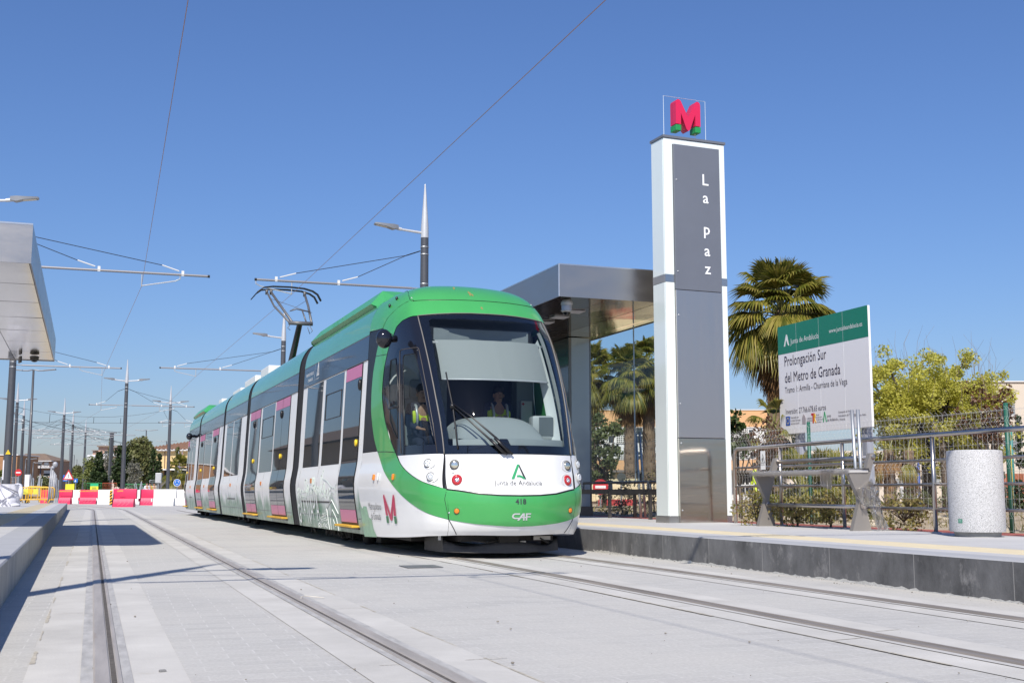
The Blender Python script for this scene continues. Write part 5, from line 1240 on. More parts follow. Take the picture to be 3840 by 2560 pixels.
# left line of poles on the far platform side, centre line, right platform side
catpole(-3.2, 5.8, [1], [4.7], 'catenary pole standing beside the camera on the far platform', reg=[3.8])
catpole(10.6, 6.95, [-1], [7.0], 'catenary pole standing beside the camera behind the near platform', reg=[5.4])
catpole(-3.75, 33.0, [1], [5.95], 'catenary pole hidden by the left canopy, its tube and lamp reaching out over the track', reg=[4.2])
catpole(8.35, 33.05, [-1], [4.85], 'tall catenary pole rising behind the tram front, lamp arm towards the track', reg=[3.85])
catpole(7.6, 58.3, [-1], [5.8], 'catenary pole behind the tram roof, next to the pantograph', reg=[4.15])
catpole(-4.78, 59.2, [1], [4.8], 'thick catenary pole just behind the white wrapped bin, yellow warning triangle on it', big=1.25, lamps=[-1], reg=[3.95])
catpole(.45, 84.5, [-1, 1], [2.35, 4.5], 'catenary pole with two lamp arms standing behind the big red barrier', reg=[1.6, 2.2])
catpole(4.17, 104.1, [-1, 1], [.9, 2.3], 'catenary pole with two lamp arms close to the yellow tiled building', reg=[.6, 1.2])
catpole(-8.0, 105.4, [-1, 1], [.6, .6], 'catenary pole half hidden behind the thick one with the warning triangle', simple=True, lamps=[-1, 1], reg=[.4, .4])
catpole(-8.75, 123.8, [1], [8.6], 'far catenary pole in front of the brick house, left of the slim street lamp', simple=True, lamps=[-1], reg=[5])
catpole(-5.3, 128.8, [-1, 1], [3.5, 7.0], 'far catenary pole, first of the close trio behind the yellow fence', simple=True, lamps=[], reg=[2, 4])
catpole(-4.95, 121, [-1, 1], [4.2, 3.2], 'far catenary pole, tallest of the close trio behind the yellow fence', simple=True, lamps=[-1, 1], reg=[2, 2.2])
catpole(-4.7, 138.0, [1, -1], [3, 4], 'far catenary pole, smallest of the close trio behind the yellow fence', simple=True, lamps=[-1], reg=[2, 2.2])
catpole(-3.8, 156.2, [-1, 1], [4, 4.6], 'far catenary pole left of the dark conifer, no lamps', simple=True, lamps=[], reg=[2, 3])
# paper notice and warning triangle on the thick pole
o = [t for t in bpy.data.objects if t.get('label', '').startswith('thick catenary')][0]
mb = MB(); q = -(o.location.normalized()); a0 = math.atan2(-59.2, 4.78)
for k in (0,):
    R = Matrix.Rotation(a0, 3, 'Z'); mb.grid([[R @ Vector((.193*math.cos(t), .193*math.sin(t), z)) for z in (1.45, 2.35)] for t in frange(-1.5, -.8, 5)])
mb.build('paper_notice', M('paper_white', (.68, .67, .70), .7), o)
mb = MB(); mb.add([R @ Vector((.200, d, z)) for d, z in ((-.11, 2.62), (.11, 2.62), (0, 2.84))], [(0, 1, 2)]); wt = mb.build('warning_triangle', M('warning_yellow', (.80, .55, .02), .5), o)
mb = MB(); mb.add([R @ Vector((.204, d, z)) for d, z in ((-.02, 2.66), (.015, 2.73), (-.005, 2.73), (.02, 2.80), (-.02, 2.72), (.0, 2.72))], [(0, 1, 2, 3, 4, 5)]); mb.build('lightning_mark', BLACK, wt)

# ------------------------------------------------------------------ contact wires
def wire(pts, r, mat, label, name='contact_wire', grp=None, sag=.0):
    P = []
    for a, b in zip(pts[:-1], pts[1:]):
        a = Vector(a); b = Vector(b)
        for i in range(8):
            t = i/8; p = a.lerp(b, t); p.z -= sag*4*t*(1-t); P.append(p)
    P.append(Vector(pts[-1])); mb = MB(); o = P[0]; mb.tube([p-o for p in P], r, 5); ob = mb.build(name, mat, None, True); ob.location = o; tag(ob, label, 'wire', grp); return ob
WG = 'overhead contact wires'
wire([(.75, -20, 6.4), (.60, 5.8, 6.41), (.45, 33.0, 6.40), (-.82, 59.2, 6.40), (-1.15, 84.5, 6.40), (-4.0, 110, 6.4), (-9, 150, 6.4)], .0055, COPPER, 'contact wire over the empty track', grp=WG)
wire([(5.0, -20, 6.4), (5.2, 6.6, 6.41), (4.5, 33.05, 6.41), (3.45, 58.3, 6.41), (2.65, 84.5, 6.40), (-.5, 121, 6.4), (-6, 160, 6.4)], .0055, COPPER, 'contact wire over the tram, touching its pantograph', grp=WG)
SG = 'span wires across the street'
for z, sg_, lab in ((7.35, .55, 'upper sagging span wire between the pole pair'), (6.62, .0, 'lower level span wire between the pole pair')):
    wire([(-8.0, 105.4, 7.9 if sg_ else 6.7), (4.17, 104.1, 7.9 if sg_ else 6.75)], .012, WIRE, lab, 'span_wire', SG, .75 if sg_ else .06)
mb = MB()
for k, (x, zt) in enumerate(((-5.4, 7.36), (-1.95, 7.13), (.2, 7.14))): mb.tube([(x, 104.8, zt), (x-.02, 104.8, 6.64)], .018, 4)
ob = mb.build('dropper', WIRE); tag(ob, 'short droppers joining the two span wires', 'wire', SG)
for i, (a, b) in enumerate((((-4.78, 59.2, 8.1), (-20, 75, 8.3)), ((-8.75, 123.8, 7.6), (-4.0, 156, 6.9)), ((-5.3, 128, 8.0), (1.0, 150, 6.7)), ((-4.7, 138, 8), (.5, 121, 6.7)), ((-3.8, 156, 8), (3.9, 140, 5.9)), ((-8.7, 123, 7.9), (1.5, 150, 6.7)))):
    wire([a, b], .014, WIRE, ['stay wire running off the thick pole', 'low far wire crossing behind the trio of poles', 'far wire sloping right from the trio of poles', 'far wire slanting up to the trio of poles', 'far wire dropping towards the dark square post', 'longest far wire across the trio of poles'][i], 'span_wire', SG, .15)
# ------------------------------------------------------------------ water filled barriers
def barrier_proto(mat, name):
    t = thing('road_barrier', 'x y z w', 'barrier', (0, 0, 0))
    # foot block with chevrons, upper wall with lapping ends
    L_ = 1.0; mb = MB()
    def sec(x, k=1): return [(x, -.26*k, 0), (x, -.26*k, .16), (x, -.20*k, .34), (x, -.13*k, .46), (x, .13*k, .46), (x, .20*k, .34), (x, .26*k, .16), (x, .26*k, 0)]
    P = [sec(x) for x in (-.82, -.80, -.3, .3, .80, .82)]; mb.grid(P); mb.add(P[0], [tuple(range(8))]); mb.add(P[-1], [tuple(range(8))])
    for x in (-.52, .52): mb.span((x-.16, -.262, 0), (x+.16, .262, .05))
    mb.build('foot', mat, t, 25)
    mb = MB(); mb.box((.08, 0, .73), (1.84, .24, .56), bev=.03); mb.box((-.98, 0, .34), (.10, .2, .2), bev=.02); mb.build('wall', mat, t, 30)
    mb = MB()
    for x in (-.45, -.12, .21):
        for z0, z1, d in ((.09, .24, 1), (.24, .39, -1)):
            a = (x if d > 0 else x+.26); b = (x+.26 if d > 0 else x)
            ya = lambda z: -.272+(.06*(z-.16)/.18 if z > .16 else 0)
            mb.add([(a, ya(z0), z0), (a+.09, ya(z0), z0), (b+.09, ya(z1), z1), (b, ya(z1), z1)], [(0, 1, 2, 3)])
    mb.build('chevron', M(name+'_worn', (.62, .10, .16) if 'red' in name else (.70, .69, .66), .6), t); return t
BR = M('barrier_red', (.68, .030, .105), .45, var=.08, vs=3, dirt=((.50, .20, .22), 6, .66)); BWH = M('barrier_white', (.74, .73, .70), .5, var=.05, vs=3, dirt=((.55, .52, .46), 5, .66))
pr = barrier_proto(BR, 'barrier_red'); pw = barrier_proto(BWH, 'barrier_white')
GB_ = 'plastic road barriers across the tracks'
def put(proto, px0, px1, py, D, label, first=False, turn=0, flip=False, depth=None):
    c = at((px0+px1)/2, py, D); c.z = 0; k = (px1-px0)*D/FPX/1.95
    rz = -YAW+turn+(math.pi if flip else 0)
    o = proto if first else dup(proto); o.location = c; o.rotation_euler = (0, 0, rz); o.scale = (k, .9, 1.08); o['label'] = label; o['group'] = GB_; return o
put(pr, 418, 510, 1898, 72.5, 'big red plastic barrier with a black and yellow striped end, standing on the rail', True)
put(pr, 219, 270, 1881, 90, 'red barrier nearest the yellow steel fence, strap tape along its top')
put(pr, 296, 368, 1880, 92, 'red barrier between two white ones, just left of the dark conifer')
put(pr, 521, 585, 1893, 83, 'red barrier lapped by the white one with left pointing chevrons', flip=False)
put(pr, 152, 185, 1876, 96, 'red barrier seen through the bars of the yellow steel fence')
put(pw, 364, 424, 1880, 88, 'white barrier leaning up to the striped end of the big red one', True)
put(pw, 262, 300, 1876, 94, 'white barrier between the two strap taped red barriers')
put(pw, 505, 545, 1876, 92, 'white barrier half hidden behind the big red barrier')
put(pw, 570, 660, 1896, 79, 'white barrier with worn chevrons in front, nearest the tram tail', flip=False)
put(pw, 640, 715, 1890, 84, 'white barrier partly covered by the tram tail')
# striped reflective end plate, and yellow/black strap tape
o = thing('striped_panel', 'black and yellow striped board strapped to the end of the big red barrier', 'panel', at(416, 1898, 72.3) * 1, -YAW); o.location.z = 0
mb = MB(); mb.span((-.06, -.14, .12), (.10, -.11, 1.0)); mb.build('board', M('stripe_black', (.02, .02, .02), .5), o)
mb = MB()
for k in range(5): z = .14+.18*k; mb.add([(-.06, -.145, z), (.10, -.145, z+.10), (.10, -.145, z+.18), (-.06, -.145, z+.08)], [(0, 1, 2, 3)])
mb.build('stripe', YELLOW, o)
mb = MB()
def tape(a, b):
    a = Vector(a); b = Vector(b)
    for i in range(14):
        p = a.lerp(b, i/14); q = a.lerp(b, (i+.5)/14); mb.add([p, q, q+Vector((0, 0, .09)), p+Vector((0, 0, .09))], [(0, 1, 2, 3)])
tape(at(219, 1843, 89.5), at(270, 1843, 89.5)); tape(at(296, 1843, 91), at(368, 1842, 91)); tape(at(440, 1843, 72), at(462, 1842, 72))
tag(mb.build('warning_tape', YELLOW), 'yellow warning tape along the tops of the red barriers', 'tape')

# ------------------------------------------------------------------ wrapped bin, yellow crowd barriers, wrapped posts at the far platform end
wb = thing('wrapped_bin', 'round bin wrapped in white plastic sheet with grey tape crossings', 'bin', (-6.08, 54.3, PH) if False else tuple(at(32, 1885, 46)[:2])+(PH,))
mb = MB(); P = []
for i in range(15):
    z = .86*i/14; row = []
    for k in range(33):
        t = 2*math.pi*k/32; r = .355+.016*math.sin(t*9+z*13)+.02*math.sin(t*4+z*5)+(.05*math.sin(z*7) if i else 0)*.5+.02*rnd.random(); row.append((r*math.cos(t), r*math.sin(t), z))
    P.append(row)
mb.grid(P); mb.add([P[-1][k] for k in range(32)], [tuple(range(32))]); mb.build('wrapping', M('white_sheet', (.66, .66, .72), .4, var=.06, vs=6, bump=.3, bs=10), wb, 50)
mb = MB()
def strap(t0, z0, t1, z1):
    for i in range(10):
        a = t0+(t1-t0)*i/10; b = t0+(t1-t0)*(i+1)/10; za = z0+(z1-z0)*i/10; zb = z0+(z1-z0)*(i+1)/10
        mb.add([(.41*math.cos(a), .41*math.sin(a), za), (.41*math.cos(b), .41*math.sin(b), zb), (.41*math.cos(b), .41*math.sin(b), zb+.05), (.41*math.cos(a), .41*math.sin(a), za+.05)], [(0, 1, 2, 3)])
for q in ((-2.6, .75, -1.3, .0), (-2.9, .05, -1.0, .42), (-2.2, .0, -.9, .55), (-2.9, .4, -1.6, .02), (-2.4, .82, -.6, .5)): strap(*q)
mb.build('tape', M('grey_tape', (.22, .22, .26), .4), wb)
mb = MB(); mb.ell((.30, .0, .78), (.18, .14, .12), 10, 6); mb.ell((.42, -.05, .55), (.10, .10, .26), 10, 6); mb.ell((.2, -.2, .06), (.26, .2, .08), 10, 6); mb.build('loose_sheet', MATS['white_sheet'], wb, True)
YG = 'yellow crowd barriers'
def crowd(px0, px1, pyt, pyb, D, label, turn=0.):
    a = at(px0, pyb, D); b = at(px1, pyb, D); w = (b-a).length; h = (pyb-pyt)*D/FPX
    t = thing('crowd_barrier', label, 'crowd barrier', ((a.x+b.x)/2, (a.y+b.y)/2, PH), -YAW+turn, YG)
    mb = MB(); x = w/2; mb.tube([(-x, 0, .16), (-x, 0, h-.08), (-x+.08, 0, h), (x-.08, 0, h), (x, 0, h-.08), (x, 0, .16)], .03, 6, closed=True); mb.build('frame', YELLOW, t, True)
    mb = MB(); n = int(w/.14)
    for i in range(1, n): mb.tube([(-x+w*i/n, 0, .16), (-x+w*i/n, 0, h-.02)], .013, 4)
    mb.build('bars', YELLOW, t)
    for s in (-1, 1): mb = MB(); mb.tube([(s*x*.8, -.28, 0), (s*x*.8, -.05, .16), (s*x*.8, .05, .16), (s*x*.8, .28, 0)], .025, 5); mb.build('foot', YELLOW, t)
    return t
t = crowd(64, 202, 1828, 1884, 64, 'long yellow steel crowd barrier with notice plates at the platform end')
mb = MB(); mb.span((-.75, -.04, .45), (-.40, -.02, .74)); mb.span((-.15, -.04, .45), (.12, -.02, .74)); mb.build('notice_plate', M('plate_yellow_green', (.62, .56, .06), .5), t)
mb = MB(); mb.span((-.39, -.04, .45), (-.17, -.02, .74)); mb.build('notice_plate', YELLOW, t)
crowd(98, 178, 1829, 1886, 66, 'second yellow crowd barrier standing close behind the long one', .12)
crowd(105, 150, 1829, 1887, 67.5, 'folded yellow crowd barrier in the stack behind the long one', .5)
crowd(315, 366, 1835, 1850, 112, 'small distant yellow crowd barrier in front of the green mesh panel')
mb = MB()
for k in range(6): mb.tube([(.05*k-.12, .03*(k % 2), 0), (.05*k-.12+.10, .03*(k % 2), 1.9-.08*k)], .04, 6)
pb = mb.build('wrapped_posts', M('grey_film', (.33, .34, .37), .35, var=.2, vs=6), None, True); c = at(188, 1884, 64); pb.location = (c.x, c.y, PH); tag(pb, 'bundle of tall posts wrapped in grey plastic behind the yellow barrier', 'posts')
mb = MB(); mb.ell((.16, 0, 2.05), (.14, .12, .16), 8, 6); mb.ell((.05, 0, 1.88), (.10, .09, .10), 8, 6); w_ = mb.build('plastic_wrap', MATS['grey_film'], pb, True)
pp = thing('wrapped_posts', 'pair of slim steel posts in film at the end of the platform edge strip', 'posts', (at(212, 1884, 62.5).x, at(212, 1884, 62.5).y, PH))
mb = MB(); mb.tube([(-.04, 0, 0), (-.04, 0, 1.3)], .03, 6); mb.tube([(.05, 0, 0), (.05, 0, 1.2)], .03, 6); mb.build('post', GALV, pp)

# leaning steel tubes / construction fence behind
def tubes_stack(px0, px1, pyt, pyb, D, n, label, seed):
    r = random.Random(seed); mb = MB(); a = at(px0, pyb, D); b = at(px1, pyb, D); o = a.lerp(b, .5); h = (pyb-pyt)*D/FPX
    for i in range(n):
        f = i/(n-1); p = a.lerp(b, f); mb = MB(); mb.tube([(0, 0, 0), (.5*(r.random()-.5), 0, h*(.75+.25*r.random()))], .035, 5)
        ob = mb.build('steel_tube', GALV); ob.location = (p.x, p.y, max(0, p.z)); tag(ob, label, 'tube', label)
tubes_stack(112, 150, 1775, 1860, 85, 11, 'thin galvanised tube in the leaning stack behind the yellow barriers', 3)
tubes_stack(508, 535, 1803, 1845, 112, 8, 'galvanised tube in the leaning row near the distant walkers', 4)
def mesh_panel(px0, px1, pyt, pyb, D, mat, label, nx=10, nz=6, name='site_fence', grp='site fence panels'):
    a = at(px0, pyb, D); b = at(px1, pyb, D); w = (b-a).length; h = (pyb-pyt)*D/FPX; z0 = max(0, at(px0, pyb, D).z)
    t = thing(name, label, 'fence panel', ((a.x+b.x)/2, (a.y+b.y)/2, z0), -YAW, grp)
    mb = MB(); mb.tube([(-w/2, 0, 0), (-w/2, 0, h), (w/2, 0, h), (w/2, 0, 0)], .035, 5, closed=True); mb.build('frame', mat, t)
    mb = MB()
    for i in range(1, nx): mb.tube([(-w/2+w*i/nx, 0, 0), (-w/2+w*i/nx, 0, h)], .008, 3)
    for i in range(1, nz): mb.tube([(-w/2, 0, h*i/nz), (w/2, 0, h*i/nz)], .008, 3)
    mb.build('wire_mesh', mat, t); return t
GRP = M('panel_green', (.03, .26, .08), .5); ORP = M('panel_orange', (.40, .07, .03), .5)
gpn = mesh_panel(314, 381, 1811, 1848, 118, GRP, 'green framed mesh panel below the dark conifer')
mb = MB(); mb.span((-.25, -.06, 1.05 if False else .25), (.55, -.03, .95)); bd = mb.build('notice_board', M('board_yellow', (.72, .70, .04), .5), gpn)
mb = MB(); mb.span((-.25, -.065, .68), (.55, -.058, .95)); mb.build('board_header', M('board_green', (.02, .40, .18), .5), bd)
mb = MB(); mb.span((-.1, -.066, .40), (.4, -.06, .46)); mb.span((-.05, -.066, .52), (.35, -.06, .57)); mb.build('board_lines', INK, bd)
mesh_panel(384, 436, 1811, 1848, 116, ORP, 'orange red framed mesh panel beside the dark square post')
mesh_panel(470, 545, 1815, 1848, 118, GRP, 'green mesh panel low behind the pole with two lamp arms')
mesh_panel(560, 590, 1800, 1846, 108, GALV, 'grey mesh panel behind the distant walkers', 8, 6)
mesh_panel(590, 690, 1795, 1846, 112, DARK, 'long dark steel fence in front of the yellow building', 26, 4)
mesh_panel(0, 60, 1790, 1880, 60, GALV, 'grey mesh panel standing behind the white wrapped bin', 10, 6)
nb = thing('notice_board', 'bright yellow notice board on legs near the warning triangle', 'notice', tuple(at(261, 1845, 108)[:2])+(0,), -YAW)
mb = MB(); mb.span((-.40, -.02, .55+.0), (.40, .02, 1.65)); mb.build('board', M('board_yellow', (.72, .70, .04), .5), nb); mb = MB(); mb.tube([(-.3, 0, 0), (-.3, 0, .6)], .03, 5); mb.tube([(.3, 0, 0), (.3, 0, .6)], .03, 5); mb.build('leg', GALV, nb)

# ------------------------------------------------------------------ road signs
SW = M('sign_white', (.74, .74, .74), .4); SB_ = M('sign_blue', (.02, .14, .50), .4); SR = M('sign_red_face', (.52, .03, .04), .4)
def rsign(px, py, pyb, D, label, kind, size):
    c = at(px, py, D); t = thing('road_sign', label, 'road sign', (c.x, c.y, 0), -YAW)
    z = c.z; mb = MB(); mb.tube([(0, .05, 0), (0, .05, z+size*.4)], .035, 6); mb.build('post', GALV, t)
    s = size/2
    if kind == 'tri':
        mb = MB(); mb.prism([(-s*1.15, -s*.9), (s*1.15, -s*.9), (0, s*1.15)], ((0, 0, z), (1, 0, 0), (0, 0, 1), (0, -1, 0)), .02); mb.build('plate', SR, t)
        mb = MB(); mb.prism([(-s*.80, -s*.70), (s*.80, -s*.70), (0, s*.74)], ((0, -.022, z), (1, 0, 0), (0, 0, 1), (0, -1, 0)), .008); f = mb.build('field', SW, t)
        mb = MB(); mb.tube([(-.05*s, -.034, z-s*.5), (.12*s, -.034, z-.1*s), (-.08*s, -.034, z+.2*s)], .06*s, 4); mb.build('symbol', BLACK, f)
    elif kind == 'sq':
        mb = MB(); mb.box((0, 0, z), (size, .03, size), bev=.01); mb.build('plate', SB_, t)
        mb = MB(); mb.prism([(-s*.62, -s*.6), (s*.3, -s*.6), (-s*.1, s*.6)], ((0, -.018, z), (1, 0, 0), (0, 0, 1), (0, -1, 0)), .006); mb.build('field', SW, t)
    elif kind == 'no':
        mb = MB(); mb.lathe([(s, -.015), (s, .015)], (0, 0, z), 24, Matrix.Rotation(math.pi/2, 3, 'X')); mb.build('plate', SR, t)
        mb = MB(); mb.box((0, -.02, z), (s*1.35, .008, s*.36)); mb.build('bar', SW, t)
    elif kind == 'dark':
        mb = MB(); mb.lathe([(s, -.015), (s, .015)], (0, 0, z), 24, Matrix.Rotation(math.pi/2, 3, 'X')); mb.box((0, 0, z-s*1.35), (size*1.1, .02, s*.5)); mb.build('plate', M('sign_back', (.06, .065, .06), .6), t)
    else:
        mb = MB(); mb.lathe([(s, -.015), (s, .015)], (0, 0, z), 24, Matrix.Rotation(math.pi/2, 3, 'X')); mb.build('plate', SW, t)
        mb = MB(); mb.lathe([(s*.9, .016), (s*.9, .02)], (0, 0, z), 24, Matrix.Rotation(math.pi/2, 3, 'X')); f = mb.build('field', SB_, t)
        mb = MB()
        for k in range(3):
            a0 = k*2.094; mb.tube([(s*.5*math.cos(a0+q), -.025, z+s*.5*math.sin(a0+q)) for q in (0, .4, .8, 1.2)], s*.08, 4)
        mb.build('arrow', SW, f)
    return t
rsign(257, 1781, 1845, 112, 'white triangle warning sign with a red border beside the trio of poles', 'tri', .95)
rsign(248, 1792, 1845, 112.5, 'square blue sign half hidden by the smallest pole of the trio', 'sq', .6)
rsign(284, 1801, 1845, 118, 'square blue sign on its own post left of the dark conifer', 'sq', .40)
rsign(69, 1771, 1880, 80, 'round red no entry sign behind the thick pole', 'no', .46)
rsign(664, 1809, 1846, 100, 'round blue roundabout sign beside the tram tail', 'round', .62)
rsign(2133, 1000, 1, 50, 'x', 'no', .6) if False else None
rsign(2252, 1825, 1900, 38, 'red no entry sign seen through the shelter glass', 'no', .50)
rsign(2330, 1788, 1900, 42, 'round sign seen from behind through the shelter glass, rectangular plate below', 'dark', .32)

# slim street lamps with twin heads
LG = 'slim street lamps with twin flat heads'
def streetlamp(px, pyt, D, label, h=None, twin=True, side_=1):
    c = at(px, pyt, D); t = thing('street_lamp', label, 'street lamp', (c.x, c.y, 0), -YAW, LG); z = c.z
    mb = MB(); mb.tube([(0, 0, 0), (0, 0, 3), (0, 0, z)], [.13, .11, .07], 8); mb.build('mast', DARK, t, True)
    for s in ((-1, 1) if twin else (side_,)):
        mb = MB(); mb.tube([(s*.05, 0, z), (s*.35, 0, z-.06), (s*.7, 0, z-.05)], .045, 6); mb.box((s*1.05, 0, z-.01), (.75, .26, .07), ax=Matrix.Rotation(-s*.08, 3, 'Y'), bev=.02); mb.build('lamp', M('lamp_grey', (.22, .23, .25)), t)
    return t
o = streetlamp(126, 1386, 75, 'tall slim street lamp with twin heads left of the trio of poles')
mb = MB(); mb.span((-.15, -.13, 1.0), (.15, -.115, 2.0)); mb.build('paper_notice', MATS['paper_white'], o)
streetlamp(549, 1612, 150, 'slim twin street lamp in front of the big round pine')
streetlamp(625, 1653, 165, 'slim twin street lamp behind the pole close to the yellow building')
for i, (px, py, D) in enumerate(((263, 1665, 210), (279, 1705, 260), (289, 1722, 320), (296, 1738, 360))): streetlamp(px, py, D, ['first', 'second', 'third', 'last'][i]+' of the receding far lamps above the round green trees', twin=False, side_=-1)
for px, py, D, s, l in ((97, 1719, 150, 1, 'short single arm lamp in front of the brick house wall'), (125, 1733, 170, 1, 'single arm lamp before the brick house balcony'), (153, 1742, 190, 1, 'single arm lamp at the balcony end of the brick house')): streetlamp(px, py, D, l, twin=False, side_=s)

# far dark square post (back of another totem)
c = at(410, 1846, 128); tp = thing('station_pylon', 'distant dark square totem seen from its narrow side by the big red barrier', 'totem sign', (c.x, c.y, 0), -YAW+rad(35))
mb = MB(); mb.span((-.15, -.26, 0), (.15, .26, 7.25)); mb.build('core', DARK, tp); mb = MB(); mb.span((.151, -.25, .3), (.16, .25, 7.2)); mb.build('panel', BLACK, tp); mb = MB(); mb.span((-.18, -.29, 7.25), (.18, .29, 7.35)); mb.build('cap', BLACK, tp)

# cabinet near the tram tail
c = at(595, 1795, 108); cbn = thing('utility_cabinet', 'small pale utility cabinet on a post beside the small cypress', 'cabinet', (c.x, c.y, 0), -YAW)
mb = MB(); mb.box((0, 0, 2.2), (.55, .3, .9), bev=.03); mb.build('box', LGREY, cbn); mb = MB(); mb.tube([(0, 0, 0), (0, 0, 1.8)], .06, 6); mb.build('post', GALV, cbn)

# ------------------------------------------------------------------ people
SKIN = M('skin', (.42, .23, .15), .55); HAIR = M('dark_hair', (.02, .014, .011), .7); HV = M('hi_vis_yellow', (.68, .85, .03), .6); HVS = M('reflective_strip', (.62, .62, .62), .35, .3)
NAVY = M('navy_cloth', (.018, .022, .045), .85); 
def skinned(name, verts, edges, radii, mat, parent, root=0, sub=2):
    me = bpy.data.meshes.new(name); me.from_pydata([Vector(v) for v in verts], edges, []); o = bpy.data.objects.new(name, me); COL.objects.link(o); me.materials.append(mat); o.parent = parent
    sk = o.modifiers.new('skin', 'SKIN'); sk.use_smooth_shade = True
    for i, sv in enumerate(me.skin_vertices[0].data): sv.radius = (radii[i], radii[i]) if not isinstance(radii[i], tuple) else radii[i]; sv.use_root = (i == root)
    s = o.modifiers.new('sub', 'SUBSURF'); s.levels = sub; s.render_levels = sub; return o
def person(label, loc, rz, clothes, legs, J={}, vest=None, sit=False, grp=None, hand=True):
    t = thing('person', label, 'person', loc, rz, grp)
    p = dict(pel=(0, 0, .95), wai=(0, 0, 1.08), che=(0, -.01, 1.30), nec=(0, 0, 1.49), hea=(0, -.015, 1.60), top=(0, -.01, 1.72),
             shL=(.18, 0, 1.42), elL=(.24, .02, 1.13), wrL=(.24, -.06, .89), shR=(-.18, 0, 1.42), elR=(-.24, .02, 1.13), wrR=(-.24, -.06, .89),
             hiL=(.09, 0, .92), knL=(.10, -.01, .49), anL=(.10, .02, .08), toL=(.11, -.15, .03), hiR=(-.09, 0, .92), knR=(-.10, -.01, .49), anR=(-.10, .02, .08), toR=(-.11, -.15, .03))
    p.update(J); k = list(p); ix = {a: i for i, a in enumerate(k)}
    r = dict(pel=(.15, .11), wai=(.135, .10), che=(.16, .115), nec=.055, hea=(.078, .092), top=(.06, .07), shL=.06, elL=.042, wrL=.03, shR=.06, elR=.042, wrR=.03, hiL=.085, knL=.058, anL=.042, toL=.035, hiR=.085, knR=.058, anR=.042, toR=.035)
    E = [('pel', 'wai'), ('wai', 'che'), ('che', 'nec'), ('nec', 'hea'), ('hea', 'top'), ('che', 'shL'), ('shL', 'elL'), ('elL', 'wrL'), ('che', 'shR'), ('shR', 'elR'), ('elR', 'wrR'), ('pel', 'hiL'), ('hiL', 'knL'), ('knL', 'anL'), ('anL', 'toL'), ('pel', 'hiR'), ('hiR', 'knR'), ('knR', 'anR'), ('anR', 'toR')]
    V = [p[a] for a in k]; Rr = [r[a] for a in k]; Ed = [(ix[a], ix[b]) for a, b in E]
    if hand:                            # palm, four fingers and a thumb on each hand
        for s in 'LR':
            w = Vector(p['wr'+s]); d = (w-Vector(p['el'+s])).normalized(); sd = d.cross(Vector((0, 0, 1)) if abs(d.z) < .8 else Vector((0, -1, 0))).normalized()
            V.append(w+d*.05); Rr.append((.036, .02)); pi = len(V)-1; Ed.append((ix['wr'+s], pi))
            for q, ln in ((-.03, .065), (-.01, .078), (.01, .074), (.03, .058)):
                V.append(w+d*.09+sd*q); Rr.append(.009); Ed.append((pi, len(V)-1)); V.append(w+d*(.09+ln*.5)+sd*q+Vector((0, -.012, 0))); Rr.append(.0085); Ed.append((len(V)-2, len(V)-1)); V.append(w+d*(.09+ln*.8)+sd*q+Vector((0, -.032, 0))); Rr.append(.007); Ed.append((len(V)-2, len(V)-1))
            V.append(w+d*.04-sd*.045+Vector((0, -.015, 0))); Rr.append(.011); Ed.append((pi, len(V)-1)); V.append(w+d*.08-sd*.055+Vector((0, -.03, 0))); Rr.append(.009); Ed.append((len(V)-2, len(V)-1))
    skinned('body', V, Ed, Rr, SKIN, t)
    def sub(names, edges, grow, mat, nm):
        return skinned(nm, [p[a] for a in names], [(names.index(a), names.index(b)) for a, b in edges], [tuple(x+grow for x in r[a]) if isinstance(r[a], tuple) else r[a]+grow for a in names], mat, t)
    sub(['pel', 'wai', 'che', 'nec', 'shL', 'elL', 'wrL', 'shR', 'elR', 'wrR'], [('pel', 'wai'), ('wai', 'che'), ('che', 'nec'), ('che', 'shL'), ('shL', 'elL'), ('elL', 'wrL'), ('che', 'shR'), ('shR', 'elR'), ('elR', 'wrR')], .014, clothes, 'jacket')
    if not sit or True: sub(['pel', 'hiL', 'knL', 'anL', 'hiR', 'knR', 'anR'], [('pel', 'hiL'), ('hiL', 'knL'), ('knL', 'anL'), ('pel', 'hiR'), ('hiR', 'knR'), ('knR', 'anR')], .016, legs, 'trousers')
    skinned('shoe', [p['anL'], p['toL'], ], [(0, 1)], [.052, .046], BLACK, t); skinned('shoe', [p['anR'], p['toR']], [(0, 1)], [.052, .046], BLACK, t)
    h = Vector(p['hea']); tp = Vector(p['top'])
    mb = MB(); mb.ell(h+(tp-h)*.62+Vector((0, .022, .012)), (.086, .098, .088), 14, 10); mb.build('hair', HAIR, t, True)
    mb = MB(); mb.ell(h+Vector((0, -.098, .0)), (.014, .022, .024), 8, 6); mb.ell(h+Vector((.082, 0, .0)), (.012, .02, .03), 8, 6); mb.ell(h+Vector((-.082, 0, .0)), (.012, .02, .03), 8, 6); mb.build('nose_and_ears', SKIN, t, True)
    mb = MB(); mb.ell(h+Vector((.032, -.088, .028)), (.012, .008, .006), 8, 5); mb.ell(h+Vector((-.032, -.088, .028)), (.012, .008, .006), 8, 5); mb.box(h+Vector((0, -.092, -.045)), (.045, .008, .008)); mb.build('eyes_and_mouth', HAIR, t, True)
    if vest is not None:
        sub(['wai', 'che', 'shL', 'shR'], [('wai', 'che'), ('che', 'shL'), ('che', 'shR')], .028, vest, 'vest')
        mb = MB(); c = Vector(p['che'])
        for sg in (-1, 1): mb.tube([Vector((sg*.10, c.y-.12, c.z-.2)), Vector((sg*.11, c.y-.145, c.z)), Vector((sg*.115, c.y-.10, c.z+.125)), Vector((sg*.115, c.y-.0, c.z+.17))], .022, 5)
        mb.build('reflective_strip', HVS, t, True)
    return t
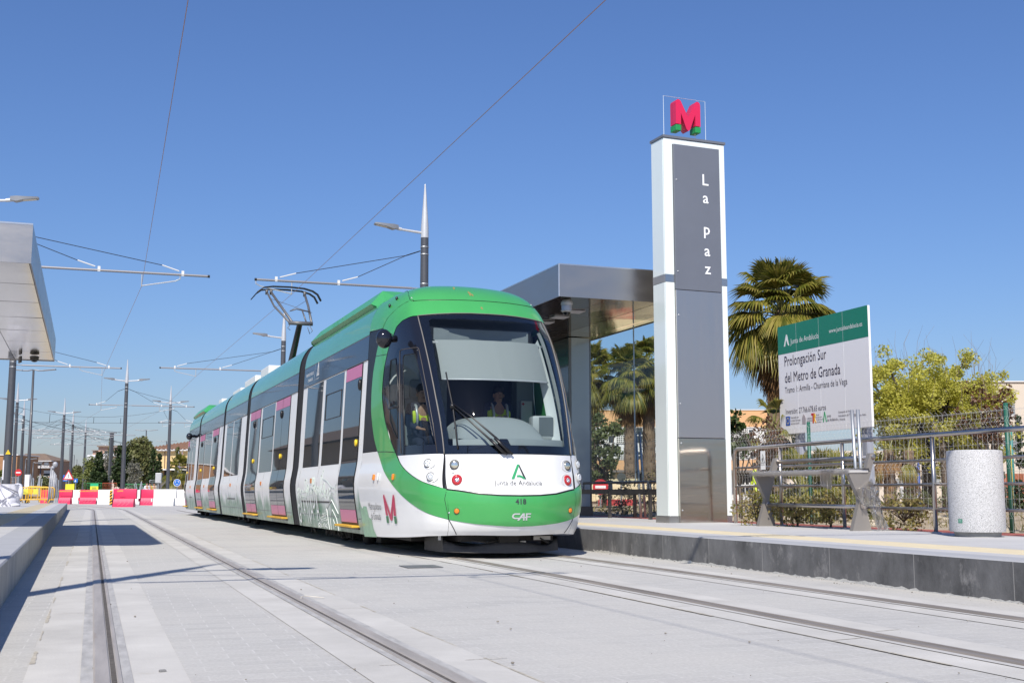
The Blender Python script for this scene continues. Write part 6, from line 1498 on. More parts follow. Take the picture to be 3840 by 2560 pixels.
# standing in the cab, looking at a phone
Mx = TR.matrix_basis
def cabpt(u, v, z): return Mx @ Vector((u, v, z))
lp = cabpt(.60, 2.62, .74)
pz = person('person standing in the tram cab in a yellow hi-vis vest, looking down at a phone', lp, math.atan(.03), NAVY, NAVY,
       dict(hea=(.0, -.045, 1.585), top=(0, -.06, 1.70), elL=(.22, -.02, 1.16), wrL=(.10, -.24, 1.17), elR=(-.22, -.02, 1.16), wrR=(-.03, -.26, 1.15)), vest=HV)
ph = thing('phone', 'dark phone held by the person standing in the tram cab', 'phone', lp+Vector((.03, -.33, 1.21)))
mb = MB(); mb.box((0, 0, 0), (.07, .012, .145), ax=Matrix.Rotation(-.6, 3, 'X'), bev=.004); mb.build('case', BLACK, ph)
dv = person('person in a yellow vest sitting at the tram controls, seen through the side window', cabpt(-.74, 2.12, .66), math.atan(.03), NAVY, NAVY,
       dict(knL=(.12, -.42, .90), anL=(.12, -.44, .47), toL=(.13, -.58, .44), knR=(-.12, -.42, .90), anR=(-.12, -.44, .47), toR=(-.13, -.58, .44), elL=(.24, -.12, 1.16), wrL=(.16, -.38, 1.10), elR=(-.24, -.12, 1.16), wrR=(-.16, -.38, 1.10)), vest=HV, sit=True)
# small figures far away
WALK = 'people walking beyond the barriers'
def far(px, D, label, col, legs, vest=None): c = at(px, 1850, D); return person(label, (c.x, c.y, 0), -YAW+.5, col, legs, {}, vest, hand=False, grp=WALK)
far(550, 104, 'distant person in a white top and trousers behind the white barrier', M('white_cloth', (.62, .64, .70), .8), M('white_cloth', (.6, .6, .6)))
far(560.5, 105, 'distant person in a yellow and purple shirt beside the person in white', M('shirt_yellow', (.60, .45, .08), .8), M('shirt_purple', (.12, .04, .14), .8))
far(577, 106, 'distant person in a pale shirt near the grey mesh panel', M('pale_shirt', (.52, .48, .42), .8), NAVY)
c = at(2833, 1870, 48); person('distant person in a hi-vis yellow jacket seen through the platform railing', (c.x, c.y, .3), 1.0, HV, HV, hand=False)
# ------------------------------------------------------------------ vegetation
nr = np.random.default_rng(11)
def leaf_quads(C, size, up=.3, asp=1.6, jit=.35):
    C = np.asarray(C); n = len(C); nrm = nr.normal(size=(n, 3)); nrm[:, 2] += up; nrm /= np.linalg.norm(nrm, axis=1)[:, None]
    t = np.cross(nrm, nr.normal(size=(n, 3))); t /= np.linalg.norm(t, axis=1)[:, None]; b = np.cross(nrm, t)
    s = size*(1-jit+2*jit*nr.random(n))[:, None]; t = t*s*asp/2; b = b*s/2
    V = np.stack([C-t, C-t*.1+b, C+t, C-t*.1-b], 1).reshape(-1, 3); return V, np.arange(4*n).reshape(-1, 4)
def clump_cloud(centers, radii, per, flat=.8):
    out = []
    for c, r in zip(centers, radii):
        d = nr.normal(size=(per, 3)); d /= np.linalg.norm(d, axis=1)[:, None]; d *= (nr.random(per)**.45)[:, None]*r; d[:, 2] *= flat; out.append(np.asarray(c)+d)
    return np.concatenate(out)
BARK = M('bark', (.10, .075, .055), .9, var=.3, vs=8, bump=.4, bs=20); BARKD = M('dark_bark', (.045, .035, .03), .9, var=.3, vs=9)
def tree(name, label, cat, loc, trunk_h, trunk_r, crown_c, crown_r, nclump, per, leaf, mat, group=None, limbs=7, shape='ell', bark=None, csize=.32, twigs=0, upward=.3, hollow=.35):
    t = thing(name, label, cat, loc, 0, group); r = random.Random(hash(label) % 1000 if False else sum(map(ord, label)))
    mb = MB(); cc = Vector(crown_c)
    mb.tube([(0, 0, -.1), (.03, 0, trunk_h*.5), (0, .02, trunk_h)], [trunk_r*1.15, trunk_r, trunk_r*.75], 8)
    cen = []; rs = []
    while len(cen) < nclump:
        d = Vector((r.gauss(0, 1), r.gauss(0, 1), r.gauss(0, 1))).normalized(); k = (hollow+(1-hollow)*r.random())**.6*(.82+.25*r.random())
        if shape == 'ell': p = Vector((d.x*crown_r[0]*k, d.y*crown_r[1]*k, d.z*crown_r[2]*k))
        else:                           # cone: narrows upward
            h = r.random()**1.4; w = (1-h)**.85*(.6+.4*r.random()); a = r.random()*6.283; p = Vector((crown_r[0]*w*math.cos(a), crown_r[1]*w*math.sin(a), crown_r[2]*(2*h-1)))
        cen.append(cc+p); rs.append(csize*(.6+.7*r.random())*(1 if shape == 'ell' else (.6+.5*(1-h))))
    for i in range(limbs):
        tgt = cen[(i*7) % len(cen)]; mid = Vector((0, 0, trunk_h*.9)).lerp(tgt, .5)+Vector((.1*r.gauss(0, 1), .1*r.gauss(0, 1), .12))
        mb.tube([(0, 0, trunk_h*.85), mid, tgt], [trunk_r*.55, trunk_r*.32, trunk_r*.1], 5)
        for j in range(2):
            t2 = cen[(i*7+3*j+1) % len(cen)]; mb.tube([mid, mid.lerp(t2, .6)+Vector((0, 0, .08)), t2], [trunk_r*.22, trunk_r*.12, trunk_r*.04], 4)
    mb.build('trunk', bark or BARK, t, True)
    if twigs:
        mb = MB()
        for i in range(twigs):
            a = r.random()*6.283; w = r.random()**.5*.95; x, y = cc.x+crown_r[0]*w*math.cos(a), cc.y+crown_r[1]*w*math.sin(a); z = cc.z+crown_r[2]*math.sqrt(max(0, 1-w*w))*.75
            h = (.5+.7*r.random()); mb.tube([(x, y, z-.2), (x+.12*r.gauss(0, 1), y+.1*r.gauss(0, 1), z+h*.6), (x+.2*r.gauss(0, 1), y+.2*r.gauss(0, 1), z+h)], [.006, .004, .002], 3)
        mb.build('twig', M('twig_brown', (.20, .15, .11), .9), t)
    V, Fq = leaf_quads(clump_cloud(cen, rs, per), leaf, upward); link('crown', arr_mesh('crown', V, Fq), mat, t); return t
YGL = leafmat('mulberry_leaf', [(176, 176, 70), (196, 192, 86), (210, 204, 108), (180, 182, 78)], .5)
DGR = leafmat('conifer_leaf', [(38, 54, 30), (52, 68, 36), (70, 84, 46), (44, 60, 34)], .2)
OLV = leafmat('olive_leaf', [(84, 94, 58), (104, 112, 72), (122, 126, 86)], .3)
MGR = leafmat('pine_leaf', [(92, 100, 58), (112, 116, 70), (128, 126, 84), (100, 100, 66)], .3)
PAL = leafmat('pale_spring_leaf', [(112, 122, 62), (128, 134, 78), (100, 112, 56)], .35)
GRYT = leafmat('dry_twig_leaf', [(112, 112, 100), (128, 126, 114), (98, 98, 88)], .15)
BRN = leafmat('withered_leaf', [(90, 62, 42), (110, 78, 56), (70, 48, 34)], .25)
SHR = leafmat('shrub_leaf', [(112, 112, 56), (142, 132, 74), (160, 144, 92), (118, 108, 66)], .35)

# yellow green mulberry behind the billboard: a broad crown of many leaf clusters with bare twigs on top
c = at(3485, 1900, 35)
tree('mulberry_tree', 'broad yellow green tree in young leaf to the right of the billboard', 'tree', (c.x, c.y, .3), 1.9, .20, (0.12, 0, 2.85), (2.75, 2.3, 2.05), 440, 125, .052, YGL, limbs=16, bark=BARKD, csize=.30, twigs=60, hollow=.12)
c = at(3550, 1900, 34); mb = MB(); mb.tube([(0, 0, -.1), (.02, 0, .9), (-.05, 0, 1.9), (-.3, .1, 2.6)], [.14, .12, .11, .07], 8); o = mb.build('tree_trunk', BARK, None, True); o.location = (c.x, c.y, .3); tag(o, 'rough pale tree trunk under the yellow green crown, nearest the litter bin', 'tree trunk')
c = at(3720, 1900, 33)
tree('withered_tree', 'small half bare tree with brown withered leaves by the beige building', 'tree', (c.x, c.y, .3), 1.5, .07, (-.1, 0, 2.75), (.85, .8, 1.0), 46, 26, .07, BRN, limbs=12, csize=.22, twigs=14)
c = at(2930, 1900, 30)
tree('withered_shrub', 'bare shrub with a few brown leaves below the billboard', 'shrub', (c.x-.3, c.y, .3), .6, .05, (0, 0, 1.75), (.75, .6, .75), 30, 26, .06, BRN, limbs=14, csize=.18)
c = at(2775, 1900, 24)
tree('garden_shrub', 'dark leafy shrub squeezed between the totem and the railing', 'shrub', (c.x, c.y, .3), .8, .04, (0, 0, 1.75), (.22, .35, .62), 16, 40, .07, leafmat('shrub_dark_leaf', [(40, 58, 26), (58, 76, 34), (80, 92, 46)], .2), limbs=6, csize=.16)
# low shrubs along the fence
SHG = 'low dry shrubs along the wire fence'
for i, (px, D, w, h, lab) in enumerate(((2835, 19.5, .7, .75, 'low dry shrub at the foot of the fence, nearest the totem'), (2985, 18.8, .6, .62, 'low dry shrub at the fence behind the far bench leg'), (3110, 18.3, .8, .7, 'low dry shrub at the fence behind the middle of the bench'), (3390, 16.8, .55, .66, 'low dry shrub at the fence between the bench and the bin'), (2330, 29, 1.0, .9, 'low dry shrub behind the fence seen through the shelter glass'), (2450, 28.5, 1.4, 1.5, 'tall dry shrub behind the fence just left of the totem foot'), (2860, 30, 1.6, .9, 'olive shrub further back in the garden behind the railing end'), (3420, 28, 1.0, .9, 'rounded grey green shrub under the yellow green tree'), (3560, 27, .75, .95, 'silvery shrub just left of the litter bin'), (3130, 29, 1.2, .8, 'sparse shrub under the billboard'))):
    c = at(px, 1950, D); ml = SHR if i not in (7, 8) else OLV
    h *= .8; tree('shrub', lab, 'shrub', (c.x, c.y, .28), h*.4, .018, (0, 0, h*.55), (w*.62, w*.6, h*.5), 26, 26, .034, ml, SHG, limbs=10, csize=.17)
gr = []
for i in range(2600):
    y = 9+34*nr.random(); x = 11.95-.0285*(y-10)+9*nr.random()**1.8; gr.append((x, y, .33))
gr = np.array(gr); d = nr.normal(size=(len(gr), 3))*[.06, .06, .02]; d[:, 2] = .05+.14*nr.random(len(gr)); w = nr.normal(size=(len(gr), 3))*.008
V = np.stack([gr-w, gr+w, gr+d], 1).reshape(-1, 3); o = link('dry_grass', arr_mesh('dry_grass', V, np.arange(len(V)).reshape(-1, 3)), leafmat('dry_grass_blade', [(120, 110, 60), (96, 100, 48), (140, 126, 76)], .3)); o['kind'] = 'stuff'

# fan palms
FANG = leafmat('fan_leaf', [(84, 92, 34), (112, 114, 44), (140, 134, 60), (164, 150, 82)], .4, .36); FAND = leafmat('dead_fan_leaf', [(96, 70, 44), (130, 98, 64), (156, 124, 84), (84, 62, 42)], .25, .8)
PBARK = M('palm_bark', (.17, .12, .08), .95, var=.4, vs=14, bump=.6, bs=18)
def fan(mid, dirv, L_, droop, seg=22, width=2.2, split=.55):
    """one fan leaf: folded segments spreading from the hand of the stalk, tips hanging"""
    d = Vector(dirv).normalized(); s = d.cross(Vector((0, 0, 1))); s = s.normalized() if s.length > .01 else Vector((1, 0, 0)); n = s.cross(d).normalized(); V = []; Fs = []
    for k in range(seg):
        a = (k/(seg-1)-.5)*width; ax = (d*math.cos(a)+s*math.sin(a)).normalized(); side_ = (s*math.cos(a)-d*math.sin(a))
        l = L_*(.78+.22*math.cos(a))*(.92+.16*rnd.random()); pts = []
        for q in (0, .35, split, .8, 1.0):
            p = Vector(mid)+ax*l*q; dr = droop*(max(0, q-.25)**2)*l*(1.1+.3*abs(a)); p.z -= dr
            if q > split: p += ax*(-.12*droop*l*(q-split)); p.z -= droop*.35*l*(q-split)
            pts.append(p)
        w = [.008, l*width/seg*.42, l*width/seg*.50, l*width/seg*.22, .003]
        b = len(V)
        for p, ww in zip(pts, w): V += [p-side_*ww+n*ww*.5, p-n*ww*.25, p+side_*ww+n*ww*.5]
        for i in range(4):
            for j in range(2): Fs.append((b+i*3+j, b+i*3+j+1, b+i*3+j+4, b+i*3+j+3))
    return V, Fs
def palm(label, loc, H, R_, n, skirt, trunk_r=.2, seed=1, lean_=(0, 0), live_low=-.55, grp='fan palms', cat='palm'):
    global rnd; keep = rnd; rnd = random.Random(seed)
    t = thing('palm_tree', label, cat, loc, 0, grp)
    mb = MB(); m = 26; P = [(lean_[0]*(i/m)**2, lean_[1]*(i/m)**2, H*i/m) for i in range(m+1)]
    mb.tube(P, [trunk_r*(1.25-.3*i/m)*(1+.10*(i % 2)) for i in range(m+1)], 10)
    for i in range(int(H*16)):          # old leaf bases
        z = H*rnd.random(); a = rnd.random()*6.283; f = z/H; r0 = trunk_r*(1.25-.3*f); c = Vector((lean_[0]*f*f+r0*math.cos(a), lean_[1]*f*f+r0*math.sin(a), z)); o_ = Vector((math.cos(a), math.sin(a), 0))
        s = Vector((-math.sin(a), math.cos(a), 0)); mb.add([c-s*.06, c+s*.06, c+o_*.08+Vector((0, 0, .14))+s*.02, c+o_*.08+Vector((0, 0, .14))-s*.02], [(0, 1, 2, 3)])
    mb.build('trunk', PBARK, t, False)
    top = Vector((lean_[0], lean_[1], H)); V = []; Fq = []; st = MB()
    for i in range(n):
        f = (i+.5)/n; el = 1.45-(1.45-live_low)*f**.9+.14*rnd.gauss(0, 1); a = i*2.39996+.3*rnd.gauss(0, 1); d = Vector((math.cos(a)*math.cos(el), math.sin(a)*math.cos(el), math.sin(el)))
        sl_ = R_*(.42+.16*rnd.random()); hand = top+Vector((0, 0, .1-.35*f))+d*sl_; hand.z -= .10*sl_*f
        st.tube([top+Vector((0, 0, -.25*f)), top+d*sl_*.5+Vector((0, 0, .03)), hand], [.022, .018, .012], 4)
        d2 = (d+Vector((0, 0, -.05-.25*f))).normalized(); v, fs = fan(hand, d2, R_*(.46+.10*rnd.random()), .14+.55*f+.35*rnd.random(), 24, 2.2+.6*rnd.random(), .5+.15*rnd.random()); b = len(V); V += v; Fq += [tuple(x+b for x in q) for q in fs]
    st.build('stalk', M('palm_stalk', (.20, .20, .06), .6), t)
    link('fronds', arr_mesh('fronds', [tuple(p) for p in V], Fq), FANG, t)
    V = []; Fq = []
    for i in range(skirt[0]):           # hanging dead fans
        f = rnd.random(); a = rnd.random()*6.283; z = H-.15-skirt[1]*f; r0 = trunk_r+.04; el = -.72-.55*f-.15*rnd.random(); d = Vector((math.cos(a)*math.cos(el), math.sin(a)*math.cos(el), math.sin(el)))
        L_ = (.55+.5*rnd.random())*skirt[2]*(1-.35*f); v, fs = fan(top*1+Vector((r0*math.cos(a), r0*math.sin(a), z-H)), d, L_, .25, 12, 1.1, .4); b = len(V); V += v; Fq += [tuple(x+b for x in q) for q in fs]
    link('dead_fronds', arr_mesh('dead_fronds', [tuple(p) for p in V], Fq), FAND, t); rnd = keep; return t
c = at(2905, 1900, 38)
palm('tall fan palm with a shaggy brown skirt rising behind the billboard', (c.x, c.y, .3), 6.45, 2.05, 84, (230, 1.9, 1.5), .22, 5, (.45, 0), live_low=-.8)
c = at(2366, 1900, 60); palm('fan palm with a dark skirt seen through the middle of the shelter glass', (c.x, c.y, .3), 6.5, 1.9, 46, (90, 1.9, 1.2), .26, 8)
c = at(2437, 1900, 61); palm('fan palm with a straw coloured skirt just left of the totem', (c.x, c.y, .3), 7.1, 1.9, 46, (110, 1.9, 1.3), .28, 9)
c = at(2215, 1900, 62); palm('fan palm half hidden by the pale shelter column', (c.x, c.y, .3), 6.7, 1.9, 46, (80, 1.9, 1.2), .26, 10)
c = at(2912, 1900, 31.8); palm('short young fan palm with green fans peeping out beside the billboard', (c.x, c.y, .3), 2.35, .95, 16, (16, .9, .7), .13, 12, live_low=-.9)
for px, D, sd, lab in ((3010, 24, 21, 'bushy stemless fan palm in the garden behind the bench, near its far end'), (3150, 25, 22, 'bushy stemless fan palm in the garden behind the bench, near its near end'), (3080, 27, 23, 'bushy stemless fan palm under the billboard, further back')):
    c = at(px, 1920, D); palm(lab, (c.x, c.y, .3), .45, 1.15, 26, (6, .3, .4), .12, sd, live_low=-.05, grp='stemless fan palms')
for px, D, sd, lab in ((3340, 33, 31, 'dark fan palm trunk under the yellow green tree, nearest the billboard'), (3415, 33.5, 32, 'second dark fan palm trunk under the yellow green tree')):
    c = at(px, 1900, D); palm(lab, (c.x, c.y, .3), 1.75, .7, 5, (10, .8, .6), .15, sd, live_low=-.7)
c = at(675, 1835, 106); palm('low palm with arching fronds in front of the yellow building', (c.x, c.y, 0), 2.6, 1.9, 26, (10, .4, .6), .2, 41)

# trees at the end of the street
TG = 'trees at the end of the street'
def ftree(px0, px1, pyt, pyb, D, lab, mat, shape='ell', nc=60, per=40, leaf=.2, trunk=.3, **k):
    c = at((px0+px1)/2, 1850, D); w = (px1-px0)*D/FPX/2; zt = at(px0, pyt, D).z; zb = max(.2, at(px0, pyb, D).z); h = (zt-zb)/2
    return tree(k.pop('name', 'street_tree'), lab, 'tree', (c.x, c.y, 0), zb+.3*h, trunk*.5, (0, 0, zb+h), (w, w, h), nc, per, leaf, mat, TG, limbs=6, shape=shape, csize=k.pop('csize', min(w, h)*.33), **k)
ftree(334, 398, 1700, 1835, 122, 'dark green cone shaped conifer behind the red and white barriers', DGR, 'cone', 150, 60, .16, name='conifer_tree', csize=.42)
ftree(470, 572, 1640, 1830, 127, 'large rounded dark pine behind the pole with two lamp arms', MGR, 'ell', 190, 70, .2, name='pine_tree', csize=.75)
ftree(425, 492, 1668, 1832, 126, 'dense dark green tree behind the square totem', DGR, 'ell', 110, 60, .2, csize=.65, name='pine_tree')
ftree(402, 416, 1632, 1760, 140, 'thin tall green cypress behind the square totem top', MGR, 'cone', 60, 40, .16, name='cypress_tree', csize=.35)
ftree(376, 418, 1690, 1828, 134, 'grey leafless tree between the dark conifer and the square totem', GRYT, 'ell', 60, 40, .10, csize=.6, name='bare_tree')
ftree(478, 520, 1730, 1835, 120, 'grey dry bush at the foot of the large rounded pine', GRYT, 'ell', 46, 40, .10, csize=.5, name='bare_tree')
ftree(318, 352, 1712, 1835, 136, 'pale green loose tree left of the dark conifer', PAL, 'ell', 60, 44, .14, csize=.6)
ftree(558, 580, 1690, 1812, 121, 'slim dark cypress right of the rounded pine', DGR, 'cone', 70, 50, .14, name='cypress_tree', csize=.32)
ftree(583, 604, 1705, 1800, 119, 'small dark cypress against the yellow wall', DGR, 'cone', 56, 44, .12, name='cypress_tree', csize=.28)
ftree(652, 668, 1672, 1800, 123, 'slim olive cypress beside the hanging flags', MGR, 'cone', 50, 40, .12, name='cypress_tree', csize=.28)
ftree(536, 572, 1690, 1815, 130, 'brown green tree behind the slim twin street lamp', OLV, 'ell', 60, 44, .16, csize=.6)
ftree(263, 310, 1744, 1830, 240, 'far rounded green tree under the receding lamps', MGR, 'ell', 60, 44, .3, csize=.9)
ftree(255, 306, 1776, 1835, 160, 'low trimmed green tree behind the warning triangle', PAL, 'ell', 60, 44, .16, csize=.5)
ftree(140, 176, 1787, 1845, 130, 'low olive bush in front of the brick house', OLV, 'ell', 36, 44, .14, csize=.45)
ftree(-10, 22, 1762, 1800, 90, 'green bush at the picture edge behind the thick pole', PAL, 'ell', 30, 40, .12, csize=.3)
c = at(2265, 1900, 44); tree('garden_tree', 'small olive grey tree seen through the shelter glass beside the column', 'tree', (c.x, c.y, .3), 1.0, .09, (.0, 0, 2.1), (.8, .8, 1.4), 56, 40, .09, OLV, limbs=8, csize=.3)
for px, lab in ((3748, 'slim dark cypress beside the litter bin, in front of the brick base'), (3835, 'slim dark cypress at the picture edge by the beige building')):
    c = at(px, 1900, 40); tree('cypress_tree', lab, 'tree', (c.x, c.y, .3), .3, .05, (0, 0, 1.1 if px < 3800 else 1.6), (.25, .25, 1.0 if px < 3800 else 1.5), 40, 40, .07, DGR, 'garden cypresses', limbs=2, shape='cone', csize=.16)

# ------------------------------------------------------------------ buildings
ORG = M('orange_render', (.62, .36, .18), .85, var=.05, vs=.6); CREAM = M('cream_render', (.66, .56, .36), .85, var=.04, vs=.5); WHR = M('white_render', (.66, .65, .64), .85, var=.04, vs=.5); BEI = M('beige_render', (.56, .49, .41), .85, var=.04, vs=.4); YEL = M('ochre_render', (.66, .48, .24), .85, var=.05, vs=.4)
BRK = M('brown_brick', (.25, .15, .10), .9, var=.2, vs=2.5); BRKR = M('red_brick', (.30, .10, .05), .9, var=.2, vs=6); WIN = M('window_glass_dark', (.03, .04, .05), .08, spec=.8); SHUT = M('shutter_grey', (.42, .44, .46), .6); ROOF = M('roof_tiles', (.30, .17, .11), .9, var=.35, vs=4, stretch=(5, 1, 1)); BRNR = M('brown_roof', (.20, .14, .10), .9, var=.25, vs=3)
def face(name, label, px0, px1, D, group=None):
    a = at(px0, 1847, D); b = at(px1, 1847, D); w = (b-a).length
    return thing(name, label, 'building', (a.x, a.y, 0), -YAW, group), w, FPX/D
# school: orange and white bands with lattice blocks
b, w, k = face('school_building', 'long orange and white two storey building with white lattice blocks behind the palms', 2150, 2905, 86)
X = lambda px: (px-2150)/k; Z = lambda py: CAMH+(1847-py)/k
mb = MB(); mb.span((0, 0, 0), (w, 9, Z(1603))); mb.build('wall', WHR, b)
mb = MB(); mb.span((-.1, -.06, Z(1603)), (w+.1, 9.1, Z(1540))); mb.span((0, -.05, Z(1763)), (w, .0, Z(1724))); mb.build('band', ORG, b)
mb = MB(); mb.span((-.15, -.12, Z(1540)), (w+.15, 9.2, Z(1537))); mb.span((-.1, -.07, Z(1605.5)), (w, 0, Z(1603))); mb.build('coping', WHR, b)
LAT = M('lattice_white', (.66, .65, .62), .8); LATD = M('lattice_dark', (.10, .10, .09), .8)
for x0, x1, y0, y1 in ((2150, 2280, 1606, 1662), (2312, 2383, 1606, 1662), (2430, 2520, 1606, 1662), (2560, 2640, 1606, 1662), (2690, 2806, 1610, 1662), (2312, 2383, 1695, 1724), (2420, 2520, 1695, 1724), (2690, 2806, 1690, 1724)):
    m = MB(); m.span((X(x0), -.02, Z(y1)), (X(x1), -.005, Z(y0))); q = m.build('window', LATD, b); m = MB(); n = int((x1-x0)/7.2)
    for i in range(n+1): xx = X(x0)+(X(x1)-X(x0))*i/n; m.span((xx-.022, -.10, Z(y1)), (xx+.022, -.021, Z(y0)))
    nz_ = max(3, int((y1-y0)/7))
    for i in range(nz_+1): zz = Z(y1)+(Z(y0)-Z(y1))*i/nz_; m.span((X(x0), -.09, zz-.022), (X(x1), -.022, zz+.022))
    m.build('lattice', LAT, q)
for x0, x1, y0, y1 in ((2283, 2303, 1607, 1661), (2386, 2410, 1607, 1661), (2808, 2826, 1613, 1661), (2386, 2400, 1695, 1722), (2812, 2824, 1700, 1720)):
    m = MB(); m.span((X(x0), -.03, Z(y1)), (X(x1), -.006, Z(y0))); q = m.build('window', WIN, b); m = MB(); zc = (Z(y0)+Z(y1))/2; m.span((X(x0), -.06, zc-.03), (X(x1), -.031, zc+.03)); m.build('frame', WHITE, q)
    m = MB(); m.span((X(x0)-.08, -.07, Z(y1)), (X(x0), -.0, Z(y0))); m.span((X(x1), -.07, Z(y1)), (X(x1)+.08, -.0, Z(y0))); m.build('frame', WHITE, q)
mb = MB(); mb.span((X(2290), -1.6, Z(1772)), (w, 0, Z(1764))); mb.build('porch_roof', M('porch_grey', (.16, .14, .13), .7), b)
mb = MB()
for x0, x1 in ((2370, 2425), (2440, 2500), (2560, 2660), (2760, 2830)): mb.span((X(x0), -.05, Z(1850)), (X(x1), -.006, Z(1776)))
mb.build('dark_opening', DARKIN, b)
mb = MB(); mb.span((0, -.055, 0), (w, -.0, Z(1764))); 
mb = MB(); mb.span((0, -.012, 0), (X(2368), .0, Z(1764))); mb.build('ground_floor', CREAM, b)
mb = MB(); mb.span((w+.0, 0, 0), (w+2.2, 6, Z(1541))); mb.build('side_wall', BEI, b)
# low garden walls in front of it
gw = MB(); a = at(2235, 1847, 50); o = thing('garden_wall', 'low cream garden wall with a red base behind the shelter glass', 'wall', (a.x, a.y, .3), -YAW); mb = MB(); mb.span((0, 0, .25), (1.75, .2, 1.15)); mb.span((-1.2, .6, .2), (4.4, .8, .95)); mb.build('wall', CREAM, o); mb = MB(); mb.span((.1, -.02, 0), (1.72, .22, .28)); mb.build('base', M('base_red', (.42, .05, .05), .8), o)
# beige building on the right
b, w, k = face('apartment_building', 'beige building with slatted shutters and a brick base behind the litter bin', 2960, 3990, 62)
X = lambda px: (px-2960)/k; Z = lambda py: CAMH+(1847-py)/k
mb = MB(); mb.span((X(3560), 0, 0), (w, 9, Z(1434))); mb.span((0, .5, 0), (X(3560), 8, Z(1690))); mb.build('wall', BEI, b)
mb = MB(); mb.span((X(3560)-.1, -.1, Z(1434)), (w+.1, 9.1, Z(1430))); mb.build('coping', WHR, b)
mb = MB(); mb.span((X(3690), -.03, 0), (w, .0, Z(1776))); mb.build('brick_base', BRKR, b)
for x0, x1, y0, y1 in ((3763, 3814, 1508, 1558), (3755, 3822, 1652, 1700), (3600, 3660, 1508, 1558), (3600, 3660, 1652, 1700), (3860, 3920, 1508, 1558), (3860, 3920, 1652, 1700)):
    m = MB(); m.span((X(x0), -.04, Z(y1)), (X(x1), -.005, Z(y0))); q = m.build('window', M('window_pale', (.46, .52, .60), .15), b); m = MB(); xm = X(x0)+(X(x1)-X(x0))*.55; m.span((xm, -.07, Z(y1)), (X(x1), -.041, Z(y0)))
    m.build('shutter', WIN, q); m = MB()
    for i in range(8): zz = Z(y1)+(Z(y0)-Z(y1))*(i+.5)/8; m.span((xm, -.10, zz-.022), (X(x1), -.071, zz+.015))
    m.build('slat', SHUT, q); m = MB(); m.span((X(x0)-.06, -.09, Z(y1)-.07), (X(x1)+.08, -.0, Z(y1))); m.build('sill', WHR, q)
for x0, x1 in ((3000, 3060), (3090, 3150), (3330, 3400), (3420, 3460), (3486, 3500), (3520, 3535)):
    m = MB(); m.span((X(x0), .44, Z(1812)), (X(x1), .495, Z(1795))); q = m.build('window', WIN, b); m = MB()
    for i in range(3): zz = Z(1812)+(Z(1795)-Z(1812))*(i+.5)/3; m.span((X(x0), .40, zz-.03), (X(x1), .439, zz+.02))
    m.build('slat', SHUT, q)
mb = MB(); mb.span((X(3410), .1, Z(1765)-.04), (X(3540), .2, Z(1765))); mb.span((X(3436), .12, 0), (X(3440), .18, Z(1765))); mb.span((X(3536), .1, Z(1790)), (X(3546), .2, Z(1770))); mb.build('steel_frame', M('rust_frame', (.16, .08, .06), .7), b)
# coloured playground posts in the garden
PGc = 'coloured playground posts'
for px, D, col, h, lab in ((3426, 45, (.42, .05, .06), 1.9, 'red playground post'), (3450, 45, (.05, .09, .32), 1.8, 'blue playground post'), (3798, 42, (.62, .42, .03), 2.2, 'yellow playground post'), (3806, 42, (.03, .20, .18), 2.9, 'teal playground frame post')):
    c = at(px, 1900, D); mb = MB(); mb.tube([(0, 0, 0), (0, 0, h)], .05, 8); mb.ell((0, 0, h), (.06, .06, .05), 8, 5); o = mb.build('playground_post', M('post_'+lab.split()[0], col, .5), None, True); o.location = (c.x, c.y, .3); tag(o, lab+' in the garden behind the fence', 'post', PGc)
c = at(3415, 1895, 46); mb = MB(); mb.box((0, 0, .55), (.8, .3, .5), bev=.06); o = mb.build('white_box', WHITE); o.location = (c.x, c.y, .3); tag(o, 'rounded white box on the soil beneath the yellow green tree', 'box')
# white fence bars, lower, behind the railing
c = at(2760, 1880, 34); wf = thing('bar_fence', 'low white bar fence in the garden seen through the railing', 'fence', (c.x, c.y, .3), -YAW); mb = MB()
for i in range(30): mb.span((i*.13, 0, 0), (i*.13+.03, .03, .85))
mb.span((0, .0, .75), (3.9, .03, .79)); mb.build('bars', WHITE, wf)

# brick house and neighbours on the left
b, w, k = face('brick_house', 'brown brick house with a hipped tile roof and white balconies', 58, 191, 200)
X = lambda px: (px-58)/k; Z = lambda py: CAMH+(1847-py)/k
mb = MB(); mb.span((0, 0, 0), (w*.98, 8, Z(1726))); mb.build('wall', BRK, b)
mb = MB(); e = Z(1727); r_ = Z(1699); mb.add([(-.4, -.9, e), (w+.2, -.9, e), (w+.2, 9, e), (-.4, 9, e), (-.3, 4, r_), (X(125), 4, r_)], [(0, 1, 5, 4), (1, 2, 5), (2, 3, 4, 5), (3, 0, 4), (0, 3, 2, 1)]); mb.build('roof', BRNR, b)
mb = MB(); mb.span((-.35, -.85, e-.16), (w+.15, 0, e-.01)); mb.build('eaves', WHR, b)
mb = MB(); mb.span((X(118), -1.2, Z(1756)), (w, 0, Z(1752))); mb.span((X(148), -1.2, Z(1794)), (w*.97, 0, Z(1791))); mb.build('balcony_slab', WHR, b)
mb = MB()
for za, zb, xa in ((1756, 1747, 118), (1794, 1785, 148)):
    mb.span((X(xa), -1.2, Z(zb)-.06), (w, -1.12, Z(zb)))
    n = int((w-X(xa))/.25)
    for i in range(n): mb.span((X(xa)+i*.25, -1.2, Z(za)), (X(xa)+i*.25+.11, -1.12, Z(zb)-.05))
mb.build('balustrade', WHR, b)
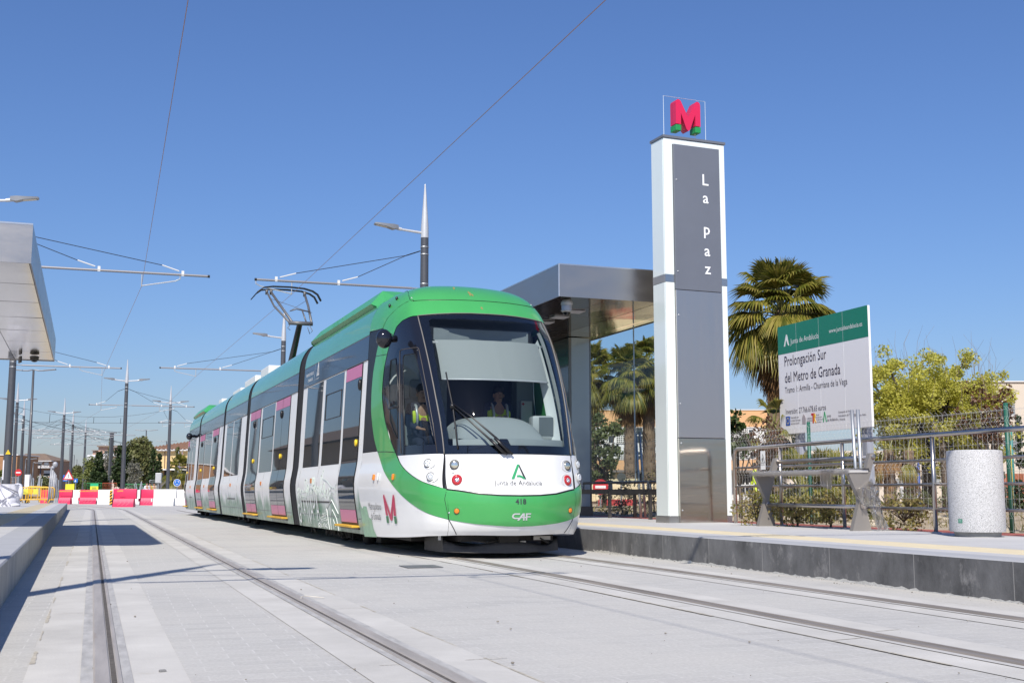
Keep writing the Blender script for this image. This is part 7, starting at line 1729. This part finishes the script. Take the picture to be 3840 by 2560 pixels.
for x0, x1, y0, y1 in ((84, 101, 1730, 1744), (132, 151, 1733, 1746), (160, 176, 1733, 1752), (84, 101, 1768, 1780), (160, 186, 1764, 1786)):
    m = MB(); m.span((X(x0), -.03, Z(y1)), (X(x1), -.005, Z(y0))); q = m.build('window', WIN, b); m = MB(); m.span((X(x0), -.06, (Z(y0)+Z(y1))/2), (X(x1), -.031, Z(y0))); m.build('shutter', SHUT, q)
mb = MB(); mb.add([(X(60), -2.2, Z(1772)), (X(140), -2.2, Z(1772)), (X(140), -.2, Z(1765)), (X(60), -.2, Z(1765))], [(0, 1, 2, 3)]); mb.build('awning', M('awning_dark', (.05, .06, .09), .4), b)
b, w, k = face('brick_building', 'orange brick building with a pale flat roof at the left picture edge', -220, 58, 180)
Z = lambda py: CAMH+(1847-py)/k
mb = MB(); mb.span((0, 0, 0), (w, 8, Z(1708))); mb.build('wall', M('orange_brick', (.30, .16, .08), .9, var=.15, vs=2), b); mb = MB(); mb.span((-.1, -.2, Z(1708)), (w+.2, 8.1, Z(1705))); mb.build('roof', WHR, b)
m = MB(); m.span((w*.5, -.03, Z(1770)), (w*.62, -.005, Z(1740))); m.build('window', WIN, b)
# apartment tower behind the trees
b, w, k = face('apartment_block', 'brick apartment block with terraces above the dark conifer', 322, 468, 250)
X = lambda px: (px-322)/k; Z = lambda py: CAMH+(1847-py)/k
mb = MB(); mb.span((X(322), 1, 0), (X(468), 9, Z(1722))); mb.build('wall', M('block_render', (.50, .42, .36), .85), b)
mb = MB(); mb.span((X(328), 2, Z(1722)), (X(352), 8, Z(1691))); mb.span((X(352), 1.5, Z(1722)), (X(466), 9, Z(1675))); mb.build('upper_storey', M('pink_brick', (.44, .29, .22), .85, var=.1, vs=2), b)
mb = MB(); mb.span((X(350), .8, Z(1676)), (X(468), 9.5, Z(1672))); mb.span((X(326), 1.5, Z(1690)), (X(352), 8.5, Z(1688))); mb.build('roof', BRNR, b)
mb = MB()
for x0, x1, y0, y1 in ((362, 368, 1690, 1702), (376, 388, 1690, 1702), (400, 412, 1690, 1702), (340, 352, 1728, 1740), (370, 384, 1728, 1740)): mb.span((X(x0), .9 if y0 > 1720 else 1.4, Z(y1)), (X(x1), .99 if y0 > 1720 else 1.49, Z(y0)))
mb.build('window', WIN, b)
mb = MB(); mb.span((X(322), .0, Z(1722)), (X(400), .12, Z(1710))); mb.span((X(350), .7, Z(1704)), (X(468), 1.4, Z(1702))); mb.build('balcony', WHR, b)
mb = MB()
for i in range(16): mb.ell((X(325)+i*.42, .0, Z(1711)+.25*rnd.random()), (.3, .2, .25), 6, 5)
mb.build('balcony_plants', M('white_laundry', (.62, .62, .64), .8), b)
# ochre hall with a tiled roof
b, w, k = face('ochre_hall', 'ochre hall with a mottled tile roof and wide eaves beyond the tram tail', 555, 1000, 140)
X = lambda px: (px-555)/k; Z = lambda py: CAMH+(1847-py)/k
mb = MB(); mb.span((0, 0, 0), (w, 12, Z(1688))); mb.build('wall', YEL, b)
mb = MB(); e = Z(1685); r_ = Z(1636); mb.add([(-.7, -.7, e), (w+.7, -.7, e), (w+.7, 13, e), (-.7, 13, e), (X(735), 6, r_), (w-3, 6, r_)], [(0, 1, 5, 4), (1, 2, 5), (2, 3, 4, 5), (3, 0, 4), (0, 3, 2, 1)]); rf = mb.build('roof', ROOF, b)
mb = MB()
for i in range(int(w/.32)):             # rows of curved tiles
    x = -.65+i*.32
    f = 1-min(1, max(0, (X(735)-x)/(X(735)+.7))); mb.tube([(x, -.72, e+.02), (x, -.72+6.7*max(.02, f), e+(r_-e)*max(.02, f)+.03)], .085, 4)
mb.build('tile_row', ROOF, rf)
mb = MB(); mb.span((-.6, -.6, e-.22), (w+.6, 0, e-.05)); 
for i in range(int(w/.5)): mb.span((-.5+i*.5, -.68, e-.14), (-.5+i*.5+.2, -.5, e-.02))
mb.build('eaves', WHR, b)
mb = MB(); mb.span((X(580), -1.6, Z(1764)), (w, 0, Z(1759))); mb.build('porch_roof', WHR, b)
mb = MB()
for x0, x1, y0, y1 in ((612, 622, 1764, 1785), (655, 700, 1764, 1800), (640, 652, 1764, 1782)): mb.span((X(x0), -.05, Z(y1)), (X(x1), -.006, Z(y0)))
mb.build('window', WIN, b)
mb = MB(); mb.span((X(560), -1.7, 0), (X(700), -1.5, Z(1800))); mb.build('garden_wall', M('wall_dark', (.14, .13, .13), .8), b)
mb = MB(); mb.tube([(X(613), -.1, 0), (X(613), -.1, e-.2)], .05, 5); mb.build('downpipe', M('pipe_brown', (.20, .12, .09), .6), b)
# hanging flags in front of the hall
for i, (px, D, lab, c1_) in enumerate(((670, 118, 'furled white and violet flag on a pole before the ochre hall', (.34, .26, .42)), (683, 118.5, 'furled pinkish flag next to the violet one before the ochre hall', (.50, .28, .26)))):
    c = at(px, 1695, D); t = thing('flag', lab, 'flag', (c.x, c.y, 0), -YAW, 'furled flags'); mb = MB(); mb.tube([(0, 0, 0), (0, 0, c.z+.1)], .035, 5); mb.build('pole', GALV, t)
    mb = MB(); mb.grid([[(.02+.30*b_*(.5+.5*a)+.04*math.sin(a*8), .06*math.sin(b_*7+a*3), c.z-1.5*a-.2*b_) for b_ in frange(0, 1, 6)] for a in frange(0, 1, 8)]); mb.build('cloth', M('flag_cloth_'+str(i), c1_, .8), t, True)
# parked vehicles far behind the barriers
c = at(240, 1846, 130)
# distant low hills and tree line that close the street
tl = clump_cloud([at(px, 1842, 420)[:] for px in range(-200, 3200, 26)], [3.2]*131, 60, .7); V, Fq = leaf_quads(tl, 1.1); o = link('far_wood', arr_mesh('far_wood', V, Fq), leafmat('far_leaf', [(70, 82, 58), (88, 98, 74)], .2)); o['kind'] = 'stuff'
# brick terrace on the other side of the street: outside the frame, mirrored in the tram windows
t = thing('brick_terrace', 'tan brick terrace opposite the tram, mirrored in its side windows', 'building', (-15, 62, 0), 0)
mb = MB(); mb.span((-8, 0, 0), (0, 64, 6.4)); mb.build('wall', M('tan_brick', (.34, .24, .15), .9, var=.12, vs=2), t); mb = MB(); mb.add([(.6, -.6, 6.4), (.6, 64.6, 6.4), (-4, 60, 8.6), (-4, 4, 8.6), (-8.6, -.6, 6.4), (-8.6, 64.6, 6.4)], [(0, 1, 2, 3), (0, 3, 4), (1, 5, 2), (4, 3, 2, 5)]); mb.build('roof', BRNR, t)
for y in range(2, 62, 5): m = MB(); m.span((.0, y, 1.0), (.03, y+1.4, 2.6)); m.span((.0, y, 4.0), (.03, y+1.4, 5.4)); m.build('window', WIN, t)
